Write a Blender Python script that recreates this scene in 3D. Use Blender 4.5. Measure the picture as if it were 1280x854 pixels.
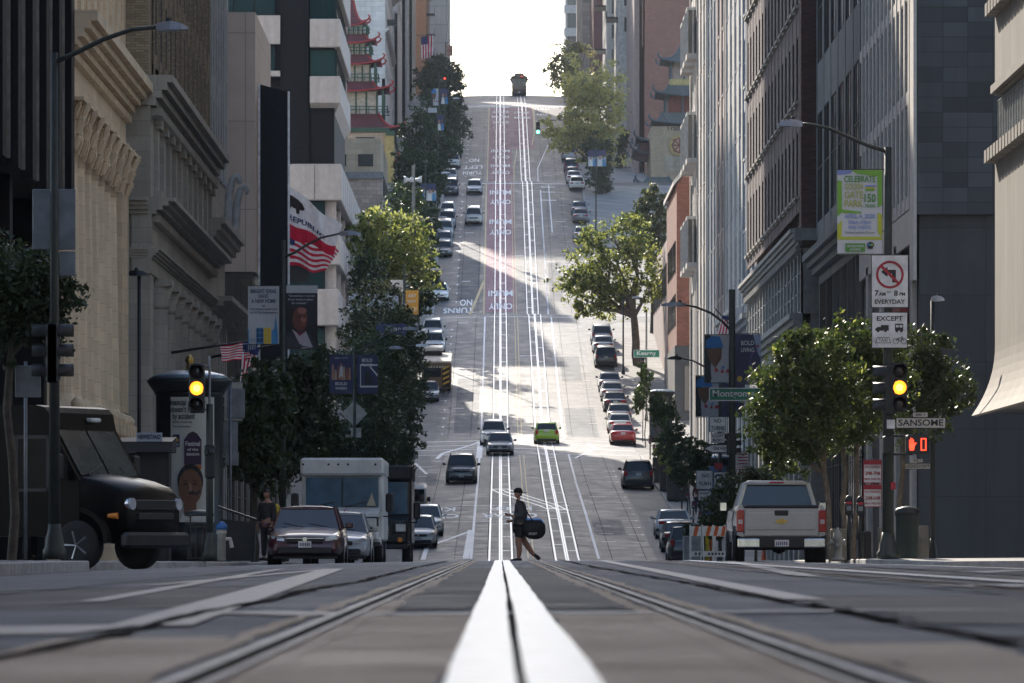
import bpy, bmesh, math, random
import numpy as np
from mathutils import Vector, Matrix
random.seed(7); rng = np.random.default_rng(7)
for o in list(bpy.data.objects): bpy.data.objects.remove(o)
SC = bpy.context.scene; COL = SC.collection
PI = math.pi
# ---------------------------------------------------------------- camera
EYE = 0.205; F = 7000.0; VX = 625.0; VY = 685.5
cam = bpy.data.cameras.new('camera'); camo = bpy.data.objects.new('camera', cam); COL.objects.link(camo); SC.camera = camo
camo.location = (0, 0, EYE); camo.rotation_euler = (PI/2, 0, 0)
cam.sensor_width = 36; cam.lens = F/1280*36
cam.shift_x = (640-VX)/1280; cam.shift_y = (VY-427)/1280
cam.clip_start = 0.5; cam.clip_end = 6000
cam.dof.use_dof = True; cam.dof.focus_distance = 150; cam.dof.aperture_fstop = 11.0
# ---------------------------------------------------------------- world, sun, exposure
SUN_AZ = math.radians(15); SUN_EL = math.radians(26)          # azimuth measured to the left of the street axis (+Y)
W = bpy.data.worlds.new('World'); SC.world = W; W.use_nodes = True
nt = W.node_tree; bg = nt.nodes['Background']
sky = nt.nodes.new('ShaderNodeTexSky'); sky.sky_type = 'NISHITA'; sky.sun_disc = False
sky.sun_elevation = SUN_EL; sky.sun_rotation = -SUN_AZ; sky.air_density = 1.0; sky.dust_density = 1.0; sky.altitude = 30
nt.links.new(sky.outputs[0], bg.inputs[0]); bg.inputs[1].default_value = 0.15
sl = bpy.data.lights.new('sun', 'SUN'); sun = bpy.data.objects.new('sun', sl); COL.objects.link(sun)
sl.energy = 3.9; sl.angle = math.radians(0.5); sl.color = (1.0, 0.91, 0.79)
sd = Vector((-math.sin(SUN_AZ)*math.cos(SUN_EL), math.cos(SUN_AZ)*math.cos(SUN_EL), math.sin(SUN_EL)))
sun.rotation_euler = sd.to_track_quat('Z', 'Y').to_euler(); sun.location = (-60, 100, 120)
SC.view_settings.view_transform = 'Standard'; SC.view_settings.look = 'None'
SC.view_settings.exposure = 1.05; SC.view_settings.gamma = 1.0
SC.render.engine = 'CYCLES'
SC.cycles.max_bounces = 5; SC.cycles.diffuse_bounces = 3; SC.cycles.glossy_bounces = 3; SC.cycles.transmission_bounces = 3; SC.cycles.volume_bounces = 0
SC.cycles.sample_clamp_indirect = 4
# ---------------------------------------------------------------- street profile
PROF = [(-600,0),(0,0),(93,0),(100,-.012),(112,-.045),(137,-.125),(165,-.20),(200,-.30),(235,-.41),(252,-.45),(261,-.335),(299,1.93),(340,4.2),
        (378,6.6),(393,7.45),(412,8.8),(430,11.0),(507,21.3),(511,21.6),(529,21.9),(536,22.7),(648,42.6),(652,43.0),(672,43.3),(680,44.6),
        (800,63.3),(806,63.9),(860,69.8),(868,70.1),(880,69.5),(930,63),(1100,45),(1700,20),(4000,20)]
PY = np.array([p[0] for p in PROF], float); PZ = np.array([p[1] for p in PROF], float)
def prof(y): return float((np.interp(y-1.5, PY, PZ)+np.interp(y, PY, PZ)*2+np.interp(y+1.5, PY, PZ))/4)
def crown(x): return -0.0025*min(abs(x-1.55), 7.9)**2
def gz(x, y): return prof(y)+crown(x)
def slope(y): return math.atan2(prof(y+2)-prof(y-2), 4)
def px(x, Y): return (x-VX)*Y/F                 # picture column -> metres at depth Y (used while laying out the plan)
def pz(y, Y): return EYE+(VY-y)*Y/F
def gy(y, x=0, lo=262, hi=862):                 # depth at which the road surface shows at a picture row
    best = lo
    Y = lo
    while Y < hi:
        if VY-F*(gz(x, Y)-EYE)/Y <= y: return Y
        Y += 0.5
    return hi
# ---------------------------------------------------------------- materials
MC = {}
def _base(name, rough, metal):
    m = bpy.data.materials.new(name); m.use_nodes = True; t = m.node_tree
    b = t.nodes['Principled BSDF']; b.inputs['Roughness'].default_value = rough; b.inputs['Metallic'].default_value = metal
    return m, t, b
def coords(t, kind='obj', sc=(1,1,1)):
    tc = t.nodes.new('ShaderNodeTexCoord'); mp = t.nodes.new('ShaderNodeMapping'); mp.inputs['Scale'].default_value = sc
    t.links.new(tc.outputs['Object'], mp.inputs[0]); return mp.outputs[0]
def mixc(t, fac, a, b, mode='MIX'):
    n = t.nodes.new('ShaderNodeMix'); n.data_type = 'RGBA'; n.blend_type = mode
    for sock, v in ((n.inputs[0], fac), (n.inputs[6], a), (n.inputs[7], b)):
        if isinstance(v, (int, float)): sock.default_value = v
        elif isinstance(v, tuple): sock.default_value = (*v[:3], 1)
        else: t.links.new(v, sock)
    return n.outputs[2]
def noise(t, vec, scale, det=4, rough=.6):
    n = t.nodes.new('ShaderNodeTexNoise'); n.inputs['Scale'].default_value = scale; n.inputs['Detail'].default_value = det
    n.inputs['Roughness'].default_value = rough; t.links.new(vec, n.inputs['Vector']); return n.outputs[0]
def ramp(t, v, a, b, c0=0., c1=1.):
    n = t.nodes.new('ShaderNodeMapRange'); n.inputs[1].default_value = a; n.inputs[2].default_value = b
    n.inputs[3].default_value = c0; n.inputs[4].default_value = c1; t.links.new(v, n.inputs[0]); return n.outputs[0]
def bump(t, b, h, st, dist=.02):
    n = t.nodes.new('ShaderNodeBump'); n.inputs['Strength'].default_value = st; n.inputs['Distance'].default_value = dist
    t.links.new(h, n.inputs['Height']); t.links.new(n.outputs[0], b.inputs['Normal'])
def dk(c, f): return tuple(x*f for x in c)
def M(name, col=(.5,.5,.5), rough=.7, metal=0, var=.25, scale=3, bmp=0, spec=.5, coat=0, streak=0):
    if name in MC: return MC[name]
    m, t, b = _base(name, rough, metal); v = coords(t)
    c = mixc(t, ramp(t, noise(t, v, scale), .35, .65), dk(col, 1-var), dk(col, 1+var*.6))
    if streak:
        s = noise(t, coords(t, sc=(1.3, 1.3, .09)), 1.6, 5); c = mixc(t, ramp(t, s, .45, .75, 0, streak), c, dk(col, .45))
    t.links.new(c, b.inputs['Base Color']); b.inputs['Specular IOR Level'].default_value = spec
    if coat: b.inputs['Coat Weight'].default_value = coat; b.inputs['Coat Roughness'].default_value = .04
    if bmp: bump(t, b, noise(t, v, scale*6), bmp)
    MC[name] = m; return m
def Mblock(name, col, bw, bh, mortar=.02, mcol=None, rough=.8, var=.2, off=.5, streak=.35, bmp=.4):
    if name in MC: return MC[name]
    m, t, b = _base(name, rough, 0)
    tc = t.nodes.new('ShaderNodeTexCoord'); sp = t.nodes.new('ShaderNodeSeparateXYZ'); t.links.new(tc.outputs['Object'], sp.inputs[0])
    ad = t.nodes.new('ShaderNodeMath'); t.links.new(sp.outputs[0], ad.inputs[0]); t.links.new(sp.outputs[1], ad.inputs[1])
    cb = t.nodes.new('ShaderNodeCombineXYZ'); t.links.new(ad.outputs[0], cb.inputs[0]); t.links.new(sp.outputs[2], cb.inputs[1])
    br = t.nodes.new('ShaderNodeTexBrick'); t.links.new(cb.outputs[0], br.inputs['Vector']); br.offset = off
    br.inputs['Scale'].default_value = 1; br.inputs['Brick Width'].default_value = bw; br.inputs['Row Height'].default_value = bh
    br.inputs['Mortar Size'].default_value = mortar; br.inputs['Mortar Smooth'].default_value = .2
    br.inputs['Color1'].default_value = (*dk(col, 1-var), 1); br.inputs['Color2'].default_value = (*dk(col, 1+var), 1)
    br.inputs['Mortar'].default_value = (*(mcol or dk(col, .5)), 1)
    n1 = noise(t, coords(t), .6, 5); c = mixc(t, ramp(t, n1, .35, .7, 0, .5), br.outputs[0], dk(col, .7))
    s = noise(t, coords(t, sc=(1.3,1.3,.08)), 1.5, 5); c = mixc(t, ramp(t, s, .45, .8, 0, streak), c, dk(col, .4))
    t.links.new(c, b.inputs['Base Color'])
    if bmp: bump(t, b, ramp(t, br.outputs['Fac'], 0, 1, 1, 0), bmp)
    MC[name] = m; return m
def Mglass(name, col=(.02,.025,.03), rough=.06, wav=.15, tint=(.10,.11,.11)):
    if name in MC: return MC[name]
    m, t, b = _base(name, rough, 0); oi = t.nodes.new('ShaderNodeObjectInfo')
    c = mixc(t, ramp(t, oi.outputs['Random'], .5, .95), col, tint)
    t.links.new(c, b.inputs['Base Color']); b.inputs['IOR'].default_value = 1.5; b.inputs['Specular IOR Level'].default_value = .6
    if wav: bump(t, b, noise(t, coords(t), .8, 2), wav, .05)
    MC[name] = m; return m
def Mcloth(name, col, tr=.45):
    if name in MC: return MC[name]
    m = bpy.data.materials.new(name); m.use_nodes = True; t = m.node_tree; b = t.nodes['Principled BSDF']; out = t.nodes['Material Output']
    b.inputs['Roughness'].default_value = .85; n = noise(t, coords(t), 2.5, 3); c = mixc(t, ramp(t, n, .3, .7), dk(col, .85), dk(col, 1.1)); t.links.new(c, b.inputs['Base Color'])
    r = t.nodes.new('ShaderNodeBsdfTranslucent'); t.links.new(c, r.inputs[0]); mx = t.nodes.new('ShaderNodeMixShader'); mx.inputs[0].default_value = tr
    t.links.new(b.outputs[0], mx.inputs[1]); t.links.new(r.outputs[0], mx.inputs[2]); t.links.new(mx.outputs[0], out.inputs[0]); MC[name] = m; return m
def Memit(name, col, st):
    if name in MC: return MC[name]
    m, t, b = _base(name, .3, 0); b.inputs['Base Color'].default_value = (*col, 1)
    b.inputs['Emission Color'].default_value = (*col, 1); b.inputs['Emission Strength'].default_value = st
    MC[name] = m; return m
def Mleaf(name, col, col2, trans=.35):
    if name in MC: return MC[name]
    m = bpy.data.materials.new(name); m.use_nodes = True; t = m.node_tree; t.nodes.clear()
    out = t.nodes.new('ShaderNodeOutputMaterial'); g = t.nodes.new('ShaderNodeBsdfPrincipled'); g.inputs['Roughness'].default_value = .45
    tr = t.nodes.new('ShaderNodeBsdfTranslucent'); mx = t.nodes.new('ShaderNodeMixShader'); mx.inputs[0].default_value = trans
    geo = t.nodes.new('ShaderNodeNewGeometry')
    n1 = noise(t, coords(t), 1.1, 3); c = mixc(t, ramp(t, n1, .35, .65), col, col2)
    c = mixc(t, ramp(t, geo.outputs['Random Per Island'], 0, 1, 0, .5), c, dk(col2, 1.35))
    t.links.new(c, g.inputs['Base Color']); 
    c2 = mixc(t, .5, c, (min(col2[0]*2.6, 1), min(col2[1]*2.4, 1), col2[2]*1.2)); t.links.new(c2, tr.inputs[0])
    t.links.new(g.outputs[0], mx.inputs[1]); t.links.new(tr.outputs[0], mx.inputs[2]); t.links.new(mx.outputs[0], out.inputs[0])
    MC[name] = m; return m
# ---------------------------------------------------------------- mesh builder
class MB:
    def __init__(s): s.v = []; s.f = []; s.m = []; s.mats = []; s.cur = 0; s.sm = []
    def mat(s, m):
        if m not in s.mats: s.mats.append(m)
        s.cur = s.mats.index(m); return s
    def add(s, vs, fs, smooth=False):
        n = len(s.v); s.v += [tuple(v) for v in vs]
        for f in fs: s.f.append([n+i for i in f]); s.m.append(s.cur); s.sm.append(smooth)
        return s
    def box(s, x0, x1, y0, y1, z0, z1):
        return s.add([(x0,y0,z0),(x1,y0,z0),(x1,y1,z0),(x0,y1,z0),(x0,y0,z1),(x1,y0,z1),(x1,y1,z1),(x0,y1,z1)],
                     [(0,3,2,1),(4,5,6,7),(0,1,5,4),(1,2,6,5),(2,3,7,6),(3,0,4,7)])
    def cbox(s, c, d): return s.box(c[0]-d[0]/2, c[0]+d[0]/2, c[1]-d[1]/2, c[1]+d[1]/2, c[2]-d[2]/2, c[2]+d[2]/2)
    def bbox(s, x0, x1, y0, y1, z0, z1, r=.03):   # chamfered box
        a = [(x0+r,x1-r,y0+r,y1-r,z0),(x0,x1,y0,y1,z0+r),(x0,x1,y0,y1,z1-r),(x0+r,x1-r,y0+r,y1-r,z1)]
        vs = []
        for (p,q,u,w,z) in a:
            k = min(r, abs(q-p)/3, abs(w-u)/3)
            vs += [(p+k,u,z),(q-k,u,z),(q,u+k,z),(q,w-k,z),(q-k,w,z),(p+k,w,z),(p,w-k,z),(p,u+k,z)]
        fs = [list(range(7,-1,-1)), list(range(24,32))]
        for l in range(3):
            for i in range(8): j = (i+1) % 8; fs.append((l*8+i, l*8+j, l*8+8+j, l*8+8+i))
        return s.add(vs, fs)
    def tube(s, pts, rad, n=8, cap=True):
        pts = [Vector(p) for p in pts]; rad = rad if isinstance(rad, (list, tuple)) else [rad]*len(pts)
        vs = []; fs = []; prev = None
        for i, p in enumerate(pts):
            d = (pts[min(i+1, len(pts)-1)]-pts[max(i-1, 0)]).normalized()
            if prev is None:
                a = Vector((1,0,0)) if abs(d.x) < .9 else Vector((0,1,0)); u = d.cross(a).normalized()
            else: u = (prev-d*prev.dot(d)).normalized()
            prev = u; w = d.cross(u)
            for k in range(n):
                an = 2*PI*k/n; vs.append(p+(u*math.cos(an)+w*math.sin(an))*rad[i])
        for i in range(len(pts)-1):
            for k in range(n): j = (k+1) % n; fs.append((i*n+k, i*n+j, i*n+n+j, i*n+n+k))
        if cap: fs.append(list(range(n-1,-1,-1))); fs.append([(len(pts)-1)*n+k for k in range(n)])
        return s.add(vs, fs, n > 6)
    def lathe(s, prof_, c=(0,0,0), n=20, smooth=True):
        vs = []; fs = []
        for (r, z) in prof_:
            for k in range(n): a = 2*PI*k/n; vs.append((c[0]+r*math.cos(a), c[1]+r*math.sin(a), c[2]+z))
        for i in range(len(prof_)-1):
            for k in range(n): j = (k+1) % n; fs.append((i*n+k, i*n+j, i*n+n+j, i*n+n+k))
        fs.append(list(range(n-1,-1,-1))); fs.append([(len(prof_)-1)*n+k for k in range(n)])
        return s.add(vs, fs, smooth)
    def prism(s, poly, ax, a, b):     # poly in the two other axes, extruded from a to b along axis ax
        def P(u, v, w): return {'x': (w,u,v), 'y': (u,w,v), 'z': (u,v,w)}[ax]
        n = len(poly); vs = [P(u,v,a) for u, v in poly]+[P(u,v,b) for u, v in poly]
        fs = [list(range(n-1,-1,-1)), list(range(n,2*n))]
        for i in range(n): j = (i+1) % n; fs.append((i, j, n+j, n+i))
        return s.add(vs, fs)
    def disc(s, c, r, ax, t, n=20):
        poly = [(c[0 if ax != 'x' else 1]+r*math.cos(2*PI*k/n), c[2 if ax != 'z' else 1]+r*math.sin(2*PI*k/n)) for k in range(n)]
        w = {'x': c[0], 'y': c[1], 'z': c[2]}[ax]; return s.prism(poly, ax, w-t/2, w+t/2)
    def build(s, name, m=None, par=None, world=False, fix=True, sub=0):
        me = bpy.data.meshes.new(name); off = Vector((0,0,0))
        if world and par is not None: off = world_loc(par)
        me.from_pydata([tuple(Vector(v)-off) for v in s.v], [], s.f)
        if m is not None: me.materials.append(m)
        else:
            for q in s.mats: me.materials.append(q)
            me.polygons.foreach_set('material_index', s.m)
        me.polygons.foreach_set('use_smooth', s.sm)
        if fix:
            bm = bmesh.new(); bm.from_mesh(me); bmesh.ops.recalc_face_normals(bm, faces=bm.faces); bm.to_mesh(me); bm.free()
        me.update(); o = bpy.data.objects.new(name, me); COL.objects.link(o)
        if par is not None: o.parent = par
        if sub: md = o.modifiers.new('s', 'SUBSURF'); md.levels = sub; md.render_levels = sub
        return o
def world_loc(p):
    l = Vector(p.location)
    while p.parent: p = p.parent; l += Vector(p.location)
    return l
LABELS = {}
def tag(o, label=None, cat=None, group=None, kind=None):
    if label:
        o['label'] = label
        if label in LABELS and o.parent is None: print('DUP LABEL', label)
        LABELS[label] = 1
    if cat: o['category'] = cat
    if group: o['group'] = group
    if kind: o['kind'] = kind
    return o
def thing(name, label, cat, loc=(0,0,0), rz=0, group=None, rx=0, sc=1):
    o = bpy.data.objects.new(name, None); COL.objects.link(o); o.location = loc; o.rotation_euler = (rx, 0, rz); o.scale = (sc,)*3
    o.empty_display_size = .3
    return tag(o, label, cat, group)
def struct(name, mb, m=None):
    o = mb.build(name, m); o['kind'] = 'structure'; return o
def link_copy(src, par, loc=None):
    o = src.copy(); COL.objects.link(o); o.parent = par
    if loc is not None: o.location = loc
    return o
# text -> mesh
_tc = {}
def textmesh(st, size=1, bold=0):
    k = (st, bold)
    if k not in _tc:
        cu = bpy.data.curves.new('t', 'FONT'); cu.body = st; cu.size = 1; cu.align_x = 'CENTER'; cu.align_y = 'CENTER'; cu.offset = bold; cu.resolution_u = 3
        ob = bpy.data.objects.new('t', cu); COL.objects.link(ob); bpy.context.view_layer.update()
        me = bpy.data.meshes.new_from_object(ob.evaluated_get(bpy.context.evaluated_depsgraph_get()))
        _tc[k] = ([tuple(v.co) for v in me.vertices], [list(p.vertices) for p in me.polygons])
        bpy.data.objects.remove(ob); bpy.data.curves.remove(cu); bpy.data.meshes.remove(me)
    return _tc[k]
def text(mb, st, x, z, size, y=0, sx=1, bold=.01, width=None, flip=False):
    """text standing in the XZ plane facing -Y; width scales it to a width; flip faces +Y"""
    vs, fs = textmesh(st, 1, bold)
    xs = [v[0] for v in vs]; w = max(xs)-min(xs); cx = (max(xs)+min(xs))/2
    k = (width/w) if width else size*sx
    g = -1 if flip else 1
    mb.add([(x+g*(v[0]-cx)*k, y, z+v[1]*size) for v in vs], fs)
def glow_off(): pass
# ================================================================ SETTING
def sheet(mb, x0, x1, y0, y1, off=0., nx=None, step=4., zf=gz):
    nx = nx or max(1, int((x1-x0)/2.0+.99)); ny = max(1, int((y1-y0)/step+.99))
    ys = sorted(set([y0+(y1-y0)*j/ny for j in range(ny+1)]+[p for p in PY if y0 < p < y1]+[p+d for p in PY for d in (-1.5,1.5) if y0 < p+d < y1]))
    vs = []; fs = []
    for Y in ys:
        for i in range(nx+1): X = x0+(x1-x0)*i/nx; vs.append((X, Y, zf(X, Y)+off))
    for j in range(len(ys)-1):
        for i in range(nx): a = j*(nx+1)+i; fs.append((a, a+1, a+nx+2, a+nx+1))
    mb.add(vs, fs)
def path(mb, pts, w, off=.008, seg=3.):
    """painted stripe of width w along (X,Y) points, lying on the road"""
    P = []
    for (a, b) in zip(pts[:-1], pts[1:]):
        d = math.dist(a, b); n = max(1, int(d/seg))
        for k in range(n): P.append((a[0]+(b[0]-a[0])*k/n, a[1]+(b[1]-a[1])*k/n))
    P.append(pts[-1]); vs = []; fs = []
    for i, p in enumerate(P):
        q = P[min(i+1, len(P)-1)]; r = P[max(i-1, 0)]; dx, dy = q[0]-r[0], q[1]-r[1]; L = math.hypot(dx, dy); nx_, ny_ = -dy/L*w/2, dx/L*w/2
        for g in (-1, 1): X, Y = p[0]+g*nx_, p[1]+g*ny_; vs.append((X, Y, gz(X, Y)+off))
    for i in range(len(P)-1): fs.append((2*i, 2*i+1, 2*i+3, 2*i+2))
    mb.add(vs, fs)
def bar(mb, x0, x1, y, d=.3, off=.009): path(mb, [(x0, y), (x1, y)], d, off, 1.)
# asphalt
def Masphalt(name, c1, c2, rough, patch=None, sx=1., spec=.5):
    m, t, b = _base(name, rough, 0); v = coords(t)
    c = mixc(t, ramp(t, noise(t, v, .35, 6), .35, .65), c1, c2)
    st = noise(t, coords(t, sc=(2.2, .05, 1)), 1.3, 4); c = mixc(t, ramp(t, st, .45, .7, 0, .45), c, dk(c2, 1.35))
    cr = noise(t, coords(t, sc=(.06, .9, 1)), 1.1, 3); c = mixc(t, ramp(t, cr, .5, .72, 0, .4), c, dk(c1, .75))
    vo = t.nodes.new('ShaderNodeTexVoronoi'); vo.feature = 'DISTANCE_TO_EDGE'; vo.inputs['Scale'].default_value = .33
    wn = noise(t, v, 1.5, 4); mp = t.nodes.new('ShaderNodeVectorMath'); mp.operation = 'ADD'; t.links.new(v, mp.inputs[0]); t.links.new(wn, mp.inputs[1]); t.links.new(mp.outputs[0], vo.inputs['Vector'])
    c = mixc(t, ramp(t, vo.outputs[0], 0, .012, .55, 0), c, dk(c1, .35))
    gr = noise(t, v, 42, 3, .8); c = mixc(t, ramp(t, gr, .35, .65, 0, .6), c, dk(c2, 1.5))
    t.links.new(c, b.inputs['Base Color']); b.inputs['Specular IOR Level'].default_value = spec
    rr = ramp(t, noise(t, v, .8, 4), .3, .7, rough-.1, rough+.12); t.links.new(rr, b.inputs['Roughness'])
    bump(t, b, noise(t, v, 38, 4, .75), .9, .02); MC[name] = m; return m
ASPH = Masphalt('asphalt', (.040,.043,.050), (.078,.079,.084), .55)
ASPH2 = Masphalt('asphalt_side', (.05,.05,.054), (.08,.08,.08), .7)
GUT = Masphalt('worn_concrete_gutter', (.105,.102,.10), (.16,.155,.15), .65)
RED = Masphalt('transit_lane_paint', (.16,.045,.08), (.23,.075,.12), .6)
TAN = Masphalt('track_bed_concrete', (.33,.245,.175), (.48,.375,.28), .6, spec=.3)
PATCHD = Masphalt('dark_asphalt_patch', (.030,.040,.056), (.060,.074,.094), .6, spec=.2)
def Mpaint(name, col, wear=.45):
    m, t, b = _base(name, .55, 0); v = coords(t)
    n = noise(t, v, 9, 6, .7); c = mixc(t, ramp(t, n, .5, .72, 0, wear), col, (.12,.12,.125)); t.links.new(c, b.inputs['Base Color']); MC[name] = m; return m
WHP = Mpaint('white_road_paint', (.80,.80,.82), .22); WHW = Mpaint('worn_white_road_paint', (.31,.32,.34), .8); YEP = Mpaint('yellow_road_paint', (.50,.36,.14), .6)
PAVE = Mblock('pavement_concrete', (.30,.285,.27), 1.2, 1.2, .015, off=0, streak=.1, bmp=.1)
KERB = M('kerb_concrete', (.36,.35,.34), .8, var=.3, scale=4)
STEEL = M('sky_glare_rail_steel', (.74,.76,.80), .36, .35, var=.10, scale=12)  # pale base colour carries the sky glare on the steel
DARKGAP = M('dark_groove', (.010,.010,.011), .95, spec=.05)
# the ground, one sheet following the hill
g = MB()
sheet(g, -700, -14, -400, 1700, -.03, nx=6, step=30); sheet(g, -14, 17, -400, 1700, -.03, nx=8, step=12); sheet(g, 17, 700, -400, 1700, -.03, nx=6, step=30)
struct('ground', g, ASPH2)
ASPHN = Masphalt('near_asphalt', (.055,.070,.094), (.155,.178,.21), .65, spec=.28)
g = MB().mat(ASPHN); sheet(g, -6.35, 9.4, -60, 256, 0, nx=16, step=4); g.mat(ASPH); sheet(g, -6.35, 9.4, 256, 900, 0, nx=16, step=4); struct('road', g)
g = MB(); sheet(g, 7.35, 9.38, 205, 380, .004, nx=2); sheet(g, -6.3, -4.6, 205, 378, .004, nx=2); sheet(g, -6.3, -4.6, 402, 500, .004, nx=2); sheet(g, 7.35, 9.38, 402, 500, .004, nx=2)
struct('gutter_strip', g, GUT)
g = MB(); sheet(g, -1.45, 1.6, 537, 647, .004, nx=3); sheet(g, -1.45, 1.6, 676, 799, .004, nx=3); sheet(g, 1.62, 4.6, 728, 799, .004, nx=3); struct('transit_lane', g, RED)
# foreground surfaces round the tracks
def wavy(mb, x0, x1, y0, y1, off, amp=.01, st=.35, f0=None):
    n = int((y1-y0)/st)+1; vs = []; fs = []; a = b = 0
    for i in range(n+1):
        Y = y0+(y1-y0)*i/n; a = a*.7+random.uniform(-amp, amp); b = b*.7+random.uniform(-amp, amp)
        vs += [(x0+a, Y, gz(x0, Y)+off), (x1+b, Y, gz(x1, Y)+off)]
    for i in range(n): fs.append((2*i, 2*i+1, 2*i+3, 2*i+2))
    mb.add(vs, fs)
g = MB()
for cx in (.034, 3.14):
    wavy(g, cx-.50, cx-.125, 2, 17.5, .004, .01); wavy(g, cx+.125, cx+.50, 2, 17.5, .004, .01)
wavy(g, -.62-.40, -.62, 2, 13.5, .004, .02); wavy(g, .69, .69+.32, 2, 12, .004, .02)
struct('track_bed', g, TAN)
g = MB()
for cx in (.034, 3.14): wavy(g, cx-.50, cx-.125, 19, 60, .004, .012); wavy(g, cx+.125, cx+.50, 19, 60, .004, .012)
wavy(g, -3.2, -1.05, 21, 34, .004, .05); wavy(g, -5.5, -1.1, 8, 12.5, .004, .05); wavy(g, 1.15, 2.4, 9, 13, .004, .05); wavy(g, 1.2, 2.5, 15, 24, .004, .05); wavy(g, -6.2, -2.2, 40, 52, .004, .06); wavy(g, 4.2, 6.8, 44, 66, .004, .06)
for (a, b, c, d) in ((-3.4,-1.6,410,452),(4.8,6.4,282,296),(4.9,7.2,405,430),(-4.2,-2.0,545,590),(5.0,6.6,450,470),(-5.6,-3.9,338,352),(4.9,6.2,545,575)): sheet(g, a, b, c, d, .0042, nx=1)
struct('asphalt_patches', g, PATCHD)
g = MB()
for x in (-3.75, -2.1, 5.3, 6.9):
    for (a, b) in ((262, 376), (404, 505), (532, 645), (674, 798)): sheet(g, x-.05, x-.02, a, b, .0046, nx=1)
for Y in (288, 318, 345, 366, 420, 438, 457, 479, 496, 548, 566, 590, 612, 632, 700, 730, 765): bar(g, -6.2, 9.3, Y+random.uniform(-3,3), .05, .0047)
struct('pavement_joints', g, DARKGAP)
# slot plates and rails
g = MB()
for cx in (.034, 3.14):
    for (a, b) in ((100, 140), (140, 510), (510, 870)):
        w = .085
        sheet(g, cx-w, cx-.010, a, b, .012, nx=1); sheet(g, cx+.010, cx+w, a, b, .012, nx=1)
        for r in (-.535, .535): sheet(g, cx+r-.042, cx+r+.042, a, b, .010, nx=1)
    Y = 268
    while Y < 860:
        if abs(Y-520) > 14 and abs(Y-664) > 16 and abs(Y-390) > 16:
            sheet(g, cx+.10, cx+.48, Y, Y+.28, .009, nx=1)
            if cx > 1: sheet(g, cx-.48, cx-.10, Y+5, Y+5.28, .009, nx=1)
        Y += 11.6
# crossover between the two tracks
for d in (-.535, .035, .535):
    pts = [(-.05+d*.9, 331), (.5+d, 326), (1.55+d, 318.5), (2.65+d, 311), (3.14+d*.9, 306)]
    path(g, pts, .10, .014, 1.5)
path(g, [(-.5, 331), (.6, 331)], .5, .014); path(g, [(2.6, 307), (3.75, 306)], .5, .014)
struct('cable_car_rails', g, STEEL)
g = MB(); RAILN = M('worn_rail_steel', (.36,.36,.38), .5, .1, var=.4, scale=3)
for cx in (.034, 3.14):
    for r in (-.535, .535):
        k = -1 if r > 0 else 1
        for (p, q_) in ((-.020, .0), (.044, .060)): a, b = sorted((r+k*p, r+k*q_)); wavy(g, cx+a, cx+b, 2, 100, .011, .0015, 2)
struct('near_rails', g, RAILN)
SLOT = Mpaint('worn_sky_glare_plate', (.78,.82,.87), .5); SLOT.node_tree.nodes['Principled BSDF'].inputs['Roughness'].default_value = .35; SLOT.node_tree.nodes['Principled BSDF'].inputs['Specular IOR Level'].default_value = .8  # near-white base paints sky glare on the plates; noise adds the wear
g = MB()
for cx in (.034, 3.14): wavy(g, cx-.118, cx-.008, 2, 100, .012, .0028, 1.1); wavy(g, cx+.008, cx+.118, 2, 100, .012, .0028, 1.1)
struct('slot_plates', g, SLOT)
g = MB()
for cx in (.034, 3.14):
    for r in (-.535, .535): wavy(g, cx+r-.14, cx+r-.075, 2, 98, .0055, .012); wavy(g, cx+r+.075, cx+r+.13, 2, 98, .0055, .012)
struct('rail_shoulders', g, TAN)
g = MB()
for (x, y) in ((-2.6, 71), (5.6, 84), (1.6, 352), (-3, 330), (6.0, 415), (5.8, 352), (-2.8, 425), (6.2, 560), (-3.2, 585), (-2.9, 476), (6.1,301)):
    N = 20; g.add([(x+.36*math.cos(2*PI*k/N), y+.36*math.sin(2*PI*k/N), gz(x, y+.36*math.sin(2*PI*k/N))+.006) for k in range(N)], [tuple(range(N))])
struct('manhole_covers', g, M('cast_iron', (.05,.05,.052), .5, .4))
g = MB()
for cx in (.034, 3.14):
    wavy(g, cx-.0082, cx+.0082, 2, 140, .006, .0012, .6)
    for r in (-.535, .535):
        a, b = sorted((r, r+(-1 if r > 0 else 1)*.044)); wavy(g, cx+a, cx+b, 2, 100, .0100, .003, 1)
        sheet(g, cx+r+(.07 if r > 0 else -.10), cx+r+(.10 if r > 0 else -.07), 262, 860, .007, nx=1)
def crack(mb, x0, y0, x1, y1, w):
    P = []; n = max(4, int(math.dist((x0,y0),(x1,y1))/.9)); a = 0
    for i in range(n+1): a = a*.8+random.uniform(-.02, .02); P.append((x0+(x1-x0)*i/n+a, y0+(y1-y0)*i/n))
    for i in range(n): path(mb, [P[i], P[i+1]], w*random.uniform(.4, 1.3), .0085, 5)
crack(g, -.98, 9, -.88, 96, .055); crack(g, 1.07, 9, 1.02, 96, .05); crack(g, 4.3, 20, 4.2, 98, .05); crack(g, 2.2, 20, 2.1, 98, .04); crack(g, -2.6, 25, -2.9, 98, .04)
crack(g, 5.8, 60, 6.4, 98, .05); crack(g, -6, 36, -1, 38, .05); crack(g, 1, 33, 6, 36, .06); crack(g, -1.2, 18.3, -.5, 18.3, .03)
struct('road_cracks', g, DARKGAP)
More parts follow.
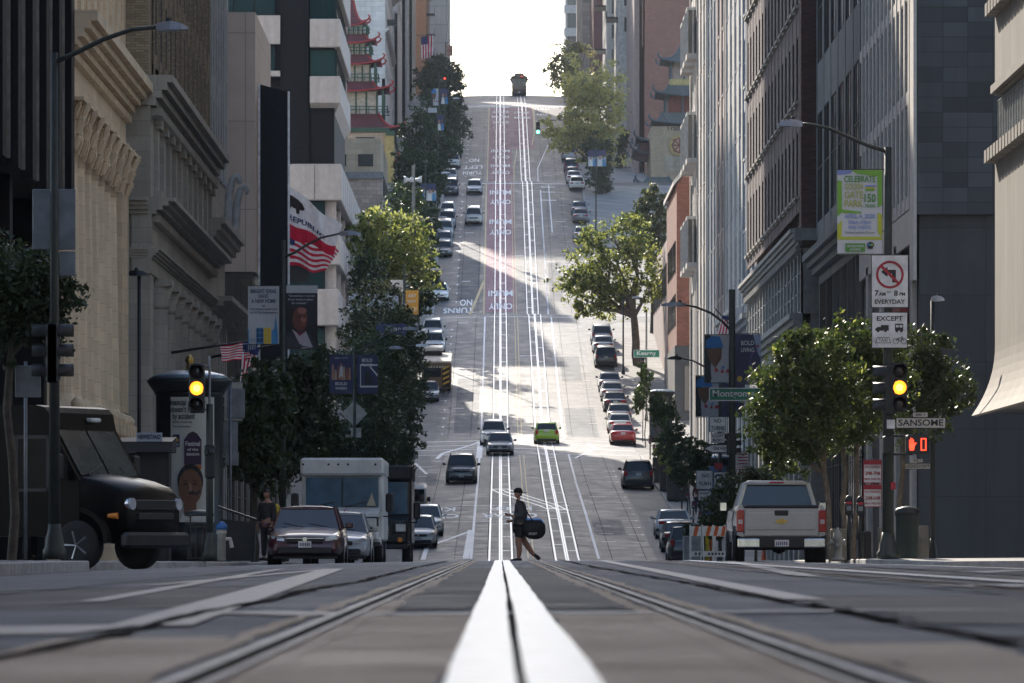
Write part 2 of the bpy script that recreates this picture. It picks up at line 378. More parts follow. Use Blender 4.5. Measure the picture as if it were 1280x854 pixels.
# painted markings
g = MB()
for (a, b) in ((262, 376), (402, 506), ): path(g, [(-1.36, a), (-1.36, b)], .13)
for (a, b) in ((262, 378), (402, 508), (530, 600)): path(g, [(4.62, a), (4.62, b)], .13)
path(g, [(4.62, 530), (4.62, 640)], .12); path(g, [(4.62, 672), (4.7, 700), (6.3, 735)], .12)
for Y in (386, 393): bar(g, -6.2, 9.3, Y, .55)                    # crosswalk of the first cross street
bar(g, -6.2, 9.3, 377.5, .45); bar(g, -6.2, 1.4, 399, .6); bar(g, 4.7, 9.2, 399, .35)
path(g, [(-1.4, 398), (-3.9, 380), (-4.2, 372)], .28); path(g, [(-1.4, 372), (-1.4, 398)], .4)
for k in range(4): path(g, [(-1.5, 381+k*4), (-3.9+k*.7, 381+k*4)], .3)
path(g, [(5.0, 372), (6.6, 388), (6.2, 396)], .18)
bar(g, -6.2, 3.9, 311, .3); bar(g, -6.2, 1.2, 294, .35); bar(g, 2.0, 5.0, 305, .3)
path(g, [(-3.6, 262), (-3.55, 272), (-1.5, 285)], .22); path(g, [(-1.6, 262), (-1.5, 286)], .3)
for k in range(5): path(g, [(-1.6, 264+k*4.4), (-3.4+k*.35, 264+k*4.4)], .22)
path(g, [(-5.9, 372), (-4.6, 352)], .2); path(g, [(-5.2, 362), (-4.0, 362)], .2)
for Y in (325, 333, 341, 349): bar(g, -5.6+(Y-325)*.02, -4.5, Y, .28)
for (x, Y) in ((4.9, 340), (5.6, 322), (4.9, 470), (-3.2, 430), (-3.4, 560), (-3.3, 600), (-3.4, 690), (5.9, 690), (6.6, 610), (-3.4, 735), (5.2, 575), (-3.9,368), (-3.2, 460), (2.0,424), (2.1, 470), (2.0, 580), (-3.3, 500), (6.9,742)): bar(g, x-.45, x+.45, Y, .35)
Y = 276
while Y < 360: bar(g, 6.5, 7.25, Y, .12); bar(g, 7.13, 7.27, Y+.1, .45, .011); Y += 6.6
for Y in range(276, 296, 7): bar(g, 5.0, 5.7, Y, .2)
for (a, b) in ((410, 500), (545, 640), (690, 780)):
    Y = a
    while Y < b: bar(g, -4.7, -3.95, Y, .14); bar(g, -4.3, -4.18, Y-.5, 1.1, .011); (bar(g, 6.6, 7.3, Y+2, .14)); Y += 6.5
for Y in (505.5,): bar(g, -6.2, 9.3, Y, .3)
bar(g, -6.2, 9.3, 646.5, .5); bar(g, -6.2, 9.3, 800, .9); bar(g, -6.2, 9.3, 806, 3.2); 
path(g, [(5.6, 645), (5.6, 600)], .12); bar(g, 4.7, 6.3, 643, .6); bar(g, 4.7, 6.3, 638, .6); bar(g, 4.7, 6.3, 630, .6)
def roadtext(mb, st, cx, cy, w, L, off=.013, up=-1):
    vs, fs = textmesh(st, 1, .02); xs = [v[0] for v in vs]; ys = [v[1] for v in vs]
    for f in fs: pass
    W_ = max(xs)-min(xs); H_ = max(ys)-min(ys); mx = (max(xs)+min(xs))/2; my = (max(ys)+min(ys))/2; o = []
    for v in vs:
        X = cx+up*(v[0]-mx)/W_*w; Y = cy+up*(v[1]-my)/H_*L; o.append((X, Y, gz(X, Y)+off))
    mb.add(o, fs)
for cx in (-3.6, .6):
    roadtext(g, 'KEEP', cx, 307, 2.3, 4.2); roadtext(g, 'CLEAR', cx-.1, 299.5, 3.0, 4.6)
roadtext(g, 'NO', -3.3, 524 if False else 544, 1.2, 4.5); roadtext(g, 'TURNS', -4.0, 538.5, 2.9, 3.8)
for Y in (541, 600, 628, 694, 716, 772, 790): roadtext(g, 'ONLY', .05, Y, 2.3, 4.2); roadtext(g, 'MUNI', .05, Y+9.5, 2.4, 4.2)
roadtext(g, 'NO', -3.3, 712, 1.3, 5); roadtext(g, 'LEFT', -3.4, 702, 2.4, 5); roadtext(g, 'TURN', -3.4, 694, 2.4, 4.4)
roadtext(g, 'TURN', 5.9, 796, 2.2, 3.5, up=1); roadtext(g, 'NO', 5.9, 786, 1.4, 3.5, up=1); roadtext(g, 'MUNI', 3.1, 780, 2.2, 3.5, up=1); roadtext(g, 'ONLY', 3.1, 789, 2.2, 3.5, up=1)
struct('road_markings', g, WHP)
g = MB()
for (a, b) in ((262, 376), (402, 506), (530, 646)):
    for x in (1.32, 1.58): path(g, [(x, a), (x, b)], .07)
for (a, b) in ((535, 646), (676, 799)):
    path(g, [(-1.55, a), (-1.55, b)], .14)
path(g, [(1.7, 676), (1.75, 700), (2.2, 728)], .12); path(g, [(4.7, 760), (4.75, 799)], .3); path(g, [(-1.6, 560), (-2.9, 535)], .26); path(g, [(4.2,735),(4.75,760)],.16)
struct('yellow_markings', g, YEP)
g = MB()                                                        # faded lines near the camera
for (a, b, w) in (([(-6, 15.3), (-1.05, 14.6)]), ) and []: pass
path(g, [(-3.4, 15.2), (-1.05, 15.1)], 1.7, .006, .5); path(g, [(-.98, 15.6), (-1.85, 62)], .24, .0066, .5); path(g, [(-4, 19.5), (-1.75, 24), (-2.6, 66)], .12, .006, .5)
path(g, [(-6, 64), (3.6, 64)], .5, .006, .5); path(g, [(1.2, 22), (1.7, 95)], .16, .006, .5); path(g, [(2.5, 30), (7.5, 44)], .5, .006, .5); path(g, [(2.2, 40), (3.9, 96)], .2, .006, .5)
path(g, [(4.2, 50), (7.8, 78)], .3, .006, .5); path(g, [(-6, 88), (9, 88)], .4, .006, .5); path(g, [(-.9, 19), (-.55, 17.8), (.6, 17.8), (1.6, 18.2)], .35, .0066, .5)
path(g, [(-5.5, 30), (-2.2, 36), (-1.9, 60)], .14, .0068, .5); path(g, [(3.5, 26), (6.5, 29)], .35, .006, .5)
struct('faded_markings', g, WHW)
# pavements with kerbs
def pavement(pts, name='pavement'):
    """pts: list of (X_kerb, Y); side given by sign; runs out to X_out"""
    side = -1 if pts[0][0] < 0 else 1; out = side*60
    g = MB(); Ys = []
    def kx(Y):
        for (a, b) in zip(pts[:-1], pts[1:]):
            if a[1] <= Y <= b[1]: return a[0]+(b[0]-a[0])*(Y-a[1])/max(b[1]-a[1], 1e-6)
        return pts[-1][0]
    y0, y1 = pts[0][1], pts[-1][1]; n = int((y1-y0)/3)+1
    Ys = sorted(set([y0+(y1-y0)*i/n for i in range(n+1)]+[p[1] for p in pts]+[p+d for p in PY for d in (-1.5, 0, 1.5) if y0 < p+d < y1]))
    h = .15; cols = []
    for Y in Ys:
        k = kx(Y); b = gz(k, Y); c2 = [(k, b-.3), (k, b+h-.02), (k+side*.02, b+h), (k+side*.16, b+h+.002), (k+side*4, b+h+.03), (k+side*9, b+h+.04), (out, b+h+.05)]
        cols.append([(x, Y, z) for x, z in c2])
    vs = [v for c in cols for v in c]; m = 7
    for j in range(len(Ys)-1):
        for i in range(m-1):
            g.mat(KERB if i < 3 else PAVE); a = j*m+i
            g.add([vs[a], vs[a+1], vs[a+m+1], vs[a+m]], [(0,1,2,3)])
    for j in (0, len(Ys)-1):
        g.mat(KERB); c = cols[j]; g.add(c+[(out, c[0][1], c[0][2]-.3)], [tuple(range(m+1))])
    o = g.build(name); o['kind'] = 'structure'; return o
def zp(x, y): return prof(y)-.156+.18                      # pavement top
pavement([(-7.3, -60), (-7.3, 99.5), (-8.6, 101.5), (-14, 102)])
pavement([(9.4, -60), (9.4, 88), (14, 92)])
pavement([(-8.5, 118), (-6.35, 121), (-6.35, 374), (-7.5, 377)])
pavement([(9.5, 119), (7.9, 121), (7.9, 152), (9, 154)])
pavement([(9, 172), (7.9, 174), (7.9, 196), (9.4, 206), (9.4, 376), (10.5, 379)])
for (a, b) in ((402, 500), (531, 644), (673, 797), (826, 862)):
    pavement([(-7.5, a), (-6.35, a+3), (-6.35, b-3), (-7.5, b)]); pavement([(10.5, a), (9.4, a+3), (9.4, b-3), (10.5, b)])
# haze
hz = MB(); hz.box(-720, 720, -420, 1720, -4.5, 175); ho = hz.build('haze'); ho['kind'] = 'stuff'
hm = bpy.data.materials.new('haze'); hm.use_nodes = True; t = hm.node_tree; t.nodes.clear()
out = t.nodes.new('ShaderNodeOutputMaterial'); pv = t.nodes.new('ShaderNodeVolumePrincipled'); pv.inputs['Color'].default_value = (.93,.95,1,1)
pv.inputs['Density'].default_value = .00012; pv.inputs['Anisotropy'].default_value = 0; t.links.new(pv.outputs[0], out.inputs['Volume']); ho.data.materials.append(hm)
# ================================================================ BUILDINGS
GL = Mglass('window_glass', tint=(.17,.165,.15)); GLL = Mglass('pale_window_glass', (.05,.06,.065), .1, .2, (.30,.30,.28)); GLT = Mglass('teal_window_glass', (.01,.035,.04), .05, .3, (.03,.07,.07))
FRD = M('dark_metal', (.03,.032,.036), .45, .5, var=.2); FRL = M('light_window_frame', (.45,.45,.43), .6)
BLK = M('black_cladding', (.007,.0075,.009), .55, var=.3, spec=.2)
def mapper(axis, c):
    if axis == 'L': return lambda u, d, z: (c+d, u, z)
    if axis == 'R': return lambda u, d, z: (c-d, u, z)
    if axis == 'E': return lambda u, d, z: (u, c-d, z)
def fbox(mb, mp, u0, u1, d0, d1, z0, z1):
    a = mp(u0, d0, z0); b = mp(u1, d1, z1)
    mb.box(min(a[0],b[0]), max(a[0],b[0]), min(a[1],b[1]), max(a[1],b[1]), z0, z1)
def cornice(mb, mp, u0, u1, z, h, out, steps=3, ret=0):
    """moulded band stepping outwards towards its top"""
    for k in range(steps):
        d = out*(k+1)/steps; fbox(mb, mp, u0-d*ret, u1+d*ret*0, -.05, d, z+h*k/steps+(.002 if k else 0), z+h*(k+1)/steps)
def dentils(mb, mp, u0, u1, z, h, out, step):
    n = int((u1-u0)/step)
    for i in range(n): u = u0+(i+.25)*step; fbox(mb, mp, u, u+step*.5, .0, out, z, z+h)
def column_(mb, mp, u, d, z0, z1, r, flutes=True, n=20):
    c = mp(u, d, 0); prof_ = [(r*1.25, z0), (r*1.25, z0+r*.35), (r*1.08, z0+r*.5), (r, z0+r*.8), (r*.86, z1-r*.3), (r*.9, z1)]
    if not flutes: mb.lathe(prof_, (c[0], c[1], 0), n); return
    vs = []; fs = []; N = 32; k = 0
    for (rr, z) in prof_:
        for i in range(N):
            a = 2*PI*i/N; q = rr*(1 if (i % 2 == 0 or z < z0+r*.6) else .90); vs.append((c[0]+q*math.cos(a), c[1]+q*math.sin(a), z))
    for i in range(len(prof_)-1):
        for j in range(N): jj = (j+1) % N; fs.append((i*N+j, i*N+jj, i*N+N+jj, i*N+N+j))
    mb.add(vs, fs)
def capital(mb, mp, u, d, z0, z1, r):
    """leafy capital: three rings of small curled leaves and an abacus"""
    c = mp(u, d, 0); h = z1-z0
    mb.lathe([(r*.85, z0), (r*.9, z0+h*.5), (r*1.2, z1-.1)], (c[0], c[1], 0), 12)
    for lv in range(3):
        z = z0+h*(.12+.27*lv); rr = r*(1.0+.16*lv)
        for k in range(10):
            a = 2*PI*(k+.5*lv)/10+random.uniform(-.1,.1); x, y = c[0]+rr*math.cos(a), c[1]+rr*math.sin(a); x2, y2 = c[0]+(rr+r*.26)*math.cos(a), c[1]+(rr+r*.26)*math.sin(a)
            mb.tube([(x, y, z), ((x*.4+x2*.6), (y*.4+y2*.6), z+h*.2), (x2, y2, z+h*.26), (x2, y2, z+h*.17)], [r*.09, r*.14, r*.11, r*.05], 5)
    a_ = r*1.45; mb.box(c[0]-a_, c[0]+a_, c[1]-a_, c[1]+a_, z1-.1, z1)
_wm = {}
def window_mesh(w, h, axis, cols, rows, g, f, fw=.05, name='window'):
    k = (round(w,3), round(h,3), axis, cols, rows, g.name, f.name)
    if k in _wm: return _wm[k]
    mp = mapper(axis, 0); mb = MB().mat(g); fbox(mb, mp, -w/2, w/2, 0, .03, 0, h); mb.mat(f)
    for i in range(cols+1): u = -w/2+w*i/cols; fbox(mb, mp, max(-w/2, u-fw/2), min(w/2, u+fw/2), .03, .05, 0, h)
    for j in range(rows+1): z = h*j/rows; fbox(mb, mp, -w/2+.01, w/2-.01, .03, .047, max(0, z-fw/2), min(h, z+fw/2))
    o = mb.build(name); _wm[k] = o.data; bpy.data.objects.remove(o); return _wm[k]
WCOUNT = {}
def windows(par, mp, axis, c, us, zs, w, h, d, cols=1, rows=2, g=None, f=None, fw=.05):
    g = g or GL; f = f or FRD; me = window_mesh(w, h, axis, cols, rows, g, f, fw); pl = world_loc(par); extra = None
    for z in zs:
        for u in us:
            p = Vector(mp(u, d, z)); n = WCOUNT.get(par.name, 0)
            if n < 98:
                o = bpy.data.objects.new('window', me); COL.objects.link(o); o.parent = par; o.location = p-pl; WCOUNT[par.name] = n+1
            else:
                if extra is None: extra = MB(); 
                for k, mt in enumerate(me.materials):
                    extra.mat(mt)
                    for pg in me.polygons:
                        if pg.material_index == k: extra.add([me.vertices[i].co+p for i in pg.vertices], [tuple(range(len(pg.vertices)))])
    if extra:
        o = extra.build('windows', None, par, world=True); o['kind'] = 'stuff'
def grid(par, wall, axis, c, u0, u1, z0, z1, nu, nz, pier=.3, sp=.3, dep=.3, rows=2, cols=1, g=None, f=None, spd=.06, top=0, endpier=None):
    """piers and spandrels in front of a recessed core, a window in each opening"""
    dep = min(dep, .09); spd = min(spd, .02)
    mp = mapper(axis, c); bw = (u1-u0)/nu; bh = (z1-z0)/nz; p = bw*pier; s = bh*sp
    for i in range(nu+1):
        u = u0+bw*i; fbox(wall, mp, max(u0, u-p/2), min(u1, u+p/2), -dep, 0, z0, z1)
    for j in range(nz+1):
        z = z0+bh*j; fbox(wall, mp, u0+.001, u1-.001, -dep, -spd, max(z0, z-s/2), min(z1, z+s/2))
    windows(par, mp, axis, c, [u0+bw*(i+.5) for i in range(nu)], [z0+bh*j+s/2+.002 for j in range(nz)], bw-p-.004, bh-s-.004, -dep+.004, cols, rows, g, f)
def bld(label, x, y, cat='building', name='office_building'): return thing(name, label, cat, (x, y, prof(y)))
ALLB = []
# ---- left row -------------------------------------------------------------
# black glass tower
b = bld('black glass tower with thin silver mullions above a dark recessed base, leftmost building', -16, 142, name='glass_tower')
X0 = -12.0
w = MB().mat(BLK); w.box(-40, X0-.35, 126, 157.5, 9.9, 75); w.box(-40, X0-4.5, 128, 157, -1, 9.9)
for Y in (134, 145.5, 156.5): w.box(X0-1.6, X0-.7, Y-.45, Y+.45, -1, 9.9)
w.build('wall', None, b, True)
me = MB().mat(Mglass('silvered_glass', (.10,.095,.09), .12, 1.0, (.26,.24,.22))); 
gm = Mglass('silvered_glass')
nb = 7
for i in range(nb):
    u0 = 127+i*(30.4/nb)
    q = MB().mat(gm); q.box(X0-.35, X0-.30, u0+.95, u0+30.4/nb-.95, 9.9, 75); q.mat(FRD)
    for z in (13.2, 17.4, 21.6, 25.8, 30, 34, 38): q.box(X0-.31, X0-.27, u0+.95, u0+30.4/nb-.95, z-.12, z+.12)
    q.mat(M('silver_mullion', (.30,.28,.26), .3, .9)); q.box(X0-.3, X0-.16, u0+.9, u0+.98, 9.9, 75); q.box(X0-.3, X0-.16, u0+30.4/nb-1.0, u0+30.4/nb-.92, 9.9, 75); q.box(X0-.3,X0-.2, u0+2.2, u0+2.25, 9.9, 75)
    q.build('window', None, b, True)
q = MB().mat(BLK)
for i in range(nb+1): u = 127+i*(30.4/nb); q.box(X0-.32, X0, u-.55, u+.55, 9.7, 75)
q.build('fin', None, b, True)
# bank with fluted columns
SB = Mblock('beige_stone', (.78,.60,.40), .9, .42, .006, var=.10, streak=.4, bmp=.15)
b = bld('beige stone bank with tall fluted columns and leafy carved capitals', -15, 170, name='bank_building')
mp = mapper('L', -12.3); c = -12.3
w = MB().mat(SB); w.box(-40, c-1.3, 158, 182.6, -1.5, 26); fbox(w, mp, 158, 182.6, -1.3, .25, -1.5, 2.9)
fbox(w, mp, 158, 182.6, -1.3, .1, 2.9, 4.0); w.build('wall', None, b, True)
q = MB().mat(SB); n = 9
for i in range(n):
    u = 159.6+i*(182.3-160.4)/(n-1)
    if i == n-1: fbox(q, mp, u-.8, u+.8, -1.3, .12, 4.0, 12.0); [fbox(q, mp, u-.75+k*.3, u-.6+k*.3, .12, .2, 4.6, 11.6) for k in range(6)]
    else: 
        cc = MB().mat(SB); column_(cc, mp, u, -.62, 4.0, 11.5, .78); cc.build('column', None, b, True)
q.build('corner_pilaster', None, b, True)
for i in range(n):
    cc = MB().mat(SB); capital(cc, mp, 159.6+i*(182.3-160.4)/(n-1), -.55, 11.4, 13.0, .74); cc.build('capital', None, b, True)
q = MB().mat(SB); fbox(q, mp, 158, 182.7, -1.3, .1, 13.0, 14.2); cornice(q, mp, 158, 183.0, 14.2, .9, .75, 4); fbox(q, mp, 158, 183.2, -1, .95, 15.1, 15.4); dentils(q, mp, 158, 182.6, 14.05, .22, .3, .5)
q.build('cornice', None, b, True)
q = MB().mat(SB); fbox(q, mp, 158, 182.6, -1.3, -.2, 15.4, 20.2)
for i in range(10): u = 158.5+i*2.63; fbox(q, mp, u, u+1.1, -.25, .05, 15.6, 19.4); fbox(q, mp, u-.1, u+1.2, -.25, .15, 19.1, 19.5)
cornice(q, mp, 158, 182.8, 20.2, .8, .6, 3); q.build('attic', None, b, True)
q = MB().mat(SB)
for i in range(16):
    u = 158.3+i*1.55; fbox(q, mp, u, u+.35, .25, .4, 1.2, 4.0); column_(q, mp, u+.17, .33, 2.4, 3.7, .16, False, 8); fbox(q, mp, u-.12, u+.5, .22, .55, 3.75, 4.15)
    q.lathe([(.02,4.15),(.12,4.2),(.16,4.32),(.07,4.45),(.02,4.5)], (*mp(u+.17, .3, 0)[:2], 0), 8)
q.build('balustrade', None, b, True)
windows(b, mp, 'L', c, [160.95+i*2.74 for i in range(8)], [4.6, 8.4], 1.1, 3.0, -1.28, 2, 3, g=GL, f=FRD)
# brown brick and grey stone building
SG = Mblock('grey_stone', (.41,.365,.30), 1.3, .5, .008, var=.10, streak=.5, bmp=.2)
BB = Mblock('brown_brick', (.32,.235,.145), .3, .09, .012, mcol=(.17,.145,.11), var=.3, streak=.3)
b = bld('brown brick office block above a grey stone colonnade with two deep cornices', -15, 200)
c = -11.45; mp = mapper('L', c); ep = mapper('E', 183.2)
w = MB().mat(SG); w.box(-40, c-.6, 183.3, 221.5, -1.6, 15); w.box(-13.2, c, 183.26, 185.2, -1.6, 15); w.mat(BB); w.box(-40, c-.5, 183.3, 221.5, 15, 36)
w.box(-13.1, c-.05, 183.29, 184.9, 15, 36)
w.build('wall', None, b, True)
wl = MB().mat(BB); grid(b, wl, 'L', c, 185, 221.5, 16.2, 25.2, 13, 3, pier=.42, sp=.3, dep=.45, spd=.15, rows=2)
grid(b, wl, 'L', c, 185, 221.5, 26.6, 35.6, 13, 3, pier=.42, sp=.3, dep=.45, spd=.15, rows=2)
for i in range(13): u = 185+i*36.5/13; fbox(wl, mp, u-.12, u+.12, 0, .06, 15.8, 35.6)
wl.build('brick_piers', None, b, True)
q = MB().mat(SG)
for z, h, o_ in ((14.7, 1.0, .75), (11.15, .55, .8), (9.7, .35, .35), (25.3, 1.0, .3)):
    cornice(q, mp, 183.2, 221.8, z, h, o_, 4); 
    for k in range(4): dd = o_*(k+1)/4*.6; q.box(-14, c-.05, 183.2-dd, 183.3, z+h*k/4+.003, z+h*(k+1)/4)
dentils(q, mp, 183.5, 221.5, 14.4, .25, .35, .6); dentils(q, mp, 183.5, 221.5, 10.9, .22, .3, .6)
fbox(q, mp, 183.17, 221.5, -.6, .05, 9.2, 11.15); q.build('cornice', None, b, True)
for i in range(11): q = MB().mat(SG); u = 186+i*3.45; fbox(q, mp, u-.5, u+.5, -.5, .12, 12.0, 14.5); fbox(q, mp, u-.6, u+.6, -.5, .25, 14.1, 14.4); fbox(q, mp, u-.6, u+.6, -.5, .25, 11.75, 12.05); q.build('pilaster', None, b, True)
for i in range(9):
    cc = MB().mat(SG); u = 187.4+i*4.1; column_(cc, mp, u, -.1, 0.2, 8.3, .5, False); fbox(cc, mp, u-.62, u+.62, -.6, .5, 8.95, 9.2); cc.lathe([(.45,8.2),(.5,8.35),(.47,8.5),(.62,8.95)], (*mp(u,-.1,0)[:2],0), 14)
    fbox(cc, mp, u-.7, u+.7, -.6, .55, -1.6, .25); cc.build('column', None, b, True)
windows(b, mp, 'L', c, [189.4+i*4.1 for i in range(8)], [.5, 5.0], 2.3, 3.2, -.58, 2, 2); windows(b, mp, 'L', c, [187.7+i*3.45 for i in range(10)], [12.1], 1.9, 2.0, -.58, 2, 1)
# grey pier building with scroll brackets
SG2 = M('grey_pier_stone', (.44,.43,.42), .8, var=.2, streak=.4)
b = bld('narrow grey building with close vertical ribs and scrolled cornice brackets', -14.5, 229)
c = -11.6; mp = mapper('L', c)
w = MB().mat(SG); w.box(-40, c-.1, 221.6, 238, -1.8, 36); w.mat(SG2)
for i in range(9): u = 221.8+i*1.98; fbox(w, mp, u, u+.9, -.1, .0, 15.5, 36); fbox(w, mp, u, u+.8, -.5, -.02, -1.5, 10)
w.build('wall', None, b, True)
q = MB().mat(SG); cornice(q, mp, 221.6, 238.4, 12.3, 1.0, .75, 4); cornice(q, mp, 221.6, 238.4, 9.6, .6, 1.0, 3)
q.build('cornice', None, b, True)
q = MB().mat(SG)
for u in (230.5, 237.2):
    pts = [(c+.05, u, 12.9), (c+.3, u, 13.3), (c+.42, u, 14.0), (c+.45, u, 14.8), (c+.6, u, 15.4), (c+.8, u, 15.55), (c+.9, u, 15.35), (c+.83, u, 15.2)]
    q = MB().mat(SG2); q.tube(pts, [.24,.2,.17,.17,.15,.13,.11,.08], 8); q.build('scroll_bracket', None, b, True)
windows(b, mp, 'L', c, [223.2+i*1.98 for i in range(7)], [16+3.6*k for k in range(5)], .95, 2.4, -.09, 1, 2)
# beige slab building behind the plaza
BE = Mblock('beige_panel', (.50,.39,.31), 9.0, 5.2, .03, var=.06, off=0, streak=.15, bmp=.1)
b = bld('plain beige panelled building set back beyond the plaza, its lower floors dark glass', -22, 346)
w = MB().mat(BE); w.box(-40, -14.42, 330, 352, 16.5, 31.8); w.build('wall', None, b, True)
w = MB().mat(Mglass('bronze_glass', (.03,.024,.02), .15, .3, (.05,.04,.035))); w.box(-39.5, -14.6, 330.4, 351.8, 2, 16.5)
w.mat(M('bronze_frame', (.06,.045,.035), .5, .3)); [w.box(-39.5, -14.55, 330.2, 330.5, z, z+.35) for z in (5.5, 9.2, 12.9, 16.1)]; [w.box(x, x+.15, 330.25, 330.45, 2, 16.4) for x in (-24, -21, -18, -15.5)]
w.build('glass_base', None, b, True)
# black slab with white corner trims
b = bld('tall black slab tower with thin white edge trims beside the beige building', -14, 345, name='slab_tower')
w = MB().mat(BLK); w.prism([(-14.36, 3), (-12.6, 3), (-12.6, 27.4), (-14.36, 27.9)], 'y', 334, 335.6); w.build('wall', None, b, True)
w = MB().mat(M('white_trim', (.75,.75,.75), .4)); w.box(-14.42, -14.30, 333.9, 334.05, 3, 27.95); w.box(-12.66, -12.54, 333.9, 334.05, 3, 27.45); w.build('edge_trim', None, b, True)
# concrete office building stepping out in bands
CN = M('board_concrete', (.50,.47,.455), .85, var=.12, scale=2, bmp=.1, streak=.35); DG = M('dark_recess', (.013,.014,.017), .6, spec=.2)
b = bld('concrete office tower with overhanging pale bands, teal windows and a tapering underside', -18, 430)
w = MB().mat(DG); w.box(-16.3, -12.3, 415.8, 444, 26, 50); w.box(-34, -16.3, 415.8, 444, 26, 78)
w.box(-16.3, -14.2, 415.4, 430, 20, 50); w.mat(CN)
for z0, z1 in ((43.9, 46.2), (37.6, 39.7), (35.2, 35.6)): w.box(-30, -16.3, 415.0, 443, z0, z1)
w.build('wall', None, b, True)
for (z0, z1) in ((39.9, 41.9), (35.65, 37.6), (48.5, 50.6), (53, 55)):
    q = MB().mat(CN); q.bbox(-14.1, -11.85, 415, 444, z0 if z0 > 36 else 33.1, z1 if z0 > 36 else 35.1, .05) if z0 != 35.65 else q.bbox(-14.1, -11.85, 415, 444, 33.2, 35.2, .05)
    if z0 == 39.9: q = MB().mat(CN); q.bbox(-14.1, -11.85, 415, 444, 37.35, 39.45, .05)
    if z0 == 48.5: q = MB().mat(CN); q.bbox(-14.1, -11.85, 415, 444, 41.5, 43.6, .05)
    if z0 == 53: q = MB().mat(CN); q.bbox(-14.1, -11.85, 415, 444, 45.7, 47.8, .05)
    q.build('balcony_band', None, b, True)
q = MB().mat(CN); q.add([(-14.1,415.02,33.2),(-11.87,415.02,33.2),(-11.87,444,33.2),(-14.1,444,33.2),(-13.9,420,31.2),(-13.1,420,31.2),(-13.1,440,31.2),(-13.9,440,31.2)], [(0,1,2,3),(4,5,6,7),(0,1,5,4),(1,2,6,5),(2,3,7,6),(3,0,4,7)])
q.build('soffit', None, b, True)
q = MB().mat(DG); q.lathe([(.15, 28.2), (.5, 28.9), (1.1, 29.6), (1.35, 31), (1.4, 33.4)], (-14.5, 417.2, 0), 18); q.build('tapered_column_head', None, b, True)
windows(b, mapper('E', 415.8), 'E', 415.8, [-13.1], [35.25, 39.5, 43.7, 47.9], 2.0, 1.95, .12, 2, 1, g=GLT)
windows(b, mapper('E', 415.8), 'E', 415.8, [-29+i*1.55+.7 for i in range(8)], [35.7, 39.8, 46.3], 1.5, 1.8, .12, 1, 1, g=GLT)
windows(b, mapper('L', -12.3), 'L', -12.3, [417+i*3.3 for i in range(8)], [35.25, 39.5, 43.7, 47.9], 2.9, 1.95, .08, 2, 1, g=GLT)
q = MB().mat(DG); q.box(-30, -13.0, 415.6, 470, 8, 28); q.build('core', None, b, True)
for k, (z0, z1) in enumerate(((26.0, 28.7), (21.2, 23.5), (16.7, 19.4))):
    q = MB().mat(CN); q.bbox(-30, -11.75-.1*k, 415-.3*k, 471-k*9, z0, z1, .06); q.mat(DG); [q.box(x, x+.03, 414.99-.3*k-.006, 415.05-.3*k, z0+.05, z1-.05) for x in (-13.75, -16.2, -18.7)]
    for Y in range(420, 466-k*9, 6): q.mat(DG); q.box(-11.76-.1*k, -11.742-.1*k, Y, Y+.06, z0+.07, z1-.07)
    q.build('podium_band', None, b, True)
for (z, h) in ((23.6, 2.3), (19.5, 1.6), (12.5, 4.0)):
    windows(b, mapper('E', 415.55), 'E', 415.55, [-28.7+i*2.1 for i in range(8)], [z], 1.95, h, .05, 1, 1, g=GLT); windows(b, mapper('L', -12.98), 'L', -12.98, [418+i*4.2 for i in range(7)], [z], 3.9, h, .05, 2, 1, g=GL)
for Y in (416, 428, 440, 452): q = MB().mat(CN); q.box(-12.99, -12.2, Y, Y+1.3, 7.5, 25.99); q.build('column', None, b, True)
# low tan block uphill of it, lit by the sun
TN = Mblock('tan_stucco', (.52,.42,.31), 1.2, .6, .01, var=.15, streak=.3)
PK = Mblock('pale_pink_brick', (.46,.36,.31), .8, .45, .02, var=.25, streak=.3)
b = bld('tan and pink walled low block between the concrete tower and the pagoda corner', -20, 610, name='low_block')
w = MB().mat(PK); w.box(-40, -12.6, 600, 640, 18, 39.8); w.mat(TN); w.box(-40, -12.8, 601, 639, 39.8, 44.2); w.mat(M('terrace_rail_grey', (.22,.22,.23), .6)); w.box(-30, -12.5, 599.6, 599.98, 39.8, 40.5)
w.build('wall', None, b, True)
windows(b, mapper('E', 601), 'E', 601, [-20.5, -17.3, -14.4], [41.2], 1.6, 1.3, .03, 2, 1); windows(b, mapper('L', -12.6), 'L', -12.6, [604+i*4 for i in range(9)], [33, 38], 1.8, 2.4, .02, 1, 2)
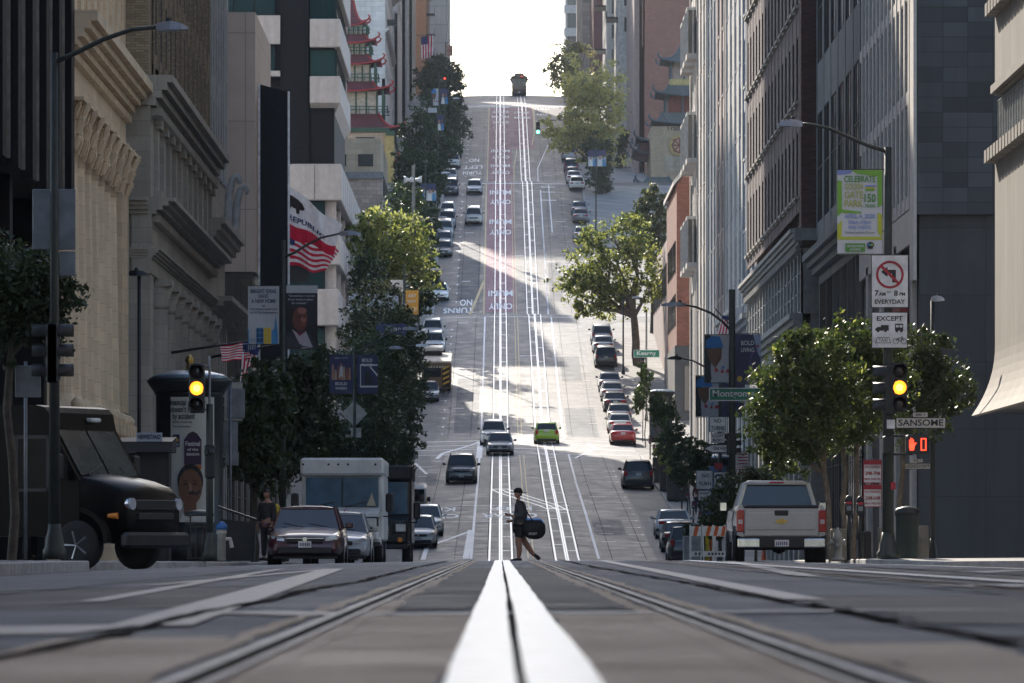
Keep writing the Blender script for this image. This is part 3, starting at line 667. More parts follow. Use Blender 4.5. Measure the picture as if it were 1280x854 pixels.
# pagoda corner building
RT = Mblock('red_roof_tile', (.17,.055,.06), .25, 2, .03, off=0, var=.2, streak=.2, bmp=.4); RTR = M('red_trim', (.40,.045,.045), .55); GRN = M('green_timber', (.035,.09,.05), .55); PGR = M('plum_roof', (.16,.07,.08), .6)
def pagoda_roof(par, cx, cy, hw, hd, z0, h, top, mroof, mtrim, tipx=.5, tiph=.55, name='pagoda_roof'):
    """hipped roof with concave slopes and upturned corners"""
    mb = MB().mat(mroof); n = 6; rings = []
    for k in range(n+1):
        t = k/n; f = 1-(1-top)*(t**.62); z = z0+h*(t**1.5)
        pts = []
        for (sx, sy) in ((-1,-1),(1,-1),(1,1),(-1,1)):
            pts.append((cx+sx*hw*f, cy+sy*hd*f, z+(tiph*(1-t)**3)))
        ring = []
        for i in range(4):
            a, b_ = pts[i], pts[(i+1) % 4]
            for j in range(5): q = j/5; sag = (tiph*(1-t)**3)*(4*q*(1-q))*.9; ring.append((a[0]+(b_[0]-a[0])*q, a[1]+(b_[1]-a[1])*q, a[2]-sag))
        rings.append(ring)
    vs = [p for r in rings for p in r]; m = 20; fs = []
    for k in range(n):
        for i in range(m): j = (i+1) % m; fs.append((k*m+i, k*m+j, k*m+m+j, k*m+m+i))
    fs.append(tuple(range(n*m, n*m+m))); fs.append(tuple(reversed(range(m)))); mb.add(vs, fs)
    mb.mat(mtrim)
    for (sx, sy) in ((-1,-1),(1,-1),(1,1),(-1,1)):
        P = []
        for k in range(n, -1, -1): t = k/n; f = 1-(1-top)*(t**.62); P.append((cx+sx*hw*f, cy+sy*hd*f, z0+h*t**1.5+tiph*(1-t)**3+.06))
        e = P[-1]; P += [(e[0]+sx*tipx*.5, e[1]+sy*tipx*.4, e[2]+.15), (e[0]+sx*tipx*.75, e[1]+sy*tipx*.5, e[2]+.5), (e[0]+sx*tipx*.4, e[1]+sy*tipx*.4, e[2]+.7)]
        mb.tube(P, [.13]*(len(P)-1)+[.07], 6)
    for k in range(0, 20): a = rings[0][k]; b_ = rings[0][(k+1) % 20]; mb.tube([a, b_], .11, 5)
    return mb.build(name, None, par, True)
b = bld('green timbered pagoda corner building with five stacked red roofs', -20, 665, name='pagoda_building')
cx = -17.6; zc = lambda y: pz(y, 664)
w = MB().mat(TN); w.box(-40, -12.6, 656, 684, 36, zc(170)); w.mat(M('yellow_panel', (.50,.40,.16), .7)); w.box(-13.5, -12.4, 655.7, 656.2, zc(240), zc(172)); w.build('wall', None, b, True)
tiers = [(6.0, 168, 145, 'L'), (4.5, 118, 104, ''), (3.5, 84, 70, ''), (2.9, 57, 44, ''), (1.7, 34, 0, 'T')]
for i, (hw, yb, yt, k) in enumerate(tiers):
    z0 = zc(yb); h = zc(yt)-z0
    pagoda_roof(b, cx, 664, hw, hw, z0, h, .12 if k == 'T' else .55, RT, RTR, tipx=.7)
    if i < 4:
        nx_ = tiers[i+1]; zt = zc(nx_[1]); hb = hw*.55
        q = MB().mat(M('cream_plaster', (.50,.46,.38), .8)); q.box(cx-hb+.2, cx+hb-.2, 664-hb+.2, 664+hb-.2, z0+h-.3, zt+.1); q.mat(GRN); [q.box(cx-hb+.25+k*(2*hb-.5)/5-.1, cx-hb+.25+k*(2*hb-.5)/5+.1, 664-hb+.12, 664-hb+.2, z0+h-.2, zt) for k in range(6)]
        for s in (-1, 1):
            for s2 in (-1, 1): q.tube([(cx+s*hb*1.15, 664+s2*hb*1.15, z0+h-.2), (cx+s*hb*1.15, 664+s2*hb*1.15, zt+.15)], .16, 6)
        for zz in (.35, .75): 
            for s in (-1, 1): q.box(cx-hb*1.35, cx+hb*1.35, 664+s*hb*1.3-.05, 664+s*hb*1.3+.05, z0+h+zz, z0+h+zz+.1); q.box(cx+s*hb*1.3-.05, cx+s*hb*1.3+.05, 664-hb*1.35, 664+hb*1.35, z0+h+zz+.003, z0+h+zz+.103)
        for kx in range(9): x = cx-hb*1.3+kx*hb*2.6/8; q.box(x-.04, x+.04, 664-hb*1.32, 664-hb*1.28, z0+h-.1, z0+h+.8)
        q.build('timber_storey', None, b, True)
pagoda_roof(b, -14.6, 674, 3.9, 6, zc(200), 1.3, .6, PGR, RTR)
windows(b, mapper('E', 656), 'E', 656, [-19.2, -15.8], [zc(205)], 2.2, 2.6, .03, 2, 2)
q = MB().mat(GRN); q.box(-22, -12.9, 655.8, 656.1, zc(172), zc(166)); q.box(-13.4,-12.35,655.6,684,zc(176),zc(170)); q.build('frieze', None, b, True)
# white brick and stone blocks beyond the pagoda
WB = Mblock('white_glazed_brick', (.78,.73,.69), 1.2, .6, .02, mcol=(.55,.52,.49), var=.10, streak=.35); WS = M('pale_stone', (.68,.65,.62), .8, var=.15, streak=.3)
def lblock(label, c, Y0, Y1, top, mat_, wall2=None, bays=8, fl=8, z0=None, corn=True, g=None, pier=.5, bal=False, name='apartment_building', xw=30):
    z0 = prof(Y0)-1 if z0 is None else z0
    b = bld(label, c-4, (Y0+Y1)/2, name=name); w = MB().mat(mat_); w.box(c-xw, c-.4, Y0+.05, Y1, z0, top-.1); 
    w.box(c-xw, c-.001, Y0, Y0+.8, z0, top-.15)
    zb = max(prof(Y1)+4, top-fl*3.4)
    fbox(w, mapper('L', c), Y0, Y1, -.4, 0, z0, zb); grid(b, w, 'L', c, Y0+.8, Y1, zb, top, bays, max(1, int((top-zb)/3.3)), pier=pier, sp=.45, dep=.4, g=g)
    w.build('wall', None, b, True)
    if corn: q = MB().mat(mat_); cornice(q, mapper('L', c), Y0, Y1, top, 1.0, 1.1, 4); q.box(c-xw, c, Y0-.6, Y0, top, top+1); cornice(q, mapper('L', c), Y0, Y1, top-8, .5, .5, 3); q.build('cornice', None, b, True)
    if bal:
        for z in np.arange(zb+3.3, top-2, 3.3): q = MB().mat(FRD); q.box(c, c+1.3, Y0+3, Y0+7, z, z+.1); [q.box(c+1.27, c+1.3, Y0+3+k*.4, Y0+3.05+k*.4, z+.1, z+1) for k in range(10)]; q.box(c+1.25, c+1.32, Y0+3, Y0+7, z+1, z+1.06); q.build('fire_escape', None, b, True)
    return b
b = lblock('white glazed brick block rising behind the red pagoda roofs', -14.2, 692, 742, 72, WB, bays=9, fl=6)
q = MB().mat(FRD); [q.box(-14.2, -12.9, Y, Y+1.2, z, z+.7) for Y, z in ((704, 66), (712, 80), (720, 92))]; q.build('awning', None, b, True)
lblock('pale stone block with dark fire escapes uphill of the white brick one', -13.6, 743, 778, 112, WS, bays=6, fl=12, bal=True)
lblock('narrow blue grey stone block between two pale buildings on the left', -13.2, 778.5, 797, 120, M('blue_grey_stone', (.30,.32,.36), .8, streak=.3), bays=4, fl=10)
lblock('cream block with bay windows near the crest of the left row', -13.0, 827, 862, 130, M('cream_stone', (.50,.45,.38), .8, streak=.3), bays=6, fl=12, bal=True)
lblock('orange brick block with stacked balconies beyond the crest on the left', -11.8, 895, 940, 100, Mblock('orange_brick', (.42,.24,.15), .4, .15, .02, var=.15), bays=6, fl=9, bal=True, z0=60)
lblock('tall grey beige tower closing the left row at the sky', -9.4, 980, 1060, 150, Mblock('grey_beige_panels', (.40,.38,.36), 3, 3.2, .06, off=0, var=.08), bays=10, fl=22, z0=50, corn=False, pier=.3)
# ---- right row ------------------------------------------------------------
RC = Mblock('ribbed_concrete', (.33,.295,.25), .9, 50, .012, off=0, var=.06, streak=.35, bmp=.3)
b = bld('ribbed beige concrete building whose wall flares outward above a dark open corner', 16, 136, name='concrete_building')
c = 13.08; mp = mapper('R', c); y0, y1 = 118, 148
zz = lambda y: pz(y, 148)
w = MB().mat(RC); w.box(c+.001, 40, y0, y1, zz(430), zz(205)); w.box(c+.25, 40, y0, y1-.1, zz(205), zz(108)); w.box(c, 40, y0, y1, zz(120), zz(22)); w.box(c+.5, 40, y0, y1-.1, zz(22), 34); w.build('wall', None, b, True)
q = MB().mat(RC); pts = []
for k in range(9): t = k/8; pts.append((c+.002-.62*(t**2.2), zz(430)-(zz(430)-zz(520))*t))
poly = pts+[(pts[-1][0]+.12, pts[-1][1]-.02)]+[(c+1.2, zz(470))]+[(c+3, zz(430))]
q.prism([(p[0], p[1]) for p in poly], 'y', y0, y1); q.build('flared_skirt', None, b, True)
q = MB().mat(RC)
for (ya, yb, o_) in ((205, 195, .3), (22, 12, .28)):
    for i in range(34): u = y0+.2+i*.88; fbox(q, mp, u, u+.62, -.02, o_, zz(ya), zz(yb)+.12)
fbox(q, mp, y0, y1, -.05, .12, zz(118), zz(108)); q.build('bracket_course', None, b, True)
q = MB().mat(FRD); q.add([(c-.5,y0,zz(518)),(c-.5,y1,zz(518)),(c+6,y1,zz(470)-1),(c+6,y0,zz(470)-1),(c+1.0,y0,zz(440)),(c+1.0,y1,zz(440))], [(0,1,2,3),(0,1,5,4),(4,5,2,3)]); q.build('soffit', None, b, True)
windows(b, mp, 'R', c, [y0+1.2+i*2.2 for i in range(14)], [zz(193)], 2.1, zz(120)-zz(193)-.05, -.2, 3, 1, g=Mglass('bright_pane', (.25,.26,.27), .2, .1, (.4,.4,.4)), f=FRL)
windows(b, mp, 'R', c, [y0+1.2+i*2.2 for i in range(14)], [zz(10)], 2.1, 6, -.45, 3, 2)
q = MB().mat(M('base_wall_dark', (.09,.09,.095), .7)); q.box(c+7, 40, y0+2, y1-1, -.5, zz(430)); q.build('base_wall', None, b, True)
# dark stone flank wall tower with light fins
DS = Mblock('dark_granite', (.105,.11,.118), .78, .47, .012, mcol=(.045,.047,.05), off=0, var=.38, streak=.3, bmp=.12); DS2 = Mblock('dark_plaster', (.095,.098,.102), 2.6, 2.1, .012, off=0, var=.10, streak=.45, bmp=.1); FIN = M('pale_fin_stone', (.74,.68,.61), .75, var=.12, streak=.25)
b = bld('tower with a blank dark granite flank and slim pale vertical fins on its street front', 18, 188, name='office_tower')
c = 13.0; mp = mapper('R', c); zq = lambda y: pz(y, 175)
w = MB().mat(DS); w.box(c+.02, 45, 175, 201.8, zq(268), 60); w.mat(DS2); w.box(c+.12, 45, 175.2, 201.7, -1.5, zq(268)); w.build('wall', None, b, True)
q = MB().mat(FIN); fbox(q, mp, 175, 176.6, -.02, .08, zq(350), 60)
n = 13
for i in range(n): u = 177.4+i*1.9; fbox(q, mp, u, u+.5, -.02, .05, zq(255), 60)
fbox(q, mp, 175.02, 201.8, -.02, .06, zq(285)-.4, zq(258)); q.build('fins', None, b, True)
q = MB().mat(FIN)
for z in np.arange(zq(238), 60, 3.35): 
    for i in range(n): u = 177.9+i*1.9; fbox(q, mp, u, u+1.4, -.02, .02, z-.4, z)
q.build('spandrels', None, b, True)
windows(b, mp, 'R', c, [178.62+i*1.9 for i in range(n-1)], list(np.arange(zq(238)+.01, 36, 3.35)), 1.36, 2.9, -.04, 1, 1, f=M('bright_sill', (.7,.66,.6), .3))
for Y in (176, 183, 190, 197): q = MB().mat(FIN); q.box(c-.06, c+.1, Y, Y+1.0, -1.2, zq(290)); q.build('base_pier', None, b, True)
q = MB().mat(M('red_panel', (.30,.02,.02), .5)); q.box(c-.35, c-.1, 177, 181, zq(435), zq(318)); q.build('vertical_banner', None, b, True)
# dark blue grey building
BG = M('blue_grey_cladding', (.14,.16,.175), .6, var=.3, scale=1.5, streak=.3)
b = bld('dark blue grey building with sunken window groups next to the pale fins', 17.5, 216)
c = 13.0; mp = mapper('R', c)
w = MB().mat(BG); w.box(c+.5, 45, 202, 230, -2, 60); grid(b, w, 'R', c, 202.1, 230, 12.5, 45, 6, 5, pier=.22, sp=.32, dep=.5, rows=2, cols=3, spd=.1)
cornice(w, mp, 202.1, 230, 11.4, .8, .6, 3); fbox(w, mp, 202.1, 230, -.5, -.1, 7.0, 11.4); w.build('wall', None, b, True)
q = MB().mat(FRL); q.prism([(c-.75, 6.9), (c-.65, 7.25), (c+.5, 7.6), (c+.5, 7.0)], 'y', 202, 230); q.build('canopy', None, b, True)
windows(b, mp, 'R', c, [204+i*4.6 for i in range(6)], [.5], 3.8, 6.0, -.4, 3, 2); windows(b, mp, 'R', c, [204+i*4.6 for i in range(6)], [7.8], 3.8, 3.2, -.12, 5, 1)
# dark brick with stone cornice
DB = Mblock('dark_plum_brick', (.21,.15,.14), .35, .11, .014, mcol=(.10,.08,.08), var=.25, streak=.3); DBr = Mblock('dark_red_brick', (.12,.055,.045), .35, .11, .012, var=.35, streak=.2)
b = bld('plum brick building with rows of sills above a carved stone storey with gridded windows', 17, 250)
c = 12.42; mp = mapper('R', c); zt = lambda y: pz(y, 231)
w = MB().mat(DB); w.box(c+.45, 45, 231.1, 282, 13.4, 70); w.mat(DBr); w.box(c+.002, 14.2, 231, 232.5, 13.4, 70)
w.mat(DB); grid(b, w, 'R', c, 232.5, 282, 14.2, 50, 16, 9, pier=.5, sp=.30, dep=.45, spd=.04, rows=1); w.build('brick_wall', None, b, True)
for k in range(9): z = 14.2+k*35.8/9; q = MB().mat(SG); fbox(q, mp, 232.6, 281.8, -.04, .05, z+.50, z+.66); [fbox(q, mp, 232.9+i*3.094, 234.9+i*3.094, .04, .16, z+.52, z+.64) for i in range(16)]; q.build('sill_course', None, b, True)
ST = M('warm_grey_stone', (.38,.36,.33), .8, var=.2, streak=.4)
q = MB().mat(ST); cornice(q, mp, 231, 282, 12.7, .7, .45, 4); q.box(c-.3, 14.3, 230.6, 231, 12.9, 13.4); dentils(q, mp, 231, 281, 12.45, .25, .22, .6); q.build('cornice', None, b, True)
w = MB().mat(ST); w.box(c+.4, 45, 231.1, 282, -2, 12.7); grid(b, w, 'R', c, 231, 282, 9.9, 12.6, 18, 1, pier=.18, sp=.1, dep=.4, rows=3, cols=3, f=FRL); w.box(c, 14.2, 231, 231.6, 9.9, 12.6)
cornice(w, mp, 230.8, 282, 9.2, .7, .5, 3); 
for i in range(13): fbox(w, mp, 232+i*4, 233+i*4, -.4, .02, -2, 9.2)
fbox(w, mp, 231, 282, -.4, 0, 7.5, 9.2); w.build('stone_wall', None, b, True)
windows(b, mp, 'R', c, [234.5+i*4 for i in range(12)], [.2, 4.2], 2.9, 3.2, -.36, 2, 2)
windows(b, mapper('E', 231.1), 'E', 231.1, [13.3], [9.95], 1.4, 2.5, .02, 3, 3, f=FRL)
# row of pale pier buildings to the first cross street
P1 = M('pale_pier_stone', (.72,.66,.60), .75, var=.12, streak=.3); P2 = M('grey_pier_metal', (.38,.40,.44), .45, var=.2, streak=.3); P3 = M('rose_brown_stone', (.42,.32,.285), .8, var=.15, streak=.3)
def rpier(label, c, Y0, Y1, base, top, mw, ms, nb, pier=.45, ledge=None, sp=.35, g=None, z0=-3, name='office_building', fl=3.6, sill=True):
    b = bld(label, c+4, (Y0+Y1)/2, name=name); mp = mapper('R', c); w = MB().mat(mw); w.box(c+.45, c+26, Y0+.1, Y1, z0, top+.5); n = max(1, int((top-base)/fl))
    w.box(c+.002, c+26, Y0, Y0+.7, z0, top+.4)
    w2 = MB().mat(ms); mb = w
    bw = (Y1-Y0-.7)/nb; p = bw*pier
    for i in range(nb+1): u = Y0+.7+bw*i; fbox(w, mp, max(Y0+.7, u-p/2), min(Y1, u+p/2), -.45, (.06 if i % 2 else .0), z0, top)
    bh = (top-base)/n; s = bh*sp
    for j in range(n+1): fbox(w2, mp, Y0+.71, Y1-.01, -.44, -.02, base+bh*j-s/2, base+bh*j+s/2)
    if sill:
        for j in range(n+1):
            for i in range(nb): fbox(w2, mp, Y0+.7+bw*i+p/2, Y0+.7+bw*(i+1)-p/2, -.02, .035, base+bh*j+s/2-.14, base+bh*j+s/2)
    windows(b, mp, 'R', c, [Y0+.7+bw*(i+.5) for i in range(nb)], [base+bh*j+s/2+.002 for j in range(n)], bw-p-.01, bh-s-.01, -.075, 1, 2, g=g, f=FRL)
    windows(b, mp, 'R', c, [Y0+.7+bw*(i+.5) for i in range(nb)], [prof(Y1)+.6], bw-p-.01, max(2, base-bh*.3-prof(Y1)-1.2), -.075, 1, 2)
    w.build('wall', None, b, True); w2.build('spandrels', None, b, True)
    if ledge: q = MB().mat(mw); cornice(q, mp, Y0, Y1, ledge, .8, .7, 3); q.build('ledge', None, b, True)
    return b
rpier('grey metal and stone pier building beside the plum brick one', 12.9, 282.5, 297, 12.5, 62, P2, P1, 5, pier=.4, ledge=11.3)
rpier('pale stone building with tall flat piers and a projecting ledge, right row', 12.85, 297.2, 318, 14, 64, P1, P2, 7, ledge=12.2)
rpier('rose brown stone building squeezed between two pale pier buildings', 12.75, 318.2, 330, 14, 60, P3, P1, 4)
rpier('blue grey ribbed building with bright sill corners', 12.95, 330.2, 348, 14, 66, P2, FRL, 7, pier=.55)
rpier('warm beige pier building second from the first uphill crossing', 12.8, 348.2, 363, 15, 60, P1, P3, 5, pier=.5)
b = rpier('white framed bay window building at the first uphill corner', 12.9, 363.2, 379, 18, 62, P1, P1, 3, pier=.35, sill=False)
for z in np.arange(19, 60, 6.8):
    for k, Y in enumerate((365.5, 371, 376)):
        q = MB().mat(P1); q.box(12.15, 12.9, Y-1.4, Y+1.4, z-.55, z-.2); q.mat(GL); q.box(12.2, 12.9, Y-1.2, Y+1.2, z-.2, z+2.6); q.mat(M('white_frame', (.62,.61,.59), .6))
        for (xx, yy) in ((12.15, Y-1.3), (12.15, Y+1.2), (12.15, Y-.05), (12.5, Y-1.3), (12.8, Y-1.3)): q.box(xx, xx+.1, yy, yy+.1, z-.2, z+2.6)
        q.box(12.15, 12.9, Y-1.4, Y+1.4, z+2.6, z+2.8); q.build('bay_window', None, b, True)
# low red brick corner building
RB = Mblock('orange_red_brick', (.27,.10,.065), .45, .16, .015, mcol=(.22,.14,.11), var=.25, streak=.25)
b = bld('low red brick corner building with a sloping pale parapet, uphill of the white bay windows', 17, 425, name='brick_building')
w = MB().mat(RB); w.box(13.25, 40, 420, 445, 9, 26.5); w.prism([(13.25, 26.5), (13.25, 27.5), (14.6, 29.3), (40, 29.3), (40, 26.5)], 'y', 420, 445)
w.mat(DS2); w.box(13.1, 40, 419.7, 446, 9, 15.4); w.build('wall', None, b, True)
q = MB().mat(P1); q.prism([(13.0, 27.4), (13.0, 27.75), (14.55, 29.65), (40, 29.65), (40, 29.3), (14.7, 29.3)], 'y', 419.8, 445.2); q.build('parapet', None, b, True)
windows(b, mapper('R', 13.25), 'R', 13.25, [423+i*3.4 for i in range(6)], [17, 21], 1.6, 2.4, .01, 1, 2); windows(b, mapper('E', 419.7), 'E', 419.7, [14.8, 17.5], [10.5], 2.0, 3.4, .02, 2, 1)
# low building past it, up to the second crossing
b = bld('plain brown low block partly hidden by the big plane tree', 18, 473, name='low_block')
w = MB().mat(P3); w.box(13.4, 40, 446.5, 499, 10, 25); w.build('wall', None, b, True); windows(b, mapper('R', 13.4), 'R', 13.4, [450+i*5 for i in range(9)], [20.5], 3, 2.6, .02, 2, 1)
# pagoda tower building on the right
BT = Mblock('blue_grey_tile', (.13,.145,.14), .3, 3, .04, off=0, var=.2, bmp=.4); BTT = M('dark_teal_trim', (.06,.10,.12), .5); YB = Mblock('yellow_brick', (.46,.36,.25), .5, .2, .012, var=.1, streak=.2)
b = bld('yellow brick trade corner building with stacked blue grey pagoda roofs', 21.5, 668, name='pagoda_building')
Yp = 660; z_ = lambda y: pz(y, Yp-4.6); cxp = px(863, Yp)
w = MB().mat(YB); w.box(px(814, Yp-4.6), 32, Yp-4.6, Yp+18, 38, z_(158)); w.build('wall', None, b, True)
for (hw, yb, yt, top) in ((4.7, 156, 140, .72), (4.2, 120, 105, .62), (3.6, 78, 38, .15)):
    pagoda_roof(b, cxp, Yp, hw, hw+.4, z_(yb), z_(yt)-z_(yb), top, BT, BTT, tipx=.5, tiph=.5)
for (ya, yb, hb, mm) in ((140, 120, 2.5, Mblock('lantern_red', (.30,.08,.06), .3, .3, .03)), (105, 78, 2.0, P3)):
    q = MB().mat(mm); q.box(cxp-hb, cxp+hb, Yp-hb, Yp+hb, z_(ya)-.3, z_(yb)+.3); q.mat(BTT)
    for s in (-1, 1):
        for x in (-1, -.35, .35, 1): q.tube([(cxp+x*hb*1.18, Yp+s*hb*1.18, z_(ya)-.3), (cxp+x*hb*1.18, Yp+s*hb*1.18, z_(yb)+.2)], .14, 6)
    if ya == 105: q.mat(M('yellow_panel')); q.box(cxp-hb*1.25, cxp+hb*1.25, Yp-hb*1.25, Yp+hb*1.25, z_(105), z_(97))
    q.build('lantern_storey', None, b, True)
pagoda_roof(b, px(812, Yp), Yp+8, 1.9, 7, z_(188), z_(172)-z_(188), .6, PGR, BTT, tipx=.5); pagoda_roof(b, px(812, Yp), Yp+8, 1.5, 6, z_(172), z_(165)-z_(172), .5, BT, BTT, tipx=.4)
pagoda_roof(b, px(822, Yp-6), Yp-6, 2.4, 3, z_(236), 1.2, .5, BT, BTT, tipx=.4)
q = MB().mat(M('sign_black', (.02,.02,.02), .5)); text(q, 'Trade M', px(848, Yp-4.6), z_(160.5), .85, Yp-4.64, width=2.9); q.build('lettering', None, b, True, fix=False)
q = MB().mat(M('gold_plaster', (.48,.34,.13), .7))
cw, cz = px(849.5, Yp-4.6), z_(182)
q.disc((cw, Yp-4.7, cz), 1.3, 'y', .14, 8); q.mat(M('dark_red_ring', (.16,.04,.04), .6)); q.disc((cw, Yp-4.78, cz), .95, 'y', .1, 8); q.mat(M('salmon', (.60,.36,.22), .7)); q.disc((cw, Yp-4.84, cz), .76, 'y', .08, 8); q.mat(M('dark_red_ring'))
for k in range(4): a = k*PI/4; q.tube([(cw-.75*math.cos(a), Yp-4.9, cz-.75*math.sin(a)), (cw+.75*math.cos(a), Yp-4.9, cz+.75*math.sin(a))], .06, 4)
q.disc((cw, Yp-4.9, cz), .2, 'y', .1, 10); q.build('wheel_ornament', None, b, True)
windows(b, mapper('E', Yp-4.6), 'E', Yp-4.6, [px(835, Yp), px(848, Yp)], [z_(215)], .95, 1.8, .03, 1, 2, f=FRL)
# tall red brick wall and the blocks beyond
RB2 = Mblock('brown_red_brick', (.32,.14,.10), .6, .24, .02, mcol=(.24,.17,.14), var=.16, streak=.25)
b = bld('tall blank brown red brick block behind the right pagoda roofs', 22, 712, name='brick_building')
w = MB().mat(RB2); w.box(px(806, 690), 45, 690, 735, 40, 125); grid(b, w, 'R', px(806, 690)-.3, 690, 735, 62, 120, 9, 16, pier=.5, sp=.45, dep=.3); w.build('wall', None, b, True)
q = MB().mat(P3); q.box(px(793, 692), px(806, 690)-.6, 693, 735, 40, 128); q.build('side_wing', None, b, True)
def rblock(label, c, Y0, Y1, top, m_, bays, fl, bal=False, corn=1.2, z0=None, win_end=0, name='apartment_building'):
    b = bld(label, c+5, (Y0+Y1)/2, name=name); z0 = z0 or prof(Y0)-1; w = MB().mat(m_); w.box(c+.4, c+25, Y0+.02, Y1, z0, top); w.box(c+.001, c+25, Y0, Y0+.8, z0, top-.1)
    zb = max(prof(Y1)+3, top-fl*3.4); grid(b, w, 'R', c, Y0+.8, Y1, zb, top, bays, max(1, int((top-zb)/3.4)), pier=.5, sp=.45, dep=.4, rows=2); fbox(w, mapper('R', c), Y0+.8, Y1, -.4, 0, z0, zb); w.build('wall', None, b, True)
    if corn: q = MB().mat(m_); cornice(q, mapper('R', c), Y0, Y1, top, 1.2, corn, 4); q.box(c-.4, c+25, Y0-.6, Y0, top, top+1.3); q.build('cornice', None, b, True)
    if win_end: windows(b, mapper('E', Y0), 'E', Y0, [c+1.2+k*1.9 for k in range(win_end)], list(np.arange(zb+1, top-2, 3.4)), .9, 1.9, .02, 1, 2)
    if bal:
        for z in np.arange(zb+3, top-2, 6): q = MB().mat(FRD); q.box(c-1.5, c, Y0+3, Y0+9, z, z+.25); q.box(c-1.5, c-1.42, Y0+3, Y0+9, z+.9, z+1); [q.box(c-1.5, c-1.44, Y0+3+k*.5, Y0+3.08+k*.5, z, z+.9) for k in range(12)]; q.build('fire_escape', None, b, True)
    return b
CR = M('warm_white_stucco', (.66,.62,.58), .8, streak=.3)
rblock('cream apartment block with iron balconies behind the ivy covered tree', 15.6, 737, 768, 108, CR, 6, 12, bal=True, win_end=2)
rblock('pale grey apartment block with a heavy bracketed cornice, right row', 14.6, 769, 797, 100, WS, 5, 12, bal=True, win_end=1)
rblock('maroon brick block with white cornice near the crest, right row', 13.8, 827, 862, 122, Mblock('maroon_brick', (.16,.07,.075), .5, .2, .02), 7, 14)
rblock('beige block with many windows beyond the crest, right row', 13.0, 884, 940, 118, Mblock('beige_ashlar', (.42,.38,.34), 1.5, .7, .02), 9, 15, z0=60)
# far towers
b = bld('glass and concrete high rise far beyond the crest', 17, 1130, name='office_tower')
w = MB().mat(M('far_concrete', (.45,.45,.46), .7)); w.box(px(705, 1120)+.3, 40, 1120, 1150, 40, 140); 
for i in range(9): w.box(px(705, 1120), 40, 1119.6, 1120, 98+i*4.6, 99.6+i*4.6)
w.build('wall', None, b, True); windows(b, mapper('E', 1120), 'E', 1120, [px(705,1120)+1.6+k*1.9 for k in range(3)], [99.7+i*4.6 for i in range(8)], 1.8, 2.9, .1, 1, 1, g=GLL)
b = bld('dark stone church tower with slit windows far beyond the crest', 17, 1010, name='church_tower')
w = MB().mat(Mblock('brown_far_stone', (.20,.17,.165), 1, .5, .02)); xa = px(721, 1000); w.box(xa, xa+7, 1000, 1008, 40, 112); w.prism([(xa, 112), (xa+7, 112), (xa+3.5, 124)], 'y', 1000, 1008); w.build('wall', None, b, True)
windows(b, mapper('E', 1000), 'E', 1000, [xa+1.5, xa+3.3, xa+5.1], [92, 99, 105], .7, 3.5, .02, 1, 1)

# buildings round the corner and behind the viewpoint that shade the street
def plainb(label, x0, x1, Y0, Y1, z0, z1, m_, axis, c, nb, nf, name='office_building'):
    b = bld(label, (x0+x1)/2, (Y0+Y1)/2, name=name); w = MB().mat(m_); w.box(x0, x1, Y0, Y1, z0, z1); w.build('wall', None, b, True)
    windows(b, mapper(axis, c), axis, c, [Y0+(i+.5)*(Y1-Y0)/nb for i in range(nb)], [z1-2.8-3.6*k for k in range(nf)], 1.6, 2.2, .02, 1, 2)
plainb('beige hotel block standing back behind the concrete tower', -44, -17.2, 546, 590, 20, 58, TN, 'L', -17.2, 9, 8)  # added caster, mostly hidden; shades the road below the second crossing
plainb('taller pink brick block next uphill of the beige hotel block', -44, -17.25, 590.5, 632, 20, 66, PK, 'L', -17.25, 8, 9)  # added caster; height set for the slanting shade above the second crossing
plainb('grey office block on the near left corner of the crossing', -40, -12.5, -80, 92, -1, 60, SG2, 'L', -12.5, 14, 7)
plainb('brown office block on the near right corner of the crossing', 13.5, 40, -80, 88, -1, 46, P3, 'R', 13.5, 14, 7)
plainb('stone office block further down the hill behind the left corner', -40, -13, -260, -95, -1, 60, ST, 'L', -13, 12, 7)

plainb('tall grey office tower standing back behind the plaza', -62, -18.4, 318, 379, -2, 85, SG2, 'L', -18.4, 12, 12)  # added caster out of view; keeps sun off the lower road

b = bld('low dark glass storefront along the plaza under the left trees', -16, 284, name='low_block')
q = MB().mat(BLK); q.box(-26, -12.3, 239, 328, -1.5, 5.4); q.mat(SG); q.box(-26, -12.0, 238.8, 328.3, 5.4, 6.2); [q.box(-12.3, -12.1, Y, Y+.6, -1.2, 5.4) for Y in range(240, 328, 6)]; q.build('wall', None, b, True)
windows(b, mapper('L', -12.3), 'L', -12.3, [243.3+i*6 for i in range(14)], [.4], 5.2, 4.4, .02, 4, 2)
# ================================================================ VEHICLES
TYR = M('tyre_rubber', (.018,.018,.019), .85, var=.15); RIM = M('alloy_rim', (.35,.35,.37), .35, .7); CGL = Mglass('car_glass', (.006,.009,.012), .04, 0, (.02,.025,.03)); PLT = M('plate_white', (.62,.62,.60), .5); TRIM = M('black_plastic', (.015,.015,.016), .5)
HDL = M('headlight_lens', (.55,.57,.6), .12, .2); TLR = M('tail_light_red', (.35,.008,.01), .15, coat=.5); AMB = M('amber_lens', (.7,.22,.02), .2); CHR = M('chrome', (.7,.7,.72), .15, 1); INK = M('plate_ink', (.05,.05,.12), .6)
LIT = Memit('lit_headlamp', (1.0,.92,.75), 14)
def paint(name, col, rough=.32): return M('paint_'+name, col, rough, .0, var=.06, scale=8, coat=.7)
PAINTS = dict(maroon=(.06,.008,.012), white=(.74,.73,.70), silver=(.40,.41,.42), grey=(.14,.145,.155), dark_grey=(.05,.052,.058), black=(.015,.016,.018), navy=(.02,.03,.06), red=(.30,.018,.016),
  green=(.21,.36,.02), dark_green=(.03,.035,.028), tan=(.33,.29,.22), blue_grey=(.12,.15,.20), wine=(.10,.02,.03), pearl=(.50,.49,.46))
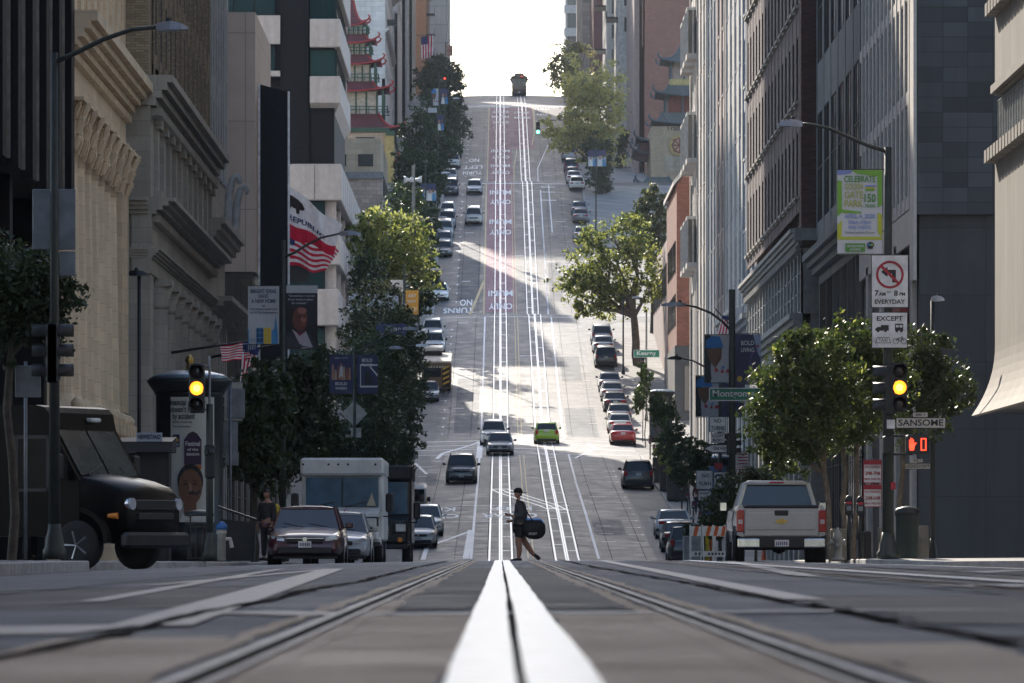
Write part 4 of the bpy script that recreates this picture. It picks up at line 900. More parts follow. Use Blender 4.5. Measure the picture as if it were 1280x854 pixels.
def wheel(par, x, y, r=.33, w=.22, rim=True):
    mb = MB().mat(TYR); mb.lathe([(r*.62,-w/2),(r*.93,-w/2),(r,-w/2+.04),(r,w/2-.04),(r*.93,w/2),(r*.62,w/2)], n=22)
    mb.v = [(v[2], v[1], v[0]) for v in mb.v]; o = mb.build('wheel', None, par); o.location = (x, y, r)
    q = MB().mat(RIM); q.disc((0,0,0), r*.62, 'x', w*.7, 16); s = 1 if x > 0 else -1
    for k in range(5): a = 2*PI*k/5; q.tube([(s*w*.4, 0, 0), (s*w*.42, r*.58*math.cos(a), r*.58*math.sin(a))], .035, 5)
    q.disc((s*w*.42,0,0), .06, 'x', .04, 10); q.build('rim', None, o); return o
KIND = {
 'sedan': dict(L=4.75, W=1.82, H=1.45, r=.33, prof=[(0,.42),(.012,.62),(.05,.72),(.16,.80),(.27,.90),(.5,.93),(.78,.98),(.88,1.03),(.97,1.0),(.992,.85),(1,.6)], g=(.265,.42,.70,.86), belt=.93),
 'hatch': dict(L=4.2, W=1.76, H=1.50, r=.32, prof=[(0,.42),(.015,.66),(.06,.78),(.17,.88),(.25,.97),(.5,.98),(.8,1.0),(.94,1.02),(.985,.92),(1,.6)], g=(.22,.40,.80,.95), belt=.98),
 'suv': dict(L=4.65, W=1.88, H=1.72, r=.37, prof=[(0,.5),(.012,.78),(.05,.92),(.17,1.0),(.26,1.08),(.5,1.1),(.8,1.12),(.95,1.12),(.985,1.0),(1,.65)], g=(.24,.38,.86,.965), belt=1.10),
 'minivan': dict(L=4.9, W=1.95, H=1.78, r=.35, prof=[(0,.5),(.012,.75),(.05,.86),(.13,.95),(.2,1.06),(.5,1.08),(.8,1.1),(.96,1.1),(.985,1.0),(1,.65)], g=(.16,.36,.90,.975), belt=1.08),
}
def car_body(name, K, mp_, par, nose=.80, tail=.84):
    """lofted lower body; local forward is -Y (t=0 front)"""
    L, Wd = K['L'], K['W']; pf = K['prof']; ts = [0,.006,.02,.05,.1,.18,.27,.4,.55,.7,.8,.88,.94,.98,.994,1]; vs = []; z0 = .19
    for t in ts:
        top = float(np.interp(t, [p[0] for p in pf], [p[1] for p in pf]))
        e = min(t/.12, 1); e2 = min((1-t)/.10, 1); w = Wd/2*(nose+(1-nose)*math.sin(e*PI/2)**.8)*(tail+(1-tail)*math.sin(e2*PI/2)**.8)
        zb = z0+.12*(1-min(e,1))**2+.10*(1-e2)**2; h = top-zb
        row = [(0,zb),(w*.80,zb),(w*.96,zb+h*.10),(w*1.0,zb+h*.38),(w*.995,zb+h*.62),(w*.95,zb+h*.86),(w*.84,zb+h*.97),(w*.45,top+.012),(0,top+.02)]
        y = -L/2+L*t
        vs += [(-a,y,z) for a,z in reversed(row[1:-1])]+[(0,y,row[0][1])][:0]+[(a,y,z) for a,z in row[1:-1]]+[(0,y,row[-1][1])]
    m = 15; fs = []
    for i in range(len(ts)-1):
        for j in range(m-1): fs.append((i*m+j, i*m+j+1, i*m+m+j+1, i*m+m+j))
        fs.append((i*m+m-1, i*m, i*m+m, i*m+2*m-1))
    fs.append(tuple(range(m))); n = (len(ts)-1)*m; fs.append(tuple(n+k for k in range(m-1,-1,-1)))
    mb = MB().mat(mp_); mb.add(vs, fs, True); return mb
def car(kind, colour, X, Y, facing, label, cat='car', name='parked_car', group='cars parked along the kerb', lit=False, detail=2, roofc=None, scale=1, zoff=0, rz=0, on=None):
    K = KIND[kind]; L, Wd, H = K['L'], K['W'], K['H']; pm = paint(colour, PAINTS[colour]); s = slope(Y)
    root = thing(name, label, cat, (X, Y, gz(X, Y)+.012+zoff), PI if facing == 'away' else 0, group, rx=(s if facing != 'away' else -s), sc=scale)
    if rz: root.rotation_euler.z += rz
    body = car_body('body', K, pm, root)
    body.mat(TRIM); body.box(-Wd*.42, Wd*.42, -L/2+.25, L/2-.25, .16, .22)
    for sx in (-1, 1):
        for yy in (-L*.31, L*.30): body.disc((sx*(Wd/2-.008), yy, K['r']), K['r']*1.16, 'x', .03, 20)
    bo = body.build('body', None, root)
    g0, g1, g2, g3 = K['g']; B = K['belt']-.06; wb, wt = Wd/2*.90, Wd/2*.70; Y_ = lambda t: -L/2+L*t
    gh = MB().mat(CGL); vs = []
    for (yb, yt) in ((g0, g1), (g3, g2)):
        for sx in (-1, 1): vs.append((sx*wb, Y_(yb), B)); vs.append((sx*wt, Y_(yt), H-.05))
    gh.add(vs, [(0,2,3,1),(4,5,7,6),(0,1,5,4),(2,6,7,3),(1,3,7,5)]); gh.build('windows', None, root)
    rf = MB().mat(paint(roofc, PAINTS[roofc]) if roofc else pm); n = 7; rv = []; rfs = []
    for i in range(n):
        t = g1-.012+(g2-g1+.024)*i/(n-1); zc = H-.055+.055*math.sin(PI*(.15+.7*i/(n-1)))
        for u in (-1,-.9,-.5,0,.5,.9,1): rv.append((u*(wt+.025), Y_(t), zc-.05*abs(u)**4-.0))
        for u in (1,-1): rv.append((u*(wt+.01), Y_(t), zc-.085))
    m = 9
    for i in range(n-1):
        for j in range(m): jj = (j+1) % m; rfs.append((i*m+j, i*m+jj, i*m+m+jj, i*m+m+j))
    rfs.append(tuple(range(m))); rfs.append(tuple((n-1)*m+k for k in range(m-1,-1,-1))); rf.add(rv, rfs, True)
    for sx in (-1, 1):
        rf.tube([(sx*wb*.99, Y_(g0)-.01, B-.02), (sx*(wt+.01), Y_(g1), H-.065)], .035, 6); rf.tube([(sx*wb*.99, Y_(g3)+.01, B-.02), (sx*(wt+.01), Y_(g2), H-.065)], .05, 6)
        ym = (g1+g2)/2; rf.tube([(sx*(wb+.005), Y_(ym+.02), B), (sx*(wt+.01), Y_(ym), H-.08)], .03, 5)
    rf.build('roof', None, root)
    for sx in (-1, 1):
        for yy in (-L*.31, L*.30): wheel(root, sx*(Wd/2-.105), yy, K['r'])
        mi = MB().mat(pm if kind != 'suv' else TRIM); mi.bbox(sx*(Wd/2+.02)-.02*(sx<0)-(.16 if sx<0 else 0), sx*(Wd/2+.02)+(.16 if sx>0 else 0)+.02*(sx>0), Y_(g0)+.28, Y_(g0)+.42, B+.02, B+.17, .03); mi.mat(TRIM); mi.box(min(sx*(Wd/2-.06), sx*(Wd/2+.05)), max(sx*(Wd/2-.06), sx*(Wd/2+.05)), Y_(g0)+.33, Y_(g0)+.37, B+.02, B+.06); mi.build('mirror', None, root)
    front = facing != 'away' or rz; y = -L/2
    for sx in (-1, 1):
        hl = MB().mat(LIT if lit else HDL); hz_ = K['prof'][2][1]-.10
        hl.add([(sx*Wd*.27, y-.012, hz_-.05), (sx*Wd*.42, y+.13, hz_-.02), (sx*Wd*.455, y+.30, hz_+.07), (sx*Wd*.40, y+.12, hz_+.10), (sx*Wd*.27, y+.0, hz_+.03),
                (sx*Wd*.27, y+.2, hz_-.05), (sx*Wd*.42, y+.3, hz_-.02), (sx*Wd*.43, y+.4, hz_+.07), (sx*Wd*.40, y+.3, hz_+.08), (sx*Wd*.27, y+.2, hz_+.03)],
               [(0,1,2,3,4),(5,9,8,7,6),(0,5,6,1),(1,6,7,2),(2,7,8,3),(3,8,9,4),(4,9,5,0)]); hl.build('headlight', None, root)
        tl = MB().mat(TLR); tz = K['prof'][-4][1]-.14
        if kind in ('suv', 'minivan', 'hatch'): tl.bbox(sx*Wd*.40-.09, sx*Wd*.40+.09, L/2-.16, L/2+.0, tz-.16, tz+.16, .03)
        else: tl.bbox(sx*Wd*.33-.17, sx*Wd*.33+.17, L/2-.14, L/2-.005, tz-.09, tz+.07, .03)
        tl.build('tail_light', None, root)
    gr = MB().mat(TRIM); gr.bbox(-Wd*.24, Wd*.24, y-.025, y+.12, hz_-.09, hz_+.02, .02); gr.bbox(-Wd*.36, Wd*.36, y-.03, y+.1, .27, .27+.16, .03)
    gr.mat(CHR); gr.box(-Wd*.25, Wd*.25, y-.035, y-.02, hz_+.015, hz_+.03); gr.disc((0, y-.03, hz_+.0), .055, 'y', .03, 12); gr.build('grille', None, root)
    for yy, fl in ((y-.045, 1), (L/2+.012, -1)):
        p = MB().mat(PLT); zp_ = .42 if fl == 1 else (.86 if kind != 'sedan' else .78); p.box(-.155, .155, min(yy, yy+.02*fl), max(yy, yy+.02*fl), zp_, zp_+.155); p.mat(INK)
        for k in range(6): p.box(-.12+k*.042, -.12+k*.042+.026, yy-.003 if fl == 1 else yy+.001, yy-.001 if fl == 1 else yy+.003, zp_+.04, zp_+.11)
        p.build('licence_plate', None, root)
    rb = MB().mat(TRIM); rb.bbox(-Wd*.38, Wd*.38, L/2-.1, L/2+.02, .25, .40, .03); rb.build('rear_bumper_insert', None, root)
    wp = MB().mat(TRIM)
    for x0 in (-.1, .5): wp.tube([(x0, Y_(g0)-.02, B+.05), (x0-.45, Y_(g0)+.10, B+.14)], .012, 4)
    wp.build('wiper', None, root)
    return root
def onroad(xpx, ypx, lo=262, cx=None):
    Y = gy(ypx, px(xpx, 350), lo); Y = gy(ypx, px(xpx, Y), lo); return px(xpx, Y), Y
PK_ = 'cars parked along the kerb'; MV = 'cars driving in the street'
# near left
car('sedan', 'maroon', px(383.5, 135), 136, 'toward', 'maroon sedan facing the camera in front of the white step van', name='parked_car')
car('sedan', 'silver', px(420, 150), 152.5, 'toward', 'silver car half hidden behind the maroon sedan')
car('hatch', 'pearl', -3.95, 273, 'toward', 'silver hatchback with one lit headlamp beside the dark van', name='car', group=MV, lit=False)
car('hatch', 'white', -3.75, 283, 'toward', 'white car directly behind the silver hatchback', name='car', group=MV)
def place(kind, colour, xp, yp, facing, label, group=PK_, name='parked_car', dx=0, **k):
    X, Y = onroad(xp, yp); return car(kind, colour, X+dx, Y, facing, label, name=name, group=group, **k)
place('suv', 'dark_grey', 577, 603, 'toward', 'dark grey SUV waiting alone above the left keep clear lettering', MV, 'car')
place('sedan', 'grey', 625, 568, 'toward', 'grey sedan on the left tracks with a white SUV right behind it', MV, 'car')
place('suv', 'white', 617, 556, 'toward', 'white SUV following the grey sedan down the left tracks', MV, 'car')
place('hatch', 'green', 683, 554, 'away', 'bright green small car driving uphill on the right tracks', MV, 'car')
place('sedan', 'navy', 534.5, 500, 'toward', 'dark navy sedan parked in front of the food truck')
place('suv', 'white', 542.5, 440, 'toward', 'white SUV parked first uphill of the food truck')
place('suv', 'pearl', 541, 424, 'toward', 'pearl SUV parked just behind the white SUV uphill of the food truck')
place('sedan', 'white', 549.5, 373, 'toward', 'white coupe parked alone above the second crossing on the left')
for i, (k, c_, x, y, lb) in enumerate((('sedan','dark_grey',554.5,319,'dark sedan lowest of the left parked queue between second and third crossing'), ('sedan','blue_grey',555,307,'blue grey sedan second from the bottom of that left queue'),
    ('suv','silver',556,295,'silver car third from the bottom of the left parked queue'), ('suv','blue_grey',559,283,'blue grey SUV fourth from the bottom of the left parked queue'), ('hatch','white',559.5,270,'white car topmost of the left parked queue under the trees'),
    ('suv','navy',563,242,'navy SUV lowest of the parked group just below the no left turn lettering'), ('sedan','silver',562.5,226,'silver sedan parked at the third crossing on the left'), ('suv','white',566,209,'white SUV parked uphill of the third crossing on the left'),
    ('suv','navy',568,196,'dark blue SUV highest of the cars parked on the left'))): place(k, c_, x, y, 'toward', lb)
place('suv', 'pearl', 592, 279, 'toward', 'boxy pearl SUV driving downhill beside the transit lane', MV, 'car')
place('sedan', 'silver', 593, 241, 'toward', 'small silver sedan coming down past the third crossing', MV, 'car')
# right
place('suv', 'black', 797, 611, 'away', 'black minivan parked alone below the red car on the right')
for (k, c_, x, Y, lb) in (('suv','black',859,258,'black SUV nearest the camera of the right parked group'), ('sedan','black',849,270,'black sedan in the middle of the near right parked group'), ('sedan','silver',841,281,'silver sedan rearmost of the near right parked group')):
    car(k, c_, px(x, Y), Y, 'away', lb)
for (k, c_, x, y, lb) in (('sedan','red',778,555,'red sedan first in the sunlit right row'), ('sedan','pearl',774.5,541,'pearl car directly above the red sedan'), ('sedan','dark_grey',774,529,'dark sedan third above the red car'), ('sedan','black',768.5,513,'black sedan on the right whose roof shines'),
    ('sedan','silver',765,500,'silver sedan above the shiny black sedan'), ('sedan','blue_grey',762,488,'blue grey sedan topmost of the row above the red car'), ('suv','dark_green',757,458,'dark green SUV parked below the big plane tree'),
    ('sedan','silver',754,441,'silver sedan ahead of the dark green SUV'), ('suv','pearl',752,430,'pale pickup shaped SUV topmost below the plane tree'), ('sedan','silver',727,300,'silver car just showing above the plane tree crown'), ('sedan','grey',726,277,'grey sedan parked below the third crossing, nearer the camera'),
    ('sedan','blue_grey',724,268,'blue grey sedan parked uppermost below the third crossing'), ('sedan','white',721,236,'white sedan first above the third crossing on the right'), ('sedan','pearl',717.5,229,'pearl car second above the third crossing on the right'), ('sedan','wine',716,223,'wine red car third above the third crossing'),
    ('suv','navy',714,215,'navy SUV fourth above the third crossing'), ('suv','silver',711,200,'silver SUV highest of the cars parked on the right')): place(k, c_, x, y, 'away', lb)
# ---- step vans -------------------------------------------------------------
def step_van(X, Y, colour, label, roof_cap=True, W_=2.25, H=2.75, L=6.6, rz=0, dark=False, sc=1.):
    pm = M('van_'+colour, PAINTS.get(colour, (.6,.58,.55)), .5, var=.1, scale=3, streak=.25, coat=.2)
    r = thing('step_van', label, 'van', (X, Y, gz(X, Y)+.01), rz, sc=sc)
    b = MB().mat(pm); b.bbox(-W_/2, W_/2, -L/2+.9, L/2, .62, H-.42, .05); b.bbox(-W_/2+.02, W_/2-.02, -L/2+.62, -L/2+1.0, 1.25, H-.45, .04)
    b.bbox(-W_/2+.18, W_/2-.12, -L/2, -L/2+1.0, .62, 1.32, .06); b.add([(-W_/2+.2,-L/2+.02,1.3),(W_/2-.14,-L/2+.02,1.3),(W_/2-.05,-L/2+.62,1.5),(-W_/2+.05,-L/2+.62,1.5),(-W_/2+.2,-L/2+.02,1.25),(W_/2-.14,-L/2+.02,1.25),(W_/2-.05,-L/2+.7,1.25),(-W_/2+.05,-L/2+.7,1.25)], [(0,1,2,3),(4,5,1,0),(5,6,2,1),(7,4,0,3),(4,7,6,5)])
    b.bbox(-W_/2+.05, W_/2-.05, -L/2+.1, -L/2+1.2, .5, .70, .03); b.build('body', None, r)
    c = MB().mat(pm if roof_cap else TRIM); c.bbox(-W_/2-.02, W_/2+.02, -L/2+.45, L/2, H-.45, H, .06); c.mat(TRIM); [c.disc((x, -L/2+.445, H-.17), .03, 'y', .03, 8) for x in (-1.0,-.35,-.1,.15,.85)]; c.build('roof', None, r)
    w = MB().mat(M('windshield_blue', (.05,.12,.20), .15, spec=.25)); w.box(-W_/2+.12, W_/2-.12, -L/2+.55, -L/2+.6, 1.5, H-.5); w.mat(TRIM); w.box(-.02, .02, -L/2+.54, -L/2+.56, 1.5, H-.5); w.build('windshield', None, r)
    q = MB().mat(TRIM); q.bbox(-.42, .42, -L/2-.03, -L/2+.1, .82, 1.18, .02); q.mat(CHR)
    for k in range(4): q.box(-.4, .4, -L/2-.045, -L/2-.03, .87+k*.08, .89+k*.08)
    q.build('grille', None, r)
    for sx in (-1, 1):
        q = MB().mat(TRIM); q.bbox(sx*.72-.22, sx*.72+.22, -L/2-.04, -L/2+.05, .92, 1.24, .02); q.mat(HDL); q.bbox(sx*.74-.15, sx*.74+.15, -L/2-.06, -L/2-.02, .97, 1.2, .02); q.build('headlight', None, r)
        q = MB().mat(AMB); q.disc((sx*.72, -L/2-.035, .74), .075, 'y', .03, 14); q.build('indicator', None, r)
        q = MB().mat(TRIM); q.bbox(sx*(W_/2+.16)-.1, sx*(W_/2+.16)+.1, -L/2+.45, -L/2+.62, 1.35, 1.85, .04); q.tube([(sx*W_/2, -L/2+.8, 1.25), (sx*(W_/2+.16), -L/2+.55, 1.25), (sx*(W_/2+.16), -L/2+.55, 1.4)], .02, 5); q.build('mirror', None, r)
        for yy in (-L*.30, L*.28): wheel(r, sx*(W_/2-.16), yy, .40, .26)
    q = MB().mat(TRIM); q.bbox(-W_/2+.05, W_/2-.05, -L/2-.12, -L/2+.05, .46, .6, .03); q.build('bumper', None, r)
    q = MB().mat(TRIM); [q.tube([(x, -L/2+.53, 1.5), (x+.5, -L/2+.52, 1.62)], .012, 4) for x in (-.7, .1)]; q.build('wiper', None, r)
    return r
v = step_van(px(428, 165), 168, 'white', 'white boxy step van parked behind the maroon sedan', W_=2.10, sc=1.15)
q = MB().mat(M('beige_paper', (.5,.47,.36), .8)); q.prism([(.62,1.52),(.86,1.52),(.76,1.86)], 'y', -3.3+.52, -3.3+.535); q.build('dashboard_cone', None, v)
q = MB().mat(M('magenta_mark', (.6,.05,.2), .6)); text(q, 'C', .1, 1.38, .15, -3.3+.2); q.build('lettering', None, v, fix=False)
step_van(px(492, 185)-.60, 189, 'black', 'dark step van side by side behind the white step van', roof_cap=False, W_=2.1, H=2.95, sc=1.12)
# ---- brown delivery truck at the left corner ------------------------------
def delivery_truck(X, Y, rz, label):
    pm = M('truck_brown', (.006,.0055,.005), .3, var=.1, spec=.09)
    r = thing('delivery_truck', label, 'truck', (X, Y, gz(X, Y)-.02), rz, sc=1.07)
    Wd = 2.25; L = 7.2; f = -L/2     # front at -Y
    b = MB().mat(pm)
    side = [(f+.95, .62), (f+.95, 1.66), (f+1.55, 2.62), (f+1.62, 2.92), (f+1.72, 3.02), (f+1.9, 3.06), (L/2-.1, 3.06), (L/2, 2.98), (L/2, .62)]
    b.prism(side, 'x', -Wd/2, Wd/2); b.build('body', None, r)
    h = MB().mat(pm)
    hv = []
    for (y, w, zb, zt) in ((f, .86, .72, 1.22), (f+.06, .94, .62, 1.42), (f+.22, 1.02, .56, 1.54), (f+.6, 1.09, .56, 1.66), (f+1.1, 1.124, .56, 1.76)):
        hv += [(-w,y,zb),(-w,y,zt-.12),(-w*.88,y,zt-.01),(0,y,zt+.05),(w*.88,y,zt-.01),(w,y,zt-.12),(w,y,zb)]
    fs = []
    for i in range(4):
        for j in range(6): fs.append((i*7+j, i*7+j+1, i*7+8+j, i*7+7+j))
        fs.append((i*7+6, i*7, i*7+7, i*7+13))
    fs.append((0,1,2,3,4,5,6)); h.add(hv, fs, True); h.build('hood', None, r)
    w = MB().mat(M('truck_windshield', (.035,.045,.042), .12, var=.5, scale=1.2, spec=.3))
    def on(t): return (f+.95+.6*t-.025, 1.66+.96*t)
    a0, a1 = on(.10), on(.97)
    w.add([(-1.0,a0[0],a0[1]),(-.03,a0[0],a0[1]),(-.03,a1[0],a1[1]),(-.98,a1[0],a1[1])], [(0,1,2,3)]); w.add([(.03,a0[0],a0[1]),(1.0,a0[0],a0[1]),(.98,a1[0],a1[1]),(.03,a1[0],a1[1])], [(0,1,2,3)]); w.build('windshield', None, r)
    q = MB().mat(TRIM); q.tube([(-.8,a0[0]-.03,a0[1]+.02),(-.2,a0[0]+.05,a0[1]+.2)],.015,4); q.tube([(.2,a0[0]-.03,a0[1]+.02),(.8,a0[0]+.05,a0[1]+.2)],.015,4); q.build('wiper', None, r)
    q = MB().mat(TRIM); q.bbox(-.62, .62, f-.04, f+.1, .92, 1.06, .02); q.mat(FRD); q.bbox(-.7, .7, f-.03, f+.12, 1.1, 1.3, .02); q.build('grille', None, r)
    for sx in (-1, 1):
        q = MB().mat(CHR); q.disc((sx*.82, f+.06, 1.22), .13, 'y', .1, 18); q.mat(HDL); q.disc((sx*.82, f+.0, 1.22), .11, 'y', .06, 18); q.build('headlight', None, r)
        q = MB().mat(AMB); q.disc((sx*1.0, f+.28, 1.0), .06, 'y', .2, 12); q.build('indicator', None, r)
        fe = MB().mat(pm); fe.tube([(sx*1.04, f+1.0+.62*math.cos(a), .50+.62*math.sin(a)) for a in [PI*k/10 for k in range(11)]], .09, 6); fe.build('fender', None, r)
        wheel(r, sx*1.02, f+1.0, .46, .28); wheel(r, sx*1.0, L/2-1.7, .46, .3)
        d = MB().mat(M('truck_windshield')); d.mat(M('truck_side_glass', (.008,.010,.011), .2, spec=.1)); d.box(sx*Wd/2-.012, sx*Wd/2+.012, f+1.65, f+2.3, 1.5, 2.45); d.mat(TRIM)
        for (ya, yb, za, zb) in ((f+1.6,f+1.66,1.45,2.5),(f+2.28,f+2.36,1.0,2.5),(f+1.6,f+2.3,2.43,2.5),(f+1.6,f+2.3,1.45,1.51)): d.box(sx*Wd/2-.02, sx*Wd/2+.02, ya, yb, za, zb)
        d.build('side_door', None, r)
        q = MB().mat(TRIM); q.bbox(sx*(Wd/2+.22)-.1, sx*(Wd/2+.22)+.1, f+1.2, f+1.32, 1.65, 2.15, .03); q.tube([(sx*Wd/2, f+1.6, 2.2), (sx*(Wd/2+.22), f+1.26, 2.2), (sx*(Wd/2+.22), f+1.26, 2.1)], .02, 5); q.build('mirror', None, r)
    q = MB().mat(FRD); q.bbox(-1.1, 1.1, f-.12, f+.1, .40, .70, .06); q.build('bumper', None, r)
    q = MB().mat(M('marker_light', (.6,.6,.58), .3)); q.bbox(.15, .5, f+1.48, f+1.64, 2.76, 2.84, .02); q.build('marker_lamp', None, r)
    q = MB().mat(M('gold_paint', (.45,.30,.10), .4)); s = -Wd/2-.008      # crest outline and stripe on the side
    sh = [(-.32,.38),(.32,.38),(.34,.0),(.22,-.28),(0,-.45),(-.22,-.28),(-.34,0)]; cy, cz = f+5.0, 1.75
    for sgn in (-1, 1):
        for i in range(7): a, b2 = sh[i], sh[(i+1) % 7]; q.tube([(sgn*(Wd/2+.006), cy+a[0], cz+a[1]), (sgn*(Wd/2+.006), cy+b2[0], cz+b2[1])], .022, 4)
        q.box(min(sgn*Wd/2, sgn*(Wd/2+.012)), max(sgn*Wd/2, sgn*(Wd/2+.012)), f+3.2, L/2-.1, 1.12, 1.2)
    q.build('gold_trim', None, r)
    return r
delivery_truck(-10.25, 113.0, math.radians(62), 'dark brown delivery truck turning out of the cross street on the left')
# ---- silver pickup -----------------------------------------------------------
def pickup(X, Y, label):
    pm = paint('pickup_silver', (.42,.41,.39)); r = thing('pickup_truck', label, 'pickup', (X, Y, gz(X, Y)-.01), sc=.97); Wd = 2.03; L = 5.8     # seen from behind: rear at -Y
    y = -L/2; z0 = .62
    b = MB().mat(pm)
    for sx in (-1, 1):           # bed sides with rounded tops and flared arches
        pts = [(sx*.86, z0), (sx*1.0, z0+.05), (sx*1.015, z0+.35), (sx*.99, z0+.62), (sx*.95, z0+.72), (sx*.88, z0+.73), (sx*.86, z0+.6)]
        b.prism(pts, 'y', y+.03, y+2.2)
        b.prism([(sx*.9, z0-.12), (sx*1.0, z0-.1), (sx*1.03, z0+.35), (sx*1.0, z0+.62), (sx*.9, z0+.66)], 'y', y+2.2, L/2-.5)
    b.box(-.9, .9, y+.1, y+2.2, z0, z0+.06); b.box(-.95, .95, y+2.3, L/2-.4, z0-.1, z0+.62); b.bbox(-.98, .98, L/2-1.6, L/2, z0-.1, z0+.52, .08); b.build('body', None, r)
    t = MB().mat(pm); t.bbox(-.835, .835, y, y+.07, z0+.02, z0+.66, .02); t.bbox(-.76, .76, y-.018, y+.03, z0+.16, z0+.56, .015); t.mat(TRIM); t.bbox(-.85, .85, y-.01, y+.1, z0+.655, z0+.73, .02); t.bbox(-.16, .16, y-.03, y+.02, z0+.48, z0+.61, .02); t.mat(M('gold_emblem', (.55,.38,.10), .3, .6))
    t.prism([(-.14,z0+.33),(-.12,z0+.39),(-.05,z0+.39),(-.04,z0+.42),(.06,z0+.42),(.07,z0+.39),(.14,z0+.39),(.12,z0+.33),(.05,z0+.33),(.04,z0+.30),(-.06,z0+.30),(-.05,z0+.33)], 'y', y-.035, y-.02); t.build('tailgate', None, r)
    cabm = MB().mat(pm); cw = .88; tw = .70
    sec = [(y+2.25, 1.30, cw, 1.93, tw, -.0), ]
    v_ = []
    for (yy, yt) in ((y+2.2, y+2.32), (y+4.5, y+3.85)):
        for sx in (-1, 1): v_.append((sx*cw*1.04, yy, 1.25)); v_.append((sx*tw*1.02, yt, 1.86))
    g = MB().mat(CGL); g.add(v_, [(0,2,3,1),(4,5,7,6),(0,1,5,4),(2,6,7,3),(1,3,7,5)]); g.build('windows', None, r)
    for sx in (-1, 1):
        cabm.tube([(sx*cw*1.04, y+2.19, 1.2), (sx*tw*1.03, y+2.31, 1.87)], .055, 6); cabm.tube([(sx*cw*1.04, y+4.5, 1.2), (sx*tw*1.03, y+3.85, 1.87)], .04, 6); cabm.tube([(sx*cw*1.06, y+3.3, 1.2), (sx*tw*1.05, y+3.2, 1.87)], .04, 6)
        cabm.box(sx*.97-.05, sx*.97+.05, y+2.2, y+4.6, .8, 1.28)
    cabm.box(-.95, .95, y+2.18, y+2.28, .7, 1.32)
    n = 6; rv = []; fs = []
    for i in range(n):
        yy = y+2.24+1.66*i/(n-1)
        for u in (-1,-.85,0,.85,1): rv.append((u*(tw+.03), yy, 1.90+.04*math.sin(PI*(.2+.6*i/(n-1)))-(.045 if abs(u) == 1 else 0)))
        rv += [((tw+.01), yy, 1.83), (-(tw+.01), yy, 1.83)]
    for i in range(n-1):
        for j in range(7): jj = (j+1) % 7; fs.append((i*7+j, i*7+jj, i*7+7+jj, i*7+7+j))
    fs += [tuple(range(7)), tuple((n-1)*7+k for k in range(7))]; cabm.add(rv, fs, True); cabm.build('cab', None, r)
    q = MB().mat(TLR); q.bbox(-.17, .17, y+2.2, y+2.26, 1.87, 1.905, .01); q.build('brake_lamp', None, r)
    bp = MB().mat(CHR); 
    for sx in (-1, 1): bp.bbox(sx*.74-.26, sx*.74+.26, y-.2, y+.0, z0-.24, z0-.02, .03)
    bp.mat(TRIM); bp.bbox(-.5, .5, y-.21, y-.02, z0-.26, z0-.0, .03); bp.box(-.98, .98, y-.18, y, z0-.04, z0+.01); bp.build('rear_bumper', None, r)
    p = MB().mat(PLT); p.box(-.16, .16, y-.23, y-.212, z0-.21, z0-.06); p.mat(INK); [p.box(-.13+k*.045, -.105+k*.045, y-.234, y-.231, z0-.18, z0-.10) for k in range(6)]; p.build('licence_plate', None, r)
    for sx in (-1, 1):
        q = MB().mat(TLR); q.bbox(sx*.93-.085, sx*.93+.085, y-.01, y+.14, z0+.12, z0+.62, .02); q.mat(M('reverse_lens', (.5,.4,.4), .2)); q.box(sx*.93-.05, sx*.93+.05, y-.016, y-.009, z0+.3, z0+.4); q.build('tail_light', None, r)
        q = MB().mat(TRIM); q.bbox(sx*1.16-.1, sx*1.16+.1, y+3.9, y+4.0, 1.22, 1.46, .03); q.box(min(sx*.95, sx*1.1), max(sx*.95, sx*1.1), y+3.93, y+3.97, 1.24, 1.3); q.mat(CHR); q.box(sx*1.16-.07, sx*1.16+.07, y+3.89, y+3.9, 1.25, 1.43); q.build('mirror', None, r)
        ar = MB().mat(TRIM); ar.disc((sx*1.015, y+1.15, .42), .50, 'x', .03, 22); ar.build('wheel_arch', None, r)
        wheel(r, sx*.93, y+1.15, .40, .27); wheel(r, sx*.93, y+4.75, .40, .27)
    q = MB().mat(TRIM); q.bbox(-.75, .75, y+.5, L/2-.5, .38, .62, .05); q.tube([(-.9, y+1.15, .4), (.9, y+1.15, .4)], .07, 6); q.lathe([(.02,-.16),(.15,-.1),(.15,.1),(.02,.16)], (.0, y+1.15, .4), 12); q.build('chassis', None, r)
    q = MB().mat(paint('pickup_silver', (0,0,0))); text(q, 'V8', -.62, z0+.09, .05, y-.02); q.build('lettering', None, r, fix=False)
    return r
pickup(px(977, 123), 123+2.9, 'silver pickup truck seen from behind beside the right kerb')
# ---- food truck far left ------------------------------------------------------
X, Y = onroad(546, 488)
r = thing('food_truck', 'brown and tan food truck with black and yellow chevrons parked under the left trees', 'truck', (X, Y+1, gz(X, Y)), 0, None, rx=slope(Y))
b = MB().mat(M('truck_tan', (.16,.11,.075), .6)); b.bbox(-1.15, 1.15, -3.3, 3.3, .45, 2.5, .06); b.build('body', None, r)
b = MB().mat(M('truck_roof_cream', (.62,.55,.44), .6)); b.bbox(-1.2, 1.2, -3.35, 3.35, 2.5, 2.66, .05); b.mat(TRIM); b.bbox(-1.1, .4, 1, 3, 2.66, 3.0, .04); b.mat(paint('white', PAINTS['white'])); b.bbox(-1.15, .5, 1.2, 3.1, 3.0, 3.3, .05); b.build('roof', None, r)
b = MB().mat(CGL); b.box(-1.0, .35, -3.33, -3.3, 1.4, 2.3); b.build('windshield', None, r)
b = MB().mat(TRIM); b.box(.45, 1.05, -3.33, -3.3, .6, 2.3); b.mat(M('chevron_yellow', (.7,.42,.05), .5))
for k in range(4): b.prism([(.5, .75+k*.4), (1.0, 1.0+k*.4), (1.0, 1.15+k*.4), (.5, .9+k*.4)], 'y', -3.345, -3.332)
